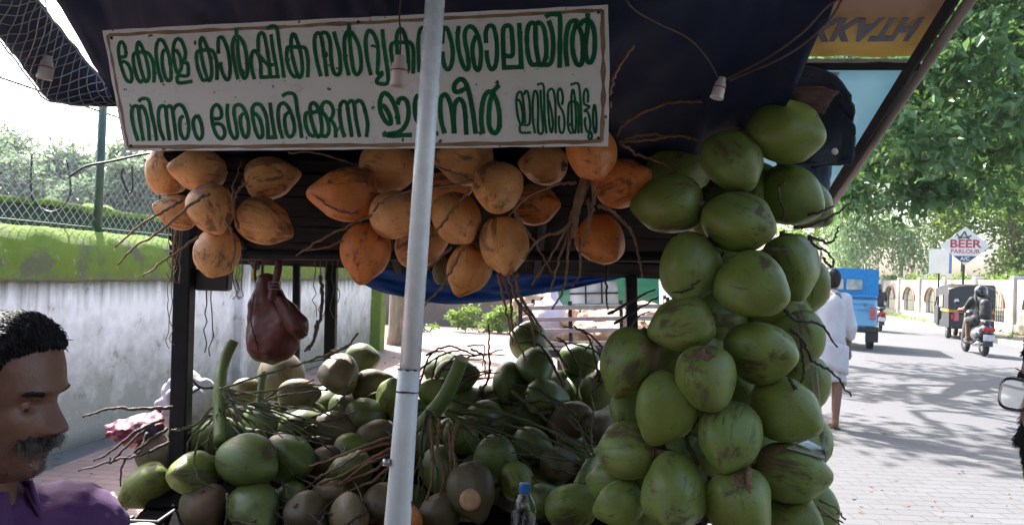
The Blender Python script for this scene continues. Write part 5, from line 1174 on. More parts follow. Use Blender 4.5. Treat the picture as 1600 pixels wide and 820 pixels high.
# ================================================================== coconuts
def coco_me(kind, seed):
    rg_ = random.Random(seed); nu, nv = 40, 30; asp, tipk, lob, sharp = {'green': (1.25, .12, .075, 2.3), 'orange': (1.24, .22, .036, 2.0), 'heap': (1.27, .18, .070, 2.2)}[kind]
    asp *= rg_.uniform(.95, 1.06); lob *= rg_.uniform(.6, 1.4); ph = rg_.uniform(0, 6); tw = rg_.uniform(-.3, .3); gro = rg_.choice([0, 0, 1]); vs_ = []; rad = .08
    for i in range(nv + 1):
        t_ = i / nv; th = math.pi * t_                      # 0 = stem end (-z), 1 = tip (+z)
        z = -math.cos(th); r_ = math.sin(th) ** .92
        sk = 1 + .10 * (-z) * (1 if z < 0 else .7)          # fuller at the stem end
        if kind == 'orange': sk = 1 + .12 * -z
        zz_ = z * asp
        if z > .55: zz_ += tipk * ((z - .55) / .45) ** 2.5; r_ *= 1 - .22 * ((z - .55) / .45)
        if z < -.8: zz_ += .10 * ((-.8 - z) / .2) ** 2       # flattened, slightly dimpled stem end
        for j in range(nu):
            a_ = 2 * math.pi * j / nu; env = math.sin(th) ** .7
            tri = math.cos(3 * (a_ + tw * z) + ph); k = 1 + lob * (tri if tri < 0 else tri ** 1.8) * env + .018 * nz(a_ * .6, z * 1.2, seed * 3.1)  + .012 * math.cos(5 * a_ + ph * 2) * env
            k += -.030 * gro * math.exp(-((((a_ - ph) % 6.283) - 3.14) / .16) ** 2) * env
            n_ = .020 * nz(math.cos(a_) * 1.5, math.sin(a_) * 1.5, z * 1.5 + seed) + .007 * nz(math.cos(a_) * 4, math.sin(a_) * 4, z * 3 + seed)
            vs_.append((rad * r_ * sk * (k + n_) * math.cos(a_), rad * r_ * sk * (k + n_) * math.sin(a_), rad * zz_))
    fs_ = [(i * nu + j, i * nu + (j + 1) % nu, (i + 1) * nu + (j + 1) % nu, (i + 1) * nu + j) for i in range(nv) for j in range(nu)]
    me_ = bpy.data.meshes.new(kind + '_coconut'); me_.from_pydata(vs_, [], fs_); me_.update(); me_.validate()
    me_.polygons.foreach_set('use_smooth', [True] * len(me_.polygons)); return me_, asp
LIB = {k: [coco_me(k, 11 * i + 3) for i in range(5)] for k in ('green', 'orange', 'heap')}
def calyx_me(seed):
    rg_ = random.Random(seed); mb = MB(); z0 = -.08 * 1.13
    mb.lathe((0, 0, z0), [(.001, -.012), (.007, -.013), (.009, -.006), (.012, .0), (.030, .004), (.034, .011), (.030, .014)], 12)
    for k in range(5):
        a_ = k * 1.257 + rg_.uniform(-.2, .2); ln = rg_.uniform(.030, .044)
        def pf(u, v): rr_ = .010 + ln * u; w_ = .018 * math.sin(math.pi * min(.97, .25 + .75 * u)) * (v - .5) * 2; return Vector((math.cos(a_) * rr_ - math.sin(a_) * w_, math.sin(a_) * rr_ + math.cos(a_) * w_, z0 - .002 + .30 * rr_ + .004 * math.sin(9 * u + k)))
        mb.slab(pf, 6, 4, .002)
    return mb.me('calyx')
CAL = [calyx_me(i) for i in range(3)]; rc = random.Random(5); KEY = {}
def coconut(kind, px, py, L_, W_, ang, d, label, mat=None, cal=True, group=None, tilt=0, name=None, mi=None):
    m_i = rc.randrange(5) if mi is None else mi; me_, asp = LIB[kind][m_i]; r_ = W_ / 2 * d / F; a_ = math.radians(ang)
    full = asp + (.10 if kind == 'orange' else .05); q = min(1, max(0, ((L_ / W_) ** 2 - 1) / max(.05, full * full - 1))); ti = math.acos(math.sqrt(q)) if tilt == 0 else math.radians(tilt)
    if tilt == 0: ti *= rc.choice((1, 1, -1)) * .9
    c = at(px, py, d); fw = (c - CAM).normalized(); im = (_r * math.cos(a_) + _u * math.sin(a_)); im = (im - fw * im.dot(fw)).normalized(); ax = im * math.cos(ti) - fw * math.sin(ti)
    sp = rc.uniform(0, 6.28); qn = ax.to_track_quat('Z', 'Y') @ Quaternion((0, 0, 1), sp)
    kk = mat or kind; key = (kind, m_i, kk)
    if key not in KEY:
        mm = me_.copy(); mm.materials.clear(); mm.materials.append(M[kk]); KEY[key] = mm
    o = bpy.data.objects.new(name or {'orange': 'orange_coconut'}.get(kind, 'green_coconut'), KEY[key]); COL.objects.link(o)
    o.rotation_mode = 'QUATERNION'; o.rotation_quaternion = qn; o.location = c; s_ = r_ / .083; o.scale = (s_, s_, s_); tag(o, label, 'coconut', group)
    if cal:
        ch = bpy.data.objects.new('calyx', CAL[rc.randrange(3)]); COL.objects.link(ch); ch.parent = o
        if not ch.data.materials: ch.data.materials.append(M['calyx'])
    return o
GO = 'orange coconuts hanging under the signboard'
for row in [
 (260, 268, 88, 66, 100, 2.42, 'orange coconut at the far left edge of the left bunch, behind its neighbour', 0),
 (312, 266, 90, 70, 175, 2.32, 'orange coconut at the top left of the left bunch, directly under the sign corner', 0),
 (422, 278, 92, 70, 8, 2.34, 'darker orange coconut at the top right of the left bunch', 0),
 (331, 327, 84, 74, -70, 2.24, 'orange coconut in the middle of the left bunch with a sunlit left side', 40),
 (412, 347, 95, 76, -25, 2.28, 'orange coconut pointing to the lower right in the left bunch', 0),
 (339, 395, 84, 73, -108, 2.28, 'pale orange coconut hanging lowest in the left bunch', 0),
 (278, 332, 76, 56, 165, 2.40, 'small orange coconut pointing left behind the left bunch', 0),
 (541, 304, 116, 88, 178, 2.22, 'big orange coconut pointing left at the left end of the middle bunch', 0),
 (572, 394, 101, 82, -100, 2.24, 'reddish orange coconut hanging tip down at the left of the white pole', 0),
 (608, 260, 108, 84, 3, 2.30, 'tan orange coconut tucked under the sign just left of the white pole', 0),
 (622, 334, 94, 78, 10, 2.18, 'orange coconut touching the white pole from the left', 30),
 (728, 250, 104, 80, 175, 2.28, 'orange coconut under the sign just right of the white pole', 0),
 (713, 342, 84, 78, -60, 2.16, 'scratched orange coconut just right of the white pole in mid row', 40),
 (778, 294, 90, 82, -95, 2.08, 'rounded tan orange coconut seen end on right of the pole, nearest to the camera', 66),
 (787, 383, 97, 80, -82, 2.14, 'orange coconut with long dark scratches hanging below the rounded one', 0),
 (732, 420, 92, 72, -112, 2.24, 'lowest orange coconut of the middle bunch with a pointed dark tip', 0),
 (838, 320, 78, 66, 0, 2.26, 'small orange coconut with a dark scorched side behind the stalk', 0),
 (849, 257, 82, 66, 178, 2.30, 'orange coconut under the sign left of the bright one at its corner', 0),
 (924, 240, 96, 82, -70, 2.02, 'bright orange coconut overlapping the lower right corner of the sign', 45),
 (974, 286, 94, 80, 20, 2.14, 'deep orange coconut at the right end touching the green ones', 0),
 (940, 376, 86, 78, -50, 2.22, 'orange coconut hanging alone at the lower right with a pale tip', 0),
 (658, 384, 92, 72, 20, 2.42, 'shaded orange coconut behind the white pole in the lower row', 0),
 (698, 293, 84, 70, 0, 2.42, 'shaded orange coconut deep between the others right of the pole', 0)]:
    px, py, L_, W_, an, d, lab, ti = row; coconut('orange', px, py, L_, W_, an, d, lab, 'orange' if ('deep orange' in lab or 'bright orange' in lab or 'reddish' in lab or 'alone' in lab or 'scorched' in lab or 'big orange' in lab) else 'peach', True, GO, ti)
coconut('heap', 692, 425, 46, 36, 90, 2.36, 'pale young coconut peeping out behind the lowest orange one', 'tan', False, None, 0, 'young_coconut')
GG = 'green coconuts hanging in the right column'
for row in [
 (1227, 208, 122, 101, -8, 1.98, 'topmost green coconut of the right column beside the navy cloth', 0),
 (1144, 254, 104, 94, -50, 2.00, 'green coconut second from the top, left of and below the topmost', 40),
 (1043, 320, 119, 96, 182, 2.02, 'dark speckled green coconut touching the deep orange one', 0),
 (1153, 347, 119, 98, -14, 1.94, 'green coconut with a nippled tip in the upper middle of the column', 0),
 (1236, 307, 110, 96, -25, 2.06, 'green coconut below the topmost with a pale curved edge', 0),
 (1258, 316, 100, 80, -40, 2.18, 'green coconut half hidden behind the one with the pale curved edge', 0),
 (1076, 419, 108, 99, -100, 1.96, 'speckled green coconut with a sunken rim left of the small gap of light', 35),
 (1176, 448, 121, 106, -20, 1.88, 'large green coconut in the middle of the column with a bruised lower right end', 0),
 (1236, 415, 116, 90, -75, 2.04, 'smooth light green coconut leaning behind the large middle one', 0),
 (1256, 446, 104, 80, -95, 2.14, 'green coconut at the right edge of the column level with the walking man\'s head', 0),
 (1067, 508, 116, 87, 195, 1.92, 'broad green coconut lying sideways above the long diagonal ones', 0),
 (984, 565, 130, 94, -115, 1.98, 'long green coconut with a brown patch at the left edge of the column', 0),
 (1189, 549, 116, 100, -12, 1.90, 'green coconut under the large middle one with a scuffed right end', 0),
 (1248, 528, 112, 80, -85, 2.08, 'brownish green coconut at the right edge with black twigs across it', 0),
 (1104, 593, 111, 97, -80, 1.84, 'pear shaped green coconut in the centre of the column, bulging forward', 0),
 (1039, 635, 129, 98, -112, 1.90, 'long green coconut leaning to the left under the pear shaped one', 0),
 (1228, 641, 120, 102, -28, 1.90, 'lobed green coconut with a deep crease beside the metal strip', 0),
 (1139, 682, 117, 100, -98, 1.86, 'green coconut with yellow and black scars on its shoulder', 0),
 (984, 705, 107, 92, 178, 1.98, 'green coconut with a brown right half at the left edge low down', 0),
 (1236, 736, 126, 94, -8, 1.90, 'green coconut with a brown shoulder lying under the metal plate', 0),
 (1053, 767, 110, 106, -95, 1.86, 'bright green coconut low in the middle of the column', 45),
 (1157, 790, 116, 106, -88, 1.84, 'green coconut at the bottom with a twig lying across it', 0),
 (968, 786, 90, 68, 200, 1.98, 'small pale green coconut at the bottom left of the column', 0),
 (952, 752, 76, 62, 180, 2.08, 'green coconut mostly hidden behind the small one at the bottom left', 0),
 (1240, 808, 92, 78, -20, 1.92, 'green coconut cut off by the bottom edge under the one with the brown shoulder', 0),
 (1276, 792, 88, 66, -60, 2.08, 'yellow green coconut at the bottom right edge of the column', 0),
 (1256, 600, 116, 80, -90, 2.16, 'light green coconut behind the metal strip, seen as a narrow edge', 0),
 (984, 645, 96, 66, -85, 2.14, 'pale green coconut squeezed behind the long leaning one', 0),
 (1260, 690, 96, 76, -80, 2.18, 'green coconut behind the metal strip below the narrow edge', 0),
 (1062, 256, 112, 96, 200, 2.34, 'very dark green coconut in the shade behind the right end of the sign', 0)]:
    px, py, L_, W_, an, d, lab, ti = row; coconut('green', px, py, L_, W_, an, d, lab, None, True, GG, ti)
for px, py in ((1130, 420), (1110, 495), (1160, 610), (1060, 720), (1190, 705), (1110, 760), (1010, 780), (1215, 480), (1180, 300), (1092, 645), (1078, 545), (1040, 585), (1150, 640), (1095, 700), (1000, 730), (1120, 330)):
    coconut('green', px, py, 112, 96, rc.uniform(0, 360), 2.14, 'green coconut almost hidden behind the front nuts of the right column', None, False, GG + ' at the back')
GH = 'coconuts heaped on the counter'
def hd(y): return 2.35 + (820 - y) / 260 * .78
for row in [
 ('heap', 301, 741, 76, 72, 175, 2.40, 'rounded green coconut overlapping the dark post on the heap', 'green'),
 ('heap', 388, 721, 98, 86, -20, 2.42, 'large dark green coconut right of the rounded one by the post', 'heap'),
 ('heap', 452, 716, 84, 76, -30, 2.55, 'green coconut behind the right side of the large dark one', 'heap'),
 ('heap', 398, 796, 88, 80, -60, 2.36, 'brown green coconut at the bottom under the large dark one', 'heap'),
 ('heap', 320, 798, 86, 76, -80, 2.38, 'brown coconut at the bottom beside the dark post', 'brown'),
 ('heap', 228, 758, 88, 66, 215, 2.56, 'yellow green coconut left of the dark post above the black crate', 'green'),
 ('heap', 244, 712, 70, 58, -70, 2.66, 'brown coconut left of the dark post under the pink bag', 'brown'),
 ('heap', 466, 617, 68, 54, 5, 2.86, 'pale greyish oval coconut right of the tan one', 'tan'),
 ('heap', 385, 610, 50, 42, 10, 3.02, 'small pale grey coconut at the back beside the green stalk', 'tan'),
 ('heap', 440, 588, 82, 74, -80, 3.00, 'big tan coconut under the maroon handbag', 'tan'),
 ('heap', 531, 586, 66, 63, -60, 2.90, 'round olive tan coconut standing above the heap right of the bag', 'tan'),
 ('heap', 566, 562, 58, 50, 10, 3.14, 'dark olive coconut at the back right of the round tan one', 'heap'),
 ('heap', 582, 604, 70, 56, 20, 2.96, 'reddish brown coconut leaning left of the white pole at the back', 'brown'),
 ('heap', 611, 620, 60, 50, 80, 2.84, 'bright green striped coconut peeping out left of the white pole', 'green'),
 ('heap', 572, 650, 70, 58, 0, 2.80, 'dark green coconut under the reddish brown one', 'heap'),
 ('heap', 589, 682, 80, 58, 22, 2.72, 'brown and green coconut touching the white pole at mid height', 'brown'),
 ('heap', 548, 733, 94, 60, 200, 2.52, 'green and brown coconut pointing left, half under dry stalks', 'heap'),
 ('heap', 508, 722, 76, 52, 205, 2.62, 'slim pale brown coconut behind the green and brown one', 'brown'),
 ('heap', 548, 700, 60, 46, 15, 2.66, 'yellow green sliver of a coconut above the one pointing left', 'green'),
 ('heap', 516, 770, 66, 52, 190, 2.48, 'tan coconut below the one pointing left', 'tan'),
 ('heap', 546, 804, 66, 62, -60, 2.34, 'greenish tan round coconut at the bottom left of the white pole', 'tan'),
 ('heap', 482, 806, 78, 70, -40, 2.36, 'dark brown coconut at the bottom between the tan ones', 'brown'),
 ('heap', 456, 780, 60, 56, 40, 2.46, 'dark green coconut wedged at the bottom right of the large one', 'heap'),
 ('heap', 598, 786, 74, 62, 60, 2.42, 'brown coconut low behind the white pole', 'brown'),
 ('heap', 828, 536, 68, 62, -80, 3.20, 'dark olive coconut highest at the back of the heap before the truck', 'heap'),
 ('heap', 838, 574, 64, 58, -70, 3.00, 'dark green smooth coconut in front of the highest one', 'heap'),
 ('heap', 795, 597, 66, 56, -100, 3.02, 'dark green coconut left of the smooth one at the back', 'heap'),
 ('heap', 906, 562, 64, 58, 0, 3.12, 'nearly black coconut behind twigs in front of the truck', 'heap'),
 ('heap', 719, 684, 66, 58, -80, 2.70, 'green coconut right of the cut stalk hanging over twigs', 'green'),
 ('heap', 773, 720, 84, 70, -95, 2.52, 'large ribbed brown green coconut right of the pole', 'heap'),
 ('heap', 690, 734, 80, 66, -70, 2.54, 'dark coconut right beside the white pole under hanging twigs', 'heap'),
 ('heap', 832, 698, 72, 60, -20, 2.66, 'dark green coconut above the water bottle', 'heap'),
 ('heap', 876, 727, 68, 58, 10, 2.58, 'reddish brown coconut right of the water bottle', 'brown'),
 ('heap', 808, 752, 70, 56, -60, 2.46, 'green coconut directly behind the water bottle', 'green'),
 ('heap', 894, 790, 92, 74, 15, 2.32, 'green and brown coconut at the bottom right of the water bottle', 'green'),
 ('heap', 852, 784, 70, 60, 0, 2.42, 'olive coconut touching the water bottle on the right', 'heap'),
 ('heap', 852, 622, 82, 56, 0, 2.88, 'olive green coconut lying under crossed stalks', 'heap'),
 ('heap', 894, 654, 68, 60, 30, 2.80, 'dull brown coconut behind the crossed stalks', 'brown'),
 ('heap', 940, 668, 62, 54, 20, 2.74, 'reddish coconut left of the hanging green column', 'brown'),
 ('heap', 758, 656, 68, 62, 0, 2.80, 'dark coconut in shade behind the large ribbed one', 'heap'),
 ('heap', 714, 588, 72, 60, 10, 3.04, 'dark coconut at the back right of the cut stalk', 'heap'),
 ('heap', 688, 576, 56, 48, 60, 3.14, 'dark green coconut at the back between pole and cut stalk', 'heap'),
 ('heap', 677, 611, 60, 42, 35, 2.92, 'shiny green coconut with a bright rim behind the cut stalk', 'green'),
 ('heap', 744, 738, 60, 54, 80, 2.60, 'green coconut squeezed left of the large ribbed one', 'green'),
 ('heap', 936, 610, 66, 58, 40, 2.96, 'dark coconut between the crossed stalks and the green column', 'heap'),
 ('heap', 522, 672, 74, 62, 0, 2.76, 'dark coconut in shade above the slim pale brown one', 'brown'),
 ('heap', 470, 665, 76, 64, 20, 2.78, 'dark green coconut in shade under the pale oval one', 'heap'),
 ('heap', 415, 660, 74, 62, 160, 2.82, 'dark green coconut under the fan of green stalks', 'heap'),
 ('heap', 345, 680, 70, 60, 180, 2.72, 'dark green coconut behind the post and the green stalk', 'heap'),
 ('heap', 295, 690, 70, 60, 30, 2.76, 'green coconut right behind the dark post', 'heap'),
 ('heap', 640, 650, 66, 58, 20, 2.84, 'dark coconut behind the joint of the white pole', 'heap'),
 ('heap', 652, 700, 70, 60, 20, 2.68, 'dark brown coconut behind the white pole', 'brown'),
 ('heap', 690, 800, 76, 64, 40, 2.40, 'dark brown coconut at the bottom right of the pole', 'brown'),
 ('heap', 940, 725, 66, 58, 80, 2.56, 'dark coconut in shade at the left edge of the green column', 'heap')]:
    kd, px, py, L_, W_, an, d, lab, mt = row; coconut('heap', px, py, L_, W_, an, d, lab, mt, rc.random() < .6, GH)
coconut('orange', 632, 812, 62, 54, 90, 2.30, 'single orange coconut at the bottom hidden behind the white pole', None, False, GH)
# the nut whose end has been sliced off
cn_ = coconut('heap', 738, 766, 92, 76, -75, 2.40, 'coconut with its pale end sliced off, left of the water bottle', 'brown', False, GH, 20)
fc = at(735, 780, 2.40) - (at(735, 780, 2.4) - CAM).normalized() * .083; fw = (fc - CAM).normalized(); mb = MB(); Mz = (-fw).to_track_quat('Z', 'Y').to_matrix()
mb.lathe(fc, [(.034, -.03), (.032, -.006), (.029, .0), (.020, .002), (.006, .0015), (.001, .001)], 18, Mz); fo = link('cut_face', mb.me('cut_face'), M['cutface'], None, False, True)
fo.parent = cn_; bpy.context.view_layer.update(); fo.matrix_parent_inverse = cn_.matrix_basis.inverted()
# nuts buried in the heap
rb = random.Random(17)
for _ in range(64):
    px = rb.uniform(300, 950); py = rb.uniform(610, 830)
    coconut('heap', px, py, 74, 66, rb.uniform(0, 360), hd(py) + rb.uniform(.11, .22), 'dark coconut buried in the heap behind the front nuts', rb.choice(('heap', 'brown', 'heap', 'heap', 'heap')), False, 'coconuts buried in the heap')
# ================================================================== stalks and twigs
rs_ = random.Random(31)
def twigline(pts, r0, r1, zig=.006, n=7, knob=True):
    """zig-zag flower stalk through points"""
    pts = [pts[0]] + [Vector(p) + Vector((rs_.gauss(0, 1), rs_.gauss(0, 1), rs_.gauss(0, 1))) * .007 for p in pts[1:]]; P = crom(pts, n); out = []; rad = []; m = len(P)
    for i, p in enumerate(P):
        s_ = 1 if i % 2 else -1; j = Vector((rs_.gauss(0, 1), rs_.gauss(0, 1), rs_.gauss(0, 1))) * zig * .5 + _r * s_ * zig * .45 + _u * s_ * zig * .3 * (1 if (i // 2) % 2 else -1)
        out.append(p + (j if 0 < i < m - 1 else Vector()))
        t_ = i / (m - 1); rad.append((r0 + (r1 - r0) * t_) * (1 + (.28 if (knob and i % 2) else 0)))
    return out, rad
def stalk(name, label, lines, mat, group=None, main=None, mm=None, zig=.0025):
    """lines: lists of (px,py,d) with radii in px at that depth"""
    f0 = lines[0][2][0] if main is None else main[0][0]; t = thing(name, label, 'stalk', at(*f0), 0, group)
    if main is not None:
        pl, r0, r1 = main; mb = MB(); P = crom([at(*p) for p in pl], 7); m = len(P); mb.tube(P, [(r0 + (r1 - r0) * i / (m - 1)) * (1 + (.22 * nz(i * .9, r0 * 999) if mat == 'twig' else .05 * nz(i * .5, 3))) for i in range(m)], 12); mb.build('main_stem', M[mm or mat], t, True)
    for r0, r1, pl in lines:
        mb = MB(); o, rd = twigline([at(*p) for p in pl], r0, r1, zig); mb.tube(o, rd, 5); mb.build('twig', M[mat], t, True)
    return t
GT = 'coconut stalks'
D = 2.02
stalk('coconut_stalk', 'knotty dry brown stalk with rope like twigs hanging right of the middle orange bunch', [
 (.0042, .0022, [(905, 290, D), (893, 330, D), (870, 380, D), (830, 450, D)]), (.0042, .0022, [(900, 310, D), (888, 370, D), (868, 415, D), (855, 452, D)]), (.0042, .0022, [(893, 330, D), (886, 390, D), (880, 440, D), (862, 480, D)]),
 (.0042, .0022, [(900, 285, D - .02), (870, 290, D - .03), (830, 315, D - .03), (800, 335, D - .02)]), (.005, .003, [(918, 310, D), (922, 350, D), (918, 385, D)]), (.006, .004, [(923, 260, D - .02), (926, 310, D - .02), (921, 350, D - .02)]),
 (.005, .0025, [(905, 330, D), (870, 352, D), (840, 378, D), (828, 410, D)]), (.005, .0025, [(935, 320, D - .02), (960, 335, D - .03), (985, 365, D), (996, 400, D), (1000, 440, D)]), (.004, .002, [(905, 370, D), (900, 420, D), (884, 455, D)])],
 'twig', GT, ([(925, 262, D + .03), (912, 290, D), (900, 330, D), (896, 372, D)], .018, .008), 'twig', .0025)
for x, y in ((887, 316), (911, 336)):
    pass
stalk('coconut_stalk', 'spray of dark rope like twigs hanging below the scratched orange coconut', [
 (.0045, .0025, [(782, 425, 2.1), (795, 470, 2.1), (806, 510, 2.12), (820, 560, 2.14)]), (.0045, .0025, [(792, 425, 2.1), (808, 465, 2.1), (822, 500, 2.1), (836, 540, 2.12)]), (.0045, .0025, [(800, 423, 2.1), (818, 460, 2.1), (832, 495, 2.1)]),
 (.0045, .0025, [(806, 424, 2.1), (828, 465, 2.1), (845, 500, 2.12), (848, 520, 2.12)]), (.004, .002, [(778, 428, 2.1), (788, 480, 2.1), (796, 540, 2.12)])], 'twig', GT)
stalk('coconut_stalk', 'long thin twigs draped across the middle orange coconuts', [
 (.004, .003, [(738, 282, 2.0), (700, 288, 2.04), (640, 300, 2.08), (598, 315, 2.10), (580, 335, 2.12)]), (.004, .0025, [(730, 278, 2.02), (706, 268, 2.04), (680, 262, 2.08)]), (.004, .0025, [(735, 296, 2.02), (705, 330, 2.04), (676, 366, 2.06), (662, 380, 2.06)]),
 (.004, .0025, [(735, 374, 2.12), (718, 396, 2.12), (690, 440, 2.14), (662, 480, 2.16)]), (.004, .002, [(706, 386, 2.12), (680, 410, 2.12), (655, 430, 2.14), (640, 442, 2.14)]), (.0035, .002, [(805, 335, 2.04), (820, 360, 2.05), (838, 385, 2.06), (860, 425, 2.1)])], 'twig', GT)
stalk('coconut_stalk', 'thin twigs sticking out left of the big orange coconut by the pole', [
 (.004, .002, [(585, 335, 2.14), (550, 352, 2.16), (510, 372, 2.18), (462, 395, 2.2)]), (.0035, .002, [(535, 375, 2.2), (510, 386, 2.2), (470, 400, 2.22)]), (.004, .002, [(560, 335, 2.12), (520, 325, 2.14), (480, 302, 2.16)]), (.0035, .002, [(450, 238, 2.24), (500, 250, 2.26), (560, 262, 2.26)])], 'twig', GT)
stalk('coconut_stalk', 'dry twigs spreading left from the left orange bunch over the mossy wall', [
 (.0045, .002, [(285, 312, 2.18), (255, 332, 2.16), (215, 360, 2.14), (175, 388, 2.12)]), (.0045, .002, [(328, 302, 2.1), (300, 325, 2.1), (255, 362, 2.1), (220, 385, 2.1), (182, 412, 2.1)]), (.004, .002, [(310, 370, 2.2), (285, 388, 2.18), (255, 408, 2.16), (230, 428, 2.14)]),
 (.004, .002, [(352, 340, 2.16), (362, 375, 2.16), (358, 420, 2.16)]), (.004, .002, [(372, 358, 2.2), (368, 300, 2.22), (376, 250, 2.3)]), (.0035, .002, [(384, 285, 2.2), (372, 298, 2.2), (366, 318, 2.2)]), (.0035, .0015, [(275, 360, 2.2), (270, 400, 2.2), (262, 440, 2.2)])], 'twig', GT)
KN = .72
stalk('coconut_stalk', 'pale knobbly stalks reaching right from the sign corner to the green coconuts', [
 (.005, .003, [(962, 212, 2.05), (985, 186, 2.05), (1030, 168, 2.04), (1075, 161, 2.04), (1122, 160, 2.05)]), (.0042, .0025, [(965, 222, 2.05), (1010, 220, 2.05), (1060, 216, 2.06), (1090, 218, 2.08)]), (.0045, .0025, [(968, 224, 2.05), (1000, 235, 2.05), (1030, 250, 2.06), (1060, 268, 2.06)]), (.005, .003, [(972, 218, 2.06), (1020, 212, 2.07), (1075, 214, 2.08)]),
 (.005, .0025, [(950, 150, 1.62), (972, 110, 1.62), (985, 70, 1.62)]), (.005, .003, [(952, 160, 1.66), (945, 195, 1.75), (950, 215, 1.95)])], 'twig', GT)
stalk('coconut_stalk', 'grey stalks behind the two topmost green coconuts', [
 (.006, .003, [(1165, 180, 2.12), (1130, 190, 2.14), (1100, 182, 2.16), (1060, 172, 2.2)]), (.005, .003, [(1150, 200, 2.14), (1110, 198, 2.16), (1075, 190, 2.2)]), (.005, .003, [(1160, 215, 2.1), (1120, 225, 2.14), (1090, 240, 2.14)])], 'fibre', GT, ([(1172, 178, 2.14), (1160, 195, 2.12), (1150, 220, 2.12)], .015, .010), 'calyx')
stalk('coconut_stalk', 'black branching twigs reaching over the street at the right of the green column', [
 (.005, .002, [(1240, 355, 2.0), (1265, 352, 1.98), (1295, 338, 1.98), (1320, 320, 1.98)]), (.004, .002, [(1262, 368, 1.98), (1285, 376, 1.98), (1300, 378, 1.98), (1322, 350, 1.98)]), (.004, .002, [(1262, 372, 1.98), (1275, 385, 1.98), (1290, 400, 1.98), (1297, 412, 1.98)]), (.0035, .002, [(1285, 402, 1.98), (1300, 412, 1.98), (1305, 405, 1.98)]), (.004, .002, [(1262, 335, 1.98), (1282, 328, 1.97), (1305, 322, 1.97)])], 'twig_dark', GT, None, None, .0025)
stalk('coconut_stalk', 'black twigs crossing the brownish green coconut in front of the walking man', [
 (.005, .002, [(1225, 485, 1.90), (1250, 495, 1.90), (1280, 512, 1.90), (1312, 543, 1.90)]), (.005, .002, [(1235, 515, 1.88), (1258, 535, 1.88), (1270, 560, 1.88), (1300, 580, 1.88), (1330, 612, 1.88)]), (.004, .002, [(1250, 530, 1.88), (1258, 560, 1.88), (1255, 590, 1.88), (1250, 615, 1.88)]), (.004, .002, [(1232, 590, 1.85), (1240, 605, 1.85), (1252, 612, 1.85), (1254, 622, 1.85)])], 'twig_dark', GT, None, None, .0025)
stalk('coconut_stalk', 'rope like twig lying across the bottom green coconut of the column', [(.0055, .0035, [(1170, 730, 1.80), (1180, 750, 1.78), (1178, 785, 1.77), (1170, 830, 1.77)])], 'twig', GT)
stalk('coconut_stalk', 'pale twigs under the bottom right green coconut', [(.004, .002, [(1250, 785, 1.9), (1275, 800, 1.9), (1310, 812, 1.9)]), (.004, .002, [(1262, 782, 1.9), (1290, 800, 1.9), (1312, 822, 1.9)]), (.004, .002, [(1280, 780, 1.9), (1305, 795, 1.9), (1322, 812, 1.9)])], 'fibre', GT, None, None, .003)
stalk('coconut_stalk', 'dark stalks binding the front green coconuts of the column together', [(.006, .004, [(1150, 400, 2.0), (1165, 395, 1.95), (1205, 388, 1.9), (1228, 392, 1.9)]), (.006, .004, [(1060, 715, 1.94), (1035, 705, 1.92), (1010, 700, 1.92)]), (.006, .004, [(1090, 650, 1.9), (1075, 690, 1.9), (1100, 720, 1.88)]), (.006, .004, [(1100, 820, 1.88), (1110, 780, 1.88), (1105, 750, 1.88)]),
  (.003, .002, [(1225, 285, 1.94), (1216, 300, 1.93), (1222, 325, 1.92), (1218, 345, 1.92)]), (.0035, .002, [(1130, 395, 2.0), (1100, 430, 1.9), (1075, 455, 1.88), (1050, 460, 1.88)])], 'twig_dark', GT, None, None, .003)
# cut green stalks on the heap
def cut_stem(pl, r0, r1, label, lines, face=True):
    t = stalk('green_stalk', label, lines, 'twig_green', 'cut green stalks', (pl, r0, r1), 'stemgreen', .002)
    if face:
        P = [at(*p) for p in pl]; ax = (P[0] - P[1]).normalized(); q = ax.to_track_quat('Z', 'Y').to_matrix(); mb = MB(); mb.lathe(P[0] + ax * .002, [(r0 * .97, -.004), (r0 * .93, .0), (r0 * .5, .002), (.001, .002)], 14, q); mb.build('cut_face', M['cutstem'], t, True)
    return t
def fan(c, n, a0, a1, l0, l1, d, dd=.06, sag=.15, r=.004):
    out = []
    for i in range(n):
        a_ = math.radians(a0 + (a1 - a0) * i / max(1, n - 1) + rs_.uniform(-6, 6)); ln = rs_.uniform(l0, l1); x, y = c[0] + rs_.uniform(-6, 6), c[1] + rs_.uniform(-14, 14)
        pts = [(x, y, d)]
        for k in (.33, .66, 1.0): pts.append((x + math.cos(a_) * ln * k, y - math.sin(a_) * ln * k + sag * ln * k * k, d - dd * k + rs_.uniform(-.02, .02)))
        out.append((r, r * .5, pts))
    return out
cut_stem([(365, 532, 2.74), (352, 560, 2.72), (345, 590, 2.66), (343, 640, 2.56), (345, 690, 2.46)], .019, .022, 'curved green stalk standing upright beside the white sack, its twigs fanning right', fan((348, 618), 13, -60, 18, 90, 200, 2.58, .12, .12) + fan((345, 650), 7, -120, -50, 60, 120, 2.52, .06, .1) + fan((345, 640), 5, 190, 230, 50, 90, 2.56, .06, .1), False)
cut_stem([(722, 560, 2.50), (710, 590, 2.52), (695, 620, 2.54), (672, 650, 2.58), (660, 665, 2.6)], .022, .030, 'thick pale green stalk with a slanted cut face right of the white pole', fan((672, 650), 9, -125, -55, 90, 200, 2.52, .08, .05) + fan((700, 640), 5, -45, -5, 120, 260, 2.56, .1, .12))
cut_stem([(412, 582, 2.80), (408, 605, 2.78), (404, 640, 2.74)], .012, .014, 'short yellow green stalk stub standing behind the fan of green twigs', fan((404, 640), 7, -40, 30, 60, 150, 2.74, .06, .1))
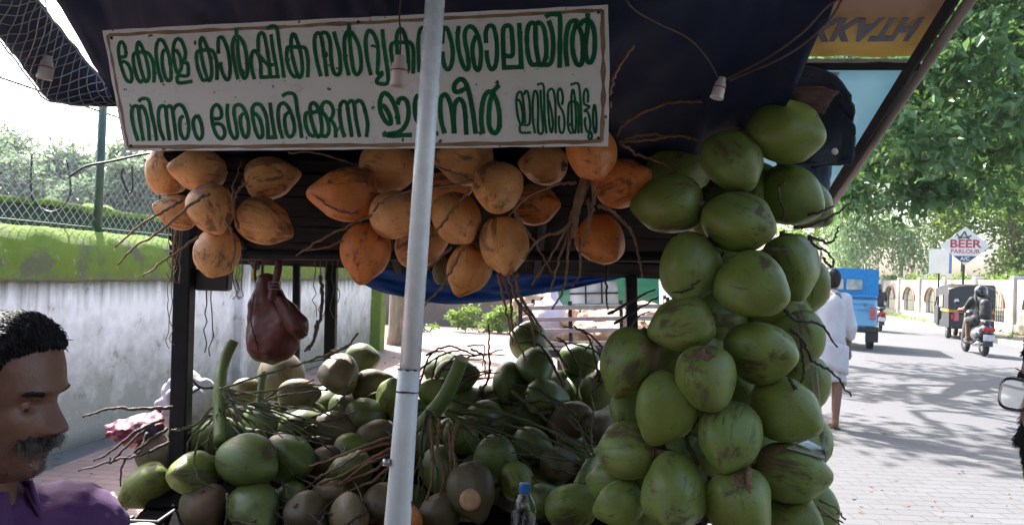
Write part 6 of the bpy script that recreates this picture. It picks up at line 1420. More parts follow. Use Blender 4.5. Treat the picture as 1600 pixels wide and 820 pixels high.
stalk('coconut_stalk', 'long brown stalks lying from the pole to the lower left across the heap', [(.005, .003, [(612, 690 + k * 9, 2.46), (575, 705 + k * 11, 2.44), (535, 725 + k * 13, 2.44), (490 + k * 8, 745 + k * 12, 2.44)]) for k in range(-1, 5)], 'twig', GT)
stalk('coconut_stalk', 'thin dark twigs crossing the left part of the heap', [(.004, .002, [(440, 660, 2.7), (480, 650, 2.7), (520, 632, 2.7), (548, 605, 2.74)]), (.004, .002, [(450, 655, 2.68), (500, 660, 2.68), (560, 640, 2.7)]), (.004, .002, [(455, 688, 2.62), (500, 690, 2.6), (545, 720, 2.56)]), (.004, .002, [(470, 700, 2.6), (495, 740, 2.56), (500, 790, 2.5)])], 'twig_dark', GT)
bk = []
for i in range(14):
    x0 = rs_.uniform(650, 700); y0 = rs_.uniform(590, 630); a_ = rs_.uniform(.15, 1.35); ln = rs_.uniform(60, 130)
    bk.append((.004, .002, [(x0, y0, 2.9), (x0 + math.cos(a_) * ln * .4, y0 - math.sin(a_) * ln * .55, 2.92), (x0 + math.cos(a_) * ln, y0 - math.sin(a_) * ln * .6, 2.95)]))
bk += [(.005, .0025, [(746, 618, 2.86), (760, 590, 2.86), (767, 550, 2.86), (765, 505, 2.86)]), (.004, .002, [(665, 555, 2.86), (700, 546, 2.86), (745, 552, 2.86), (788, 550, 2.86)]), (.004, .002, [(650, 580, 2.9), (690, 552, 2.9), (725, 547, 2.9)]), (.004, .002, [(735, 545, 2.88), (752, 560, 2.88), (758, 590, 2.88)]), (.003, .0015, [(730, 540, 2.9), (742, 535, 2.9), (752, 545, 2.9), (757, 570, 2.9)])]
stalk('coconut_stalk', 'tangle of black twigs standing up against the bright pavement behind the cut stalk', bk, 'twig_dark', GT)
bk = []
for i in range(16):
    x0 = rs_.uniform(840, 985); y0 = rs_.uniform(560, 650); a_ = rs_.uniform(.3, 2.6); ln = rs_.uniform(50, 140)
    bk.append((.0045, .002, [(x0, y0, 2.7), (x0 + math.cos(a_) * ln * .5, y0 - math.sin(a_) * ln * .6, 2.7), (x0 + math.cos(a_) * ln, y0 - math.sin(a_) * ln * .75, 2.72)]))
bk += [(.005, .002, [(950, 490, 2.5), (990, 470, 2.4), (1020, 452, 2.3)]), (.005, .002, [(960, 505, 2.5), (1000, 480, 2.4), (1030, 460, 2.3)]), (.004, .002, [(948, 415, 2.4), (950, 460, 2.4), (952, 485, 2.4)])]
stalk('coconut_stalk', 'tangle of dark twigs in front of the truck beside the green column', bk, 'twig_dark', GT)
stalk('coconut_stalk', 'crossed green brown stalks running down to the right over the heap', [(.006, .003, [(700, 640 + k * 8, 2.62), (770, 655 + k * 10, 2.58), (850, 690 + k * 9, 2.52), (925, 720 + k * 10, 2.48)]) for k in (-2, 0, 1)] + [(.006, .003, [(800, 610, 2.76), (850, 650, 2.68), (900, 690, 2.6), (950, 700, 2.5)]), (.006, .003, [(840, 590, 2.8), (880, 645, 2.7), (930, 690, 2.6)]), (.006, .003, [(770, 700, 2.46), (820, 735, 2.44), (870, 760, 2.42)]), (.0055, .003, [(900, 770, 2.3), (950, 762, 2.3), (985, 760, 2.2)])], 'twig_green', GT)
for lab_, x0_, x1_, y0_, y1_, mt_, n_ in (('web of thin green brown stems over the middle left of the heap', 400, 600, 610, 720, 'twig_green', 15), ('web of thin dark stems over the heap right of the white pole', 670, 930, 620, 740, 'twig_dark', 16), ('loose thin stems lying over the lowest nuts of the heap', 330, 600, 730, 815, 'twig_dark', 10)):
    ls_ = []
    for _ in range(n_):
        x, y = rs_.uniform(x0_, x1_), rs_.uniform(y0_, y1_); a_ = rs_.gauss(0, .55) + (math.pi if rs_.random() < .4 else 0); ln = rs_.uniform(60, 150); pts = []
        for k in (0, .35, .7, 1): yy_ = y + math.sin(a_) * ln * k + 26 * k * k; pts.append((x + math.cos(a_) * ln * k, yy_, hd(yy_) - .085 - .03 * rs_.random()))
        ls_.append((.0036, .0018, pts))
    stalk('coconut_stalk', lab_, ls_, mt_, GT)
cut_stem([(900, 760, 2.34), (915, 735, 2.36), (930, 715, 2.42)], .013, .020, 'short green stalk with a pale cut face lying beside the water bottle', fan((925, 720), 5, 100, 170, 60, 130, 2.4, .05, .05))
stalk('coconut_stalk', 'knotty twigs hanging straight down right of the white pole', [(.005, .003, [(672 + k * 14, 655, 2.44), (668 + k * 15, 700, 2.42), (675 + k * 14, 745, 2.40), (662 + k * 17, 800, 2.38)]) for k in range(4)], 'twig', GT, None, None, .0025)
stalk('coconut_stalk', 'black twigs fanning out to the left past the pink bag', [(.006, .003, [(270, 636, 2.5), (225, 640, 2.46), (170, 640, 2.42), (128, 652, 2.4)]), (.0055, .0025, [(255, 655, 2.5), (215, 672, 2.46), (175, 700, 2.42), (145, 720, 2.4)]), (.005, .0025, [(265, 690, 2.5), (220, 708, 2.46), (170, 722, 2.42), (125, 732, 2.4)]), (.005, .002, [(240, 660, 2.5), (205, 690, 2.46), (180, 725, 2.42), (165, 716, 2.4)]), (.005, .002, [(262, 668, 2.5), (215, 700, 2.46), (195, 725, 2.44), (190, 760, 2.42)]), (.0045, .002, [(230, 675, 2.5), (218, 705, 2.46), (205, 712, 2.44)])], 'twig_dark', GT)
stalk('coconut_stalk', 'twig trailing over the rounded green coconut by the post', [(.0035, .002, [(312, 680, 2.34), (306, 720, 2.32), (322, 752, 2.32), (345, 765, 2.33)]), (.004, .002, [(355, 770, 2.32), (350, 800, 2.3), (346, 830, 2.3)]), (.004, .002, [(440, 750, 2.4), (450, 790, 2.36), (470, 830, 2.34)])], 'twig_green', GT)
# rope fibres hanging from the rail and on the post, left
def fibre(label, tops, ln, r, mat, group):
    t0 = at(*tops[0]); mb = MB()
    for (x, y, d) in tops:
        n_ = 8; pts = [at(x + rs_.uniform(-3, 3) * (i / n_) * 2, y + ln * rs_.uniform(.95, 1.05) * i / n_, d) for i in range(n_ + 1)]; mb.tube(crom(pts, 2), r, 4)
    return tag(mb.build('hanging_fibre', M[mat], None, True), label, 'fibre', group)
fibre('dry fibres hanging beside the dark post from the left orange bunch', [(264 + i * 4, 355, 2.5) for i in range(6)], 85, .0016, 'fibre', 'fibres under the rail')
fibre('long thin fibre strings hanging left of the dark post', [(262, 440, 2.5), (268, 430, 2.5)], 110, .0015, 'fibre', 'fibres under the rail')
fibre('dark looped cord hanging between post and handbag', [(322, 452, 2.6), (330, 452, 2.6)], 100, .002, 'blackwire', 'fibres under the rail')
fibre('thin dry fibres hanging left of the handbag', [(366 + i * 4, 398, 2.62) for i in range(4)], 70, .0016, 'fibre', 'fibres under the rail')
fibre('dry strips hanging over the thin post right of the handbag', [(492 + i * 9, 398, 2.75) for i in range(5)], 95, .0016, 'fibre', 'fibres under the rail')
stalk('coconut_stalk', 'knotted rope of dry twigs hanging right of the handbag', [(.006, .005, [(500, 430, 2.85), (502, 470, 2.85), (497, 520, 2.85), (486, 550, 2.85)]), (.006, .004, [(496, 500, 2.83), (490, 530, 2.83), (480, 552, 2.83)]), (.006, .003, [(545, 540, 2.9), (520, 555, 2.88), (480, 560, 2.86), (450, 575, 2.84)]), (.004, .002, [(560, 520, 2.9), (540, 540, 2.9), (520, 545, 2.9)])], 'fibre', GT)
# dark box hanging under the rail by the post
mb = MB(); a = at(334, 437, 2.66); mb.bbox(a, (.115, .05, .075), .006); tag(mb.build('switch_box', M['asph_dark']), 'small black box fixed under the rail right of the dark post', 'box')
# ================================================================== bags, bottle, crate, bracket
hb = thing('handbag', 'maroon leather shoulder bag hanging by its strap from the rail', 'handbag', at(430, 565, 2.7)); k = 2.7 / F
def P3(x, y, dz=0.0): return tuple(at(x, y, 2.7 + dz))
bagp = [('c', P3(416, 462), P3(424, 530), .028, .080), ('c', P3(398, 470), P3(406, 520), .016, .045), ('e', P3(428, 535), (.082, .055, .060)), ('c', P3(430, 462), P3(448, 505, -.03), .02, .05), ('c', P3(418, 445), P3(416, 470), .040, .046)]
link('bag_body', sdf_mesh('bag_body', bagp, .008, .035, lambda c: .008 * nz(c.x * 1.6, c.y, c.z * .6, 16) + .003 * nz(c.x, c.y, c.z, 45)), M['leather'], hb)
fl = [('c', P3(436, 468, -.06), P3(464, 506, -.07), .020, .040), ('c', P3(452, 490, -.06), P3(470, 520, -.06), .03, .022)]
link('flap', sdf_mesh('flap', fl, .007, .02, lambda c: .005 * nz(c.x, c.y, c.z, 22)), M['leather'], hb)
mb = MB(); sp_ = crom([at(437, 398, 2.68), at(434, 425, 2.66), at(428, 447, 2.64), at(423, 470, 2.62)], 5)
mb.slab(lambda u, v: sp_[int(round(u * (len(sp_) - 1)))] + Vector(((v - .5) * .026, 0, .003 * math.sin(u * 9))), len(sp_), 3, .004); mb.build('strap', M['leather'], hb, True)
mb = MB(); q = at(429, 446, 2.625)
for (x, z, sx, sz) in ((-.02, 0, .004, .026), (.02, 0, .004, .026), (0, .012, .044, .004), (0, -.012, .044, .004), (0, 0, .04, .003)): mb.bbox(q + Vector((x, 0, z)), (sx, .005, sz), .001)
mb.build('buckle', M['brass'], hb)
mb = MB(); mb.tube(crom([at(441, 455, 2.6), at(452, 478, 2.58), at(466, 505, 2.58), at(480, 524, 2.6)], 5), .003, 5); mb.tube(crom([at(397, 460, 2.66), at(392, 500, 2.63), at(404, 548, 2.62)], 5), .002, 5); mb.build('piping', pmat('dark_piping', (0.05, 0.012, 0.012), None, 9, .4), hb, True)
mb = MB(); mb.tube(crom([at(402, 398, 2.7), at(398, 430, 2.7), at(406, 455, 2.7)], 4), .005, 5); mb.tube(crom([at(412, 398, 2.7), at(410, 430, 2.7), at(414, 452, 2.7)], 4), .005, 5); mb.build('drawstring', M['leather'], hb, True)
def P4(x, y, d=2.86): return tuple(at(x, y, d))
me = sdf_mesh('sack', [('c', P4(290, 625), P4(312, 632), .085, .075), ('c', P4(262, 640), P4(266, 660), .045, .03), ('c', P4(300, 605), P4(314, 600), .05, .03), ('c', P4(258, 645), P4(252, 672), .02, .008)], .012, .03, lambda c: .022 * abs(nz(c.x, c.y, c.z, 15)) * 1.5 - .008 + .009 * nz(c.x, c.y, c.z, 40))
wsk = tag(link('sack', me, M['sack']), 'crumpled white cloth bundle tied behind the dark post', 'sack')
mb = MB(); mb.tube(crom([at(296, 588, 2.70), at(310, 603, 2.72), at(325, 606, 2.76), at(342, 603, 2.8)], 5), .005, 6); mb.tube(crom([at(302, 600, 2.74), at(296, 615, 2.74), at(312, 606, 2.72)], 4), .004, 5); tb = mb.build('tie_cord', M['asph_dark'], wsk, True)
f, n, m = pxsheet([[(252, 640, 2.82), (222, 646, 2.76), (190, 655, 2.72), (163, 664, 2.70)], [(254, 655, 2.70), (222, 660, 2.64), (190, 670, 2.62), (166, 680, 2.64)], [(256, 672, 2.68), (228, 680, 2.62), (200, 690, 2.62), (182, 688, 2.66)], [(250, 682, 2.78), (230, 696, 2.74), (208, 698, 2.72), (196, 694, 2.72)]], 26, 26, .02, 7)
def fcr(u, v): return f(u, v) + Vector((.003 * nz(u * 9, v * 8, 2), .012 * abs(nz(u * 5, v * 9, 9)), .006 * nz(u * 6, v * 9, 4)))
mb = MB(); mb.slab(fcr, n, m, .002); pb = mb.build('plastic_bag', M['pinkbag'], None, True); tag(pb, 'crumpled pink plastic bag sticking out left of the dark post', 'plastic bag')
mb = MB(); mb.slab(lambda u, v: fcr(.45 + .3 * u, .10 + .28 * v) - Vector((0, .006, 0)), 10, 10, .0012); mb.build('print', pmat('dark_blue_print', (0.05, 0.05, 0.16), (0.09, 0.06, 0.14), 30, .5), pb, True)
# water bottle
wb = thing('water_bottle', 'clear plastic water bottle with a blue cap at the front of the counter', 'bottle', at(820, 893, 2.0)); c0 = at(820, 755, 2.0); zt_ = c0.z; mb = MB()
hB = .262; prof = [(.004, 0), (.028, .0), (.034, .006), (.0345, .02)]
for i in range(18): z = .02 + i * .0085; prof.append((.0345 - .0018 * (i % 2), z))
prof += [(.0345, .175), (.033, .195), (.027, .215), (.018, .232), (.0135, .240), (.0135, .246)]
base = Vector((c0.x, c0.y, zt_ - hB)); inner_ = [(r_ - .0012, z) for r_, z in reversed(prof)]
mb.lathe(base, prof + [(.0123, .246)] + [(max(.002, r_ - .0012), z + .001) for r_, z in reversed(prof[1:-1])], 28); mb.build('bottle_body', M['bottle'], wb, True)
mb = MB(); mb.lathe(base, [(.001, .240), (.0150, .240), (.0155, .243), (.0150, .258), (.0140, .262), (.001, .262)], 26); mb.build('cap', M['bluecap'], wb, True)
# black crate and enamel plate at the lower left
cr = thing('plastic_crate', 'black plastic crate under the heap left of the dark post', 'crate', at(232, 800, 2.5)); c = at(226, 806, 2.5); mb = MB()
for z in (-.10, -.05, 0.0, .022): mb.bbox(c + Vector((0, -.13, z)), (.20, .012, .018), .003); mb.bbox(c + Vector((-.1, 0, z)), (.012, .27, .018), .003); mb.bbox(c + Vector((.1, 0, z)), (.012, .27, .018), .003)
for i in range(9): mb.box(c + Vector((-.095 + i * .0237, -.128, -.045)), (.008, .008, .13))
mb.bbox(c + Vector((0, 0, -.11)), (.2, .27, .02), .004); mb.build('crate_frame', M['asph_dark'], cr)
mb = MB(); mb.lathe(at(216, 828, 2.25), [(.001, -.004), (.03, -.003), (.045, .006), (.047, .008), (.044, .008), (.03, .0), (.001, -.001)], 28); tag(mb.build('plate', M['white_plastic'], None, True), 'white enamel plate in front of the black crate', 'plate')
# metal strip and plate at the right of the green column
br = thing('metal_bracket', 'bent aluminium strip with a flat plate beside the lowest green coconuts', 'bracket', at(1290, 718, 1.86))
A_, B_ = at(1276, 572, 1.90), at(1294, 718, 1.86); mb = MB(); dv = (B_ - A_).normalized(); mid = (A_ + B_) / 2; L_ = (B_ - A_).length; mb.slab(lambda u, v: A_ + dv * L_ * v + Vector((.0105 * (u - .3) * (.3 + .7 * v), .05 * u, 0)), 3, 10, .002); mb.build('upright_strip', M['bracket'], br)
C_ = [at(1230, 699, 1.84), at(1288, 716, 1.84), at(1291, 703, 1.93), at(1262, 688, 1.93)]; mb = MB(); mb.slab(lambda u, v: C_[0].lerp(C_[1], u).lerp(C_[3].lerp(C_[2], u), v), 4, 4, .003); mb.build('plate', M['bracket'], br)
# ================================================================== people
def curve_tab(pts):
    P = crom([(a, b, 0) for a, b in pts], 12); return np.array([p.x for p in P]), np.array([p.y for p in P])
FR = curve_tab([(-.004, .035), (.000, .052), (.006, .063), (.014, .068), (.022, .0695), (.030, .0715), (.040, .0735), (.052, .0755), (.066, .077), (.080, .077), (.095, .0768), (.108, .0775), (.118, .082), (.127, .0865), (.140, .0868), (.156, .0852), (.172, .0818), (.188, .0765), (.204, .067), (.218, .052), (.228, .033), (.2335, .006)])
BK = curve_tab([(-.004, .03), (.01, .045), (.03, .062), (.05, .075), (.07, .085), (.10, .097), (.13, .102), (.16, .100), (.185, .092), (.205, .077), (.22, .054), (.229, .032), (.2335, .006)])
WD_ = curve_tab([(-.004, .022), (.004, .032), (.014, .041), (.03, .051), (.05, .060), (.07, .0655), (.09, .069), (.115, .0715), (.145, .0735), (.17, .072), (.19, .065), (.207, .053), (.22, .037), (.229, .021), (.2335, .004)])
NO = curve_tab([(.058, 0), (.064, .006), (.068, .0135), (.073, .0245), (.079, .0285), (.086, .0255), (.094, .0205), (.104, .0140), (.114, .0075), (.124, .0025), (.134, 0)])
def gs(d, s): return math.exp(-(d / s) ** 2)
def head_pt(a, z, off=0.0, fat=0.0):
    fr_, bk_, w_ = np.interp(z, *FR), np.interp(z, *BK), np.interp(z, *WD_); ca, sa = math.cos(a), math.sin(a)
    x = (fr_ if ca > 0 else bk_) * math.copysign(abs(ca) ** (.88 if ca > 0 else .95), ca); y = w_ * math.copysign(abs(sa) ** .86, sa)
    d = 0.0; n_ = 0.0
    if ca > 0:
        ay = abs(y); sg = .0062 + .0085 * max(0, min(1, (.122 - z) / .05)); n_ = np.interp(z, *NO) * gs(y, sg)
        n_ += .0065 * gs(ay - .0135, .006) * gs(z - .0715, .006)
        d += -.0135 * gs(ay - .031, .0135) * gs(z - .1095, .0095) + .0036 * gs(ay - .029, .018) * gs(z - .127, .008)
        d += .0045 * gs(ay - .048, .016) * gs(z - .088, .014) - .0035 * gs(ay - .040, .014) * gs(z - .055, .018)
        d += .0052 * gs(y, .020) * gs(z - .0535, .0042) + .0055 * gs(y, .018) * gs(z - .0415, .0046) - .0050 * gs(y, .024) * gs(z - .0475, .0018)
        d += .0055 * gs(y, .018) * gs(z - .014, .010) - .0028 * gs(y, .02) * gs(z - .029, .005) - .0022 * gs(ay - .026, .005) * gs(z - .062 + (ay - .026) * .8, .012)
    v = Vector((x, y, 0)); nn = v.normalized() if v.length > 1e-6 else Vector((0, 0, 1))
    return Vector((x, y, z)) + nn * (d * ca + off + fat) + Vector((n_, 0, -.15 * n_))
def head_me():
    mb = MB(); zs_ = [-.004 + .2375 * (i / 150) for i in range(151)]; an = []
    for i in range(150):
        t_ = i / 150 * 2 - 1; an.append(math.pi * math.copysign(abs(t_) ** 1.35, t_))
    vs_ = [head_pt(a, z) for z in zs_ for a in an]; n = 150
    mb.add(vs_, [(i * n + j, i * n + (j + 1) % n, (i + 1) * n + (j + 1) % n, (i + 1) * n + j) for i in range(150) for j in range(n)] + [tuple(reversed(range(n))), tuple(range(150 * n, 151 * n))])
    for s_ in (1, -1):                                            # ears
        pts = [Vector((-.012 - .012 * math.cos(t) , s_ * (.070 + .010 * (1 - math.cos(t)) * .5 + .004), .100 + .033 * math.sin(t) + .004 * math.cos(t))) for t in np.linspace(-1.9, 1.9 + .6, 14)]
        pts = [Vector((-.010 - .020 * math.sin(t), s_ * (.0715 + .009 * math.sin(t)), .098 + .033 * math.cos(t))) for t in np.linspace(0, math.pi, 12)]
        mb.tube(pts, [.004, .005, .0055, .0055, .005, .005, .005, .005, .005, .006, .0065, .005], 8); q = Vector((-.018, s_ * .0735, .098)); mb.lathe(q, [(.001, -.003), (.02, -.002), (.019, .002), (.001, .003)], 12, Matrix.Rotation(math.pi / 2 - s_ * .3, 3, 'X') @ Matrix.Diagonal((.75, 1.25, 1)).to_3x3())
    return mb.me('body')
def hairline(a):
    a = abs(a)
    return float(np.interp(a, [0, .5, .9, 1.15, 1.35, 1.6, 2.0, 3.15], [.187, .186, .176, .150, .085, .110, .060, .040]))
def hair_me(seed, th=.013, n=4200, ln=.012, curl=.0008):
    rg_ = random.Random(seed); mb = MB(); NA_, NZ = 90, 44; idx = {}; vs_ = []
    def hp(a, z): e = max(0, min(1, (z - hairline(a)) / .035)); return head_pt(a, z, .0015 + th * e * (1 + .5 * nz(a * 5, z * 60, seed)))
    for j in range(NA_):
        a = -math.pi + 2 * math.pi * j / NA_; h = hairline(a)
        for i in range(NZ + 1): vs_.append(hp(a, h + (.2334 - h) * i / NZ))
    mb.add(vs_, [(j * (NZ + 1) + i, ((j + 1) % NA_) * (NZ + 1) + i, ((j + 1) % NA_) * (NZ + 1) + i + 1, j * (NZ + 1) + i + 1) for j in range(NA_) for i in range(NZ)])
    for _ in range(n):
        a = rg_.uniform(-math.pi, math.pi); h = hairline(a); z = h + (.232 - h) * rg_.random() ** .8; p = hp(a, z); c_ = Vector((-.01, 0, .12)); o_ = (p - c_).normalized()
        tg = Vector((-.75, rg_.gauss(0, .35), .35 if abs(a) < 1 else -.35)) if rg_.random() < .88 else Vector((.6, rg_.gauss(0, .4), .1)); tg = (tg - o_ * tg.dot(o_)); dr = (o_ * .01 + tg + Vector((rg_.gauss(0, .12), rg_.gauss(0, .12), rg_.gauss(0, .12)))).normalized(); L_ = ln * rg_.uniform(.5, 1.2)
        mb.tube([p - o_ * .002, p + dr * L_ * .5 + o_ * curl, p + dr * L_], [.0011, .0010, .0003], 3, False)
    for _ in range(900):
        a = rg_.uniform(-1.5, 1.5); z = hairline(a) + rg_.uniform(-.004, .012); p = head_pt(a, z, .001); o_ = Vector((math.cos(a), math.sin(a), .1)).normalized(); dr = (o_ * .35 + Vector((-.25, rg_.gauss(0, .35), .8))).normalized(); L_ = rg_.uniform(.008, .017)
        mb.tube([p, p + dr * L_ * .5 + o_ * .002, p + dr * L_], [.0009, .0008, .0003], 3, False)
    return mb.me('hair')
def strands(seed, n, fn, r=.0006):
    rg_ = random.Random(seed); mb = MB()
    for _ in range(n):
        p, d_, L_ = fn(rg_); mb.tube([p - d_ * .001, p + d_ * L_ * .5, p + d_ * L_ + Vector((0, 0, -.12 * L_))], [r, r, r * .4], 3, False)
    return mb
def place_head(person, Mw, skin, seed, moust, body_prims, beard=False, h=.010):
    """one continuous body: modelled head joined with neck, trunk, arms and legs"""
    bm_ = sdf_mesh('body', body_prims, .011, .03); me = join_me(head_me(), bm_); me.transform(Mw); link('body', me, skin, person)
    me = hair_me(seed); me.transform(Mw); link('hair', me, M['hair'], person, True, True)
    for s_ in (1, -1):
        mb = MB(); ec = Vector((.0560, s_ * .0310, .1095)); prof = [(.0118 * math.sin(math.pi * i / 12) + 1e-4, -.0118 * math.cos(math.pi * i / 12)) for i in range(13)]; mb.lathe(ec, prof, 18); me = mb.me('eye'); me.transform(Mw); ey = link('eye', me, M['eye'], person, True, True)
        mb = MB(); mb.lathe(ec + Vector((.0092, 0, -.0042)), [(.0058, -.0012), (.0052, .0012), (.001, .0022)], 16, Matrix.Rotation(math.pi / 2, 3, 'Y')); me = mb.me('iris'); me.transform(Mw); link('iris', me, M['iris'], ey, True, True)
        mb = MB(); mb.grid(lambda u, v: ec + .0128 * Vector((math.cos(-.30 + 1.7 * v) * math.cos(1.35 * (u * 2 - 1)), math.cos(-.30 + 1.7 * v) * math.sin(1.35 * (u * 2 - 1)), math.sin(-.26 + 1.7 * v) + .02)), 14, 8); mb.grid(lambda u, v: ec + .0126 * Vector((math.cos(.42 + 1.1 * v) * math.cos(1.2 * (u * 2 - 1)), math.cos(.42 + 1.1 * v) * math.sin(1.2 * (u * 2 - 1)), -math.sin(.42 + 1.1 * v))), 14, 8)
        me = mb.me('eyelid'); me.transform(Mw); link('eyelid', me, skin, person, True, True)
        def br(rg_):
            t_ = rg_.random(); y = s_ * (.017 + .032 * t_); z = .1225 + .0055 * math.sin(t_ * 2.2) + rg_.gauss(0, .0016); a = math.atan2(y / np.interp(z, *WD_), .9); p = head_pt(a, z, .0006)
            return p, Vector((-.1 - .3 * t_, s_ * .9, .30 - .6 * t_)).normalized(), rg_.uniform(.005, .008)
        mb = strands(seed + 3 + s_, 110, br, .0004); me = mb.me('eyebrow'); me.transform(Mw); link('eyebrow', me, M['hair'], person)
    mb = MB(); mb.grid(lambda u, v: head_pt((u * 2 - 1) * .40, .0375 + .019 * v, .0004 - .004 * abs(u * 2 - 1) ** 3 - .003 * max(0, abs(v - .45) - .38) * 8), 26, 18); me = mb.me('lips'); me.transform(Mw); link('lips', me, M['lip'], person, True, True)
    def mo(rg_):
        y = rg_.gauss(0, .019); y = max(-.036, min(.036, y)); z = .0615 + rg_.gauss(0, .0032) - abs(y) * .10; a = math.asin(max(-.95, min(.95, y / np.interp(z, *WD_)))); p = head_pt(a, z, .0008)
        return p, Vector((.55, (1 if y > 0 else -1) * (.25 + abs(y) * 12), -.8)).normalized(), rg_.uniform(.009, .017)
    mb = strands(seed + 9, 1100, mo, .0007); me = mb.me('moustache'); me.transform(Mw); link('moustache', me, M[moust], person)
    if beard:
        def bd(rg_):
            a = rg_.uniform(-1.5, 1.5); z = rg_.uniform(.002, .038 + .045 * abs(a)); p = head_pt(a, z, .0005); return p, Vector((.5 * math.cos(a), .5 * math.sin(a), -.8)).normalized(), rg_.uniform(.004, .011)
        mb = strands(seed + 17, 2200, bd, .0006); me = mb.me('beard'); me.transform(Mw); link('beard', me, M['hair'], person)
def hand_prims(wr, d_, side, n=.0):
    """palm, five bent fingers and thumb in local space"""
    wr = Vector(wr); d_ = Vector(d_).normalized(); sd = d_.cross(Vector((0, 0, 1))); sd = (sd if sd.length > .01 else Vector((1, 0, 0))).normalized(); dn = d_.cross(sd); out = [('c', tuple(wr), tuple(wr + d_ * .07), .026, .030)]
    for i, ln in enumerate((.062, .072, .068, .052)):
        b_ = wr + d_ * .08 + sd * (.027 - .018 * i); m_ = b_ + d_ * ln * .55 + dn * .008; out += [('c', tuple(b_), tuple(m_), .0095, .0085), ('c', tuple(m_), tuple(m_ + d_ * ln * .35 + dn * .022), .0085, .007)]
    t0 = wr + d_ * .03 + sd * .028 * side; t1 = t0 + d_ * .03 + sd * .025 * side; out += [('c', tuple(t0), tuple(t1), .012, .010), ('c', tuple(t1), tuple(t1 + d_ * .028), .010, .008)]
    return out
# ---- seller at the left edge, seen in profile
o0 = at(-22, 744, 1.05); Mw = Matrix.Translation(o0) @ Matrix.Rotation(.02, 4, 'Z') @ Matrix.Rotation(.03, 4, 'Y') @ Matrix.Diagonal((1, 1, .955, 1))
pm_ = thing('person', 'moustached man in a purple shirt looking down in profile at the left edge', 'person', (o0.x - .05, o0.y, 0))
arm = [('c', (-.02, .04, -.11), (.05, .14, -.125), .062, .060), ('c', (.05, .14, -.125), (.11, .17, -.36), .056, .044), ('c', (.11, .17, -.36), (.32, .08, -.46), .042, .028), ('c', (-.04, -.04, -.11), (-.10, -.15, -.13), .062, .060), ('c', (-.10, -.15, -.13), (-.10, -.19, -.38), .056, .044), ('c', (-.10, -.19, -.38), (.12, -.15, -.47), .042, .028)]
legs = []
for s_ in (1, -1): legs += [('c', (-.05, s_ * .09, -.57), (.30, s_ * .13, -.66), .085, .062), ('c', (.30, s_ * .13, -.66), (.24, s_ * .14, -1.10), .055, .036), ('c', (.22, s_ * .14, -1.13), (.40, s_ * .15, -1.17), .036, .026)]
body = [('c', (-.030, 0, -.10), (-.018, 0, .035), .060, .056), ('c', (-.03, 0, -.16), (-.04, 0, -.52), .115, .12), ('c', (-.03, .12, -.12), (-.03, -.12, -.12), .07, .07)] + arm + legs + hand_prims((.12, -.15, -.47), (1, .2, -.1), 1) + hand_prims((.32, .08, -.46), (1, -.4, -.1), -1)
place_head(pm_, Mw, M['skin'], 4, 'greyhair', body)
def stub(rg_):
    a = rg_.uniform(-1.55, 1.55); z = rg_.uniform(.0, .036 + .05 * min(1, abs(a))); p = head_pt(a, z, .0002); return p, Vector((.6 * math.cos(a), .6 * math.sin(a), -.5)).normalized(), rg_.uniform(.0012, .003)
mb = strands(91, 1500, stub, .0003); me = mb.me('stubble'); me.transform(Mw); link('stubble', me, M['greyhair'], pm_)
sh = [('c', (-.03, 0, -.17), (-.04, 0, -.50), .135, .14), ('c', (-.02, .04, -.098), (.045, .14, -.128), .068, .070), ('c', (.045, .14, -.128), (.105, .17, -.34), .072, .060), ('c', (-.04, -.04, -.095), (-.10, -.15, -.125), .078, .084), ('c', (-.10, -.15, -.125), (-.10, -.19, -.36), .084, .066), ('c', (-.03, .05, -.062), (-.035, -.06, -.060), .050, .052), ('e', (.02, .02, -.24), (.13, .16, .16)), ('c', (.10, .17, -.34), (.26, .11, -.43), .062, .05)]
def fold(c): return .009 * nz(c.x * 1.0 + c.z * .6, c.y, c.z * 1.4, 12) + .008 * abs(nz(c.x * 1.3 - c.z, c.y * 1.2, c.z * .6, 26)) + .0015 * nz(c.x, c.y, c.z, 60)
me = sdf_mesh('shirt', sh, .009, .035, fold); me.transform(Mw)
def shirt_print():
    m, N, L, b = newmat('purple_printed_shirt'); v = coord(N, L); f_ = tex(N, L, v, 260, 3); g_ = tex(N, L, v, 7, 4)
    vo = N.new('ShaderNodeTexVoronoi'); vo.inputs['Scale'].default_value = 26; vo.inputs['Randomness'].default_value = .35; L.new(v, vo.inputs['Vector']); r = ramp(N, [(.10, (1, 1, 1)), (.14, (0, 0, 0))]); L.new(vo.outputs['Distance'], r.inputs[0])
    c = mixc(N, L, g_, (0.085, 0.020, 0.110), (0.052, 0.013, 0.070)); c = mixc(N, L, maths(N, L, 'MULTIPLY', r.outputs[0], maths(N, L, 'MULTIPLY', f_, .6)), c, (0.20, 0.11, 0.23)); L.new(c, b.inputs['Base Color']); b.inputs['Roughness'].default_value = .8; b.inputs['Sheen Weight'].default_value = .03
    bump(N, L, b, f_, .35, .002); return m
M['shirtprint'] = shirt_print(); shp = link('shirt', me, M['shirtprint'], pm_)
mb = MB()
def col(u, v):
    a = -2.75 + 5.5 * u; rr_ = .066 + .012 * (1 - v) + .020 * (1 - v) * math.exp(-((abs(a) - 2.4) / .5) ** 2); return Mw @ Vector((-.028 - rr_ * -math.cos(a + math.pi) * 1.02 * -1 if False else -.026 + rr_ * -math.cos(a) * -1 * (-1) * -1, rr_ * math.sin(a), -.055 + .045 * v - .012 * math.cos(a) * -1))
def col(u, v):
    a = .35 + (2 * math.pi - .7) * u; ca = math.cos(a); rr_ = .070 + .018 * (1 - v); return Mw @ Vector((-.024 + rr_ * ca * 1.05, rr_ * math.sin(a), -.044 + .050 * v - .018 * max(0, ca) - .014 * (1 - v) * max(0, ca) + .008 * max(0, -ca)))
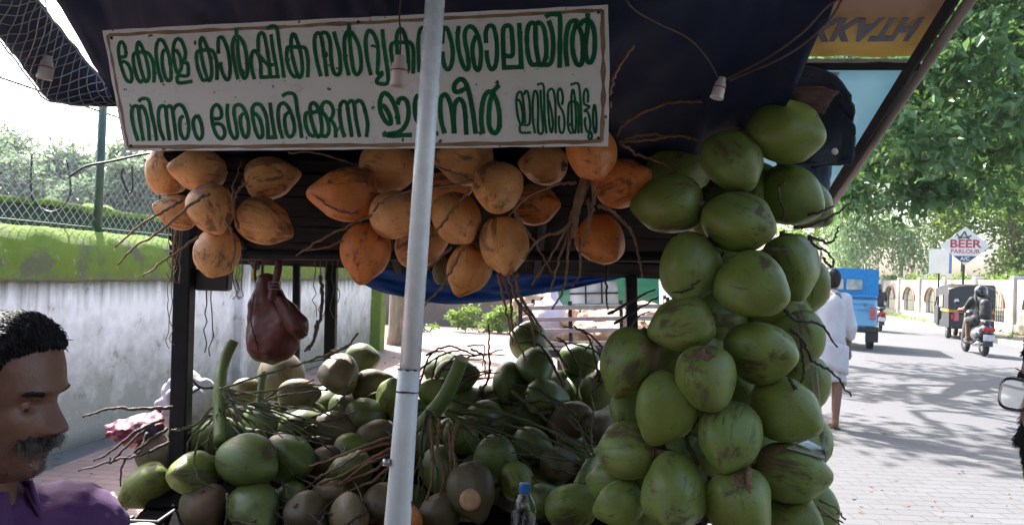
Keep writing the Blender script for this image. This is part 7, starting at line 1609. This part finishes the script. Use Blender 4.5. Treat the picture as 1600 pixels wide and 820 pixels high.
mb.slab(col, 40, 6, .004); link('collar', mb.me('collar'), M['shirtprint'], shp, True, True)
for s_ in (1, -1):
    mb = MB(); mb.slab(lambda u, v: Mw @ Vector((.040 + .030 * u - .012 * v, s_ * (.026 + .016 * v + .012 * u * v), -.020 - .058 * u - .028 * v)), 6, 5, .004)
    link('collar_point', mb.me('collar_point'), M['shirtprint'], shp, True, True)
tr = []
for s_ in (1, -1): tr += [('c', (-.05, s_ * .09, -.55), (.30, s_ * .13, -.65), .105, .082), ('c', (.30, s_ * .13, -.65), (.24, s_ * .14, -1.09), .075, .06)]
me = sdf_mesh('trousers', tr, .02, .04); me.transform(Mw); link('trousers', me, M['blackcloth'], pm_)
sl = thing('stool', 'plain wooden stool under the man in purple', 'stool', (o0.x - .05, o0.y, 0)); zs_ = o0.z - .66; mb = MB(); mb.bbox((o0.x - .06, o0.y, zs_ - .03), (.34, .34, .04), .006); mb.build('seat', M['oldwood'], sl)
for sx in (-.13, .13):
    for sy in (-.13, .13): mb = MB(); mb.bbox((o0.x - .06 + sx, o0.y + sy, (zs_ - .05) / 2), (.035, .035, zs_ - .05), .004); mb.build('leg', M['oldwood'], sl)
# ---- man with spectacles cut off by the right edge
fd = Vector((-.975, -.22, 0)); yaw_ = math.atan2(fd.y, fd.x); dd = .92; o1 = at(1594 + .099 * .93 / dd * F * .985, 716 + 62, dd) + Vector((-.011, 0, 0)); Mr_ = Matrix.Translation(o1) @ Matrix.Rotation(yaw_, 4, 'Z') @ Matrix.Rotation(-.17, 4, 'Y')
pr_ = thing('person', 'bearded man with black framed spectacles cut off by the right edge', 'person', (o1.x, o1.y, 0))
BX, BZ = -.11, -.035
body2 = [('c', (-.030 + BX, 0, -.12 + BZ), (-.018, 0, .035), .058, .054), ('c', (-.03 + BX, 0, -.18 + BZ), (-.03 + BX, 0, -.52), .12, .12), ('c', (-.03 + BX, .12, -.15 + BZ), (-.03 + BX, -.12, -.15 + BZ), .06, .06)]
for s_ in (1, -1): body2 += [('c', (-.03 + BX, s_ * .17, -.16 + BZ), (-.05 + BX, s_ * .22, -.42), .050, .042), ('c', (-.05 + BX, s_ * .22, -.42), (.02 + BX, s_ * .2, -.64), .040, .028), ('c', (-.03 + BX, s_ * .09, -.55), (-.02 + BX, s_ * .10, -.9), .085, .06), ('c', (-.02 + BX, s_ * .10, -.9), (-.03 + BX, s_ * .10, -1.2), .056, .036), ('c', (-.03 + BX, s_ * .10, -1.22), (.12 + BX, s_ * .11, -1.25), .036, .026)] + hand_prims((.02 + BX, s_ * .2, -.64), (.3, 0, -1), -s_)
place_head(pr_, Mr_, M['skin2'], 8, 'hair', body2, True)
sh2 = [('c', (-.03 + BX, 0, -.20 + BZ), (-.03 + BX, 0, -.55), .135, .14), ('c', (-.03 + BX, .13, -.15 + BZ), (-.03 + BX, -.13, -.15 + BZ), .075, .075)] + [('c', (-.03 + BX, s_ * .17, -.16 + BZ), (-.045 + BX, s_ * .22, -.36), .070, .062) for s_ in (1, -1)]
me = sdf_mesh('shirt', sh2, .012, .035, fold); me.transform(Mr_); link('shirt', me, M['brownshirt'], pr_)
me = sdf_mesh('trousers', [('c', (-.03 + BX, s_ * .09, -.56), (-.02 + BX, s_ * .10, -.9), .10, .08) for s_ in (1, -1)] + [('c', (-.02 + BX, s_ * .10, -.9), (-.03 + BX, s_ * .10, -1.18), .078, .065) for s_ in (1, -1)], .02, .04); me.transform(Mr_); link('trousers', me, M['denim'], pr_)
gl = None; mb = MB(); gx, gz = .0945, .106
for s_ in (1, -1):
    ring = [Vector((gx - .006 * abs(math.cos(t)) , s_ * .0335 + .0235 * math.copysign(abs(math.cos(t)) ** .75, math.cos(t)), gz - .003 + .0185 * math.copysign(abs(math.sin(t)) ** .75, math.sin(t)))) for t in np.linspace(0, 2 * math.pi, 29)]; mb.tube(ring, .0019, 6, False)
    mb.tube([(gx - .006, s_ * .057, gz + .006), (gx - .04, s_ * .071, gz + .006), (-.01, s_ * .075, gz + .006), (-.03, s_ * .076, gz - .012)], .002, 6)
mb.tube([(gx - .005, -.010, gz + .004), (gx + .001, 0, gz + .006), (gx - .005, .010, gz + .004)], .0018, 6); me = mb.me('spectacles'); me.transform(Mr_); gl = link('spectacles', me, pmat('spectacle_frame', (0.012, 0.016, 0.03), None, 20, .25, 0), pr_, True, True)
for s_ in (1, -1):
    mb = MB(); ring = [(.0225 * math.copysign(abs(math.cos(t)) ** .75, math.cos(t)), .0175 * math.copysign(abs(math.sin(t)) ** .75, math.sin(t))) for t in np.linspace(0, 2 * math.pi, 28, endpoint=False)]; mb.prism(ring, .0012, frame((gx - .003, s_ * .0335, gz - .003), (0, 1, 0), (0, 0, 1))); me = mb.me('lens'); me.transform(Mr_); link('lens', me, M['lens'], gl)
# ---- man in white walking away
g = ground(1301, 669); wk = thing('person', 'man in a white shirt and folded white dhoti walking away along the road', 'person', (g.x, g.y, 0), -.12)
wx = -.045
wp = [('c', (wx, .02, 1.00), (wx, .03, 1.32), .125, .14), ('c', (wx - .13, .03, 1.36), (wx + .13, .03, 1.36), .055, .055), ('c', (wx, .03, 1.38), (wx + .005, .04, 1.49), .052, .048), ('e', (wx + .01, .055, 1.565), (.073, .092, .112)),
      ('c', (wx + .16, .03, 1.36), (wx + .205, .01, 1.10), .045, .038), ('c', (wx + .205, .01, 1.10), (wx + .20, .06, .88), .036, .026), ('c', (wx - .16, .03, 1.36), (wx - .21, .06, 1.11), .045, .038), ('c', (wx - .21, .06, 1.11), (wx - .19, .18, .92), .036, .026),
      ('c', (wx + .075, .0, .96), (.03, -.03, .50), .085, .058), ('c', (.03, -.03, .50), (.005, -.06, .09), .058, .036), ('c', (.005, -.07, .055), (.03, .13, .04), .035, .028), ('c', (wx - .08, .02, .96), (wx - .10, .20, .53), .085, .058), ('c', (wx - .10, .20, .53), (wx - .11, .10, .14), .054, .034), ('c', (wx - .11, .07, .10), (wx - .10, .27, .05), .034, .026),
      ('e', (wx + .085, .045, 1.56), (.012, .022, .032)), ('e', (wx - .065, .045, 1.56), (.012, .022, .032)), ('e', (wx + .01, .15, 1.555), (.014, .02, .022))]
wp += hand_prims((wx + .20, .06, .88), (0, .25, -1), -1) + hand_prims((wx - .19, .18, .92), (0, .3, -1), 1)
link('body', sdf_mesh('body', wp, .014, .03), M['skin2'], wk, False)
link('hair', sdf_mesh('hair', [('e', (wx + .01, .035, 1.61), (.082, .092, .085)), ('e', (wx + .01, .01, 1.56), (.074, .07, .085))], .012, .03, lambda c: .006 * nz(c.x, c.y, c.z, 50)), M['hair'], wk, False)
ss = [('c', (wx, .015, .95), (wx, .03, 1.30), .148, .150), ('c', (wx - .125, .03, 1.365), (wx + .125, .03, 1.365), .070, .070), ('c', (wx + .15, .03, 1.36), (wx + .205, .005, 1.08), .062, .055), ('c', (wx - .15, .03, 1.36), (wx - .21, .06, 1.08), .062, .055), ('c', (wx + .205, .005, 1.08), (wx + .205, .03, .98), .052, .047), ('c', (wx, .035, 1.40), (wx, .04, 1.44), .066, .058)]
def wf(c): return .010 * nz(c.x * 1.4, c.y, c.z * .7 + c.x * .5, 9) + .005 * abs(nz(c.x * 1.5, c.y, c.z * .5, 22))
link('shirt', sdf_mesh('shirt', ss, .014, .04, wf), M['whitecloth'], wk, False)
mb = MB()
def dh(u, v):
    a = 2 * math.pi * u; z = 1.00 - .52 * v - .03 * math.sin(a * 2 + 1) * v; rx = .158 + .012 * v; ry_ = .135 + .045 * v; k_ = 1 + (.05 * math.sin(a * 9 + 2 * v) + .03 * math.sin(a * 17)) * v * .8
    return Vector((wx + .012 * v + rx * k_ * math.cos(a), .02 + .04 * v + ry_ * k_ * math.sin(a), z))
mb.slab(dh, 72, 14, .006); link('dhoti', mb.me('dhoti'), M['whitecloth'], wk, False, True)
mb = MB(); mb.slab(lambda u, v: Vector((wx + .02 + .17 * math.cos(3.6 + 2.3 * u), .03 + .165 * math.sin(3.6 + 2.3 * u), .97 - .30 * v - .10 * u)), 20, 6, .006); link('dhoti_fold', mb.me('dhoti_fold'), M['whitecloth'], wk, False, True)
for (x, y, z, rx_) in ((.018, .03, .012, 0), (wx - .105, .17, .025, .1)):
    mb = MB(); mb.prism([(-.035, -.12), (.035, -.12), (.045, 0), (.05, .08), (.03, .13), (-.03, .13), (-.05, .08), (-.042, 0)], .018, Matrix.Translation((x, y, z)) @ Matrix.Rotation(rx_, 4, 'X')); mb.tube([(x - .045, y + .04, z), (x, y + .05, z + .055), (x + .045, y + .04, z)], .009, 6); link('sandal', mb.me('sandal'), M['sandal'], wk, False)
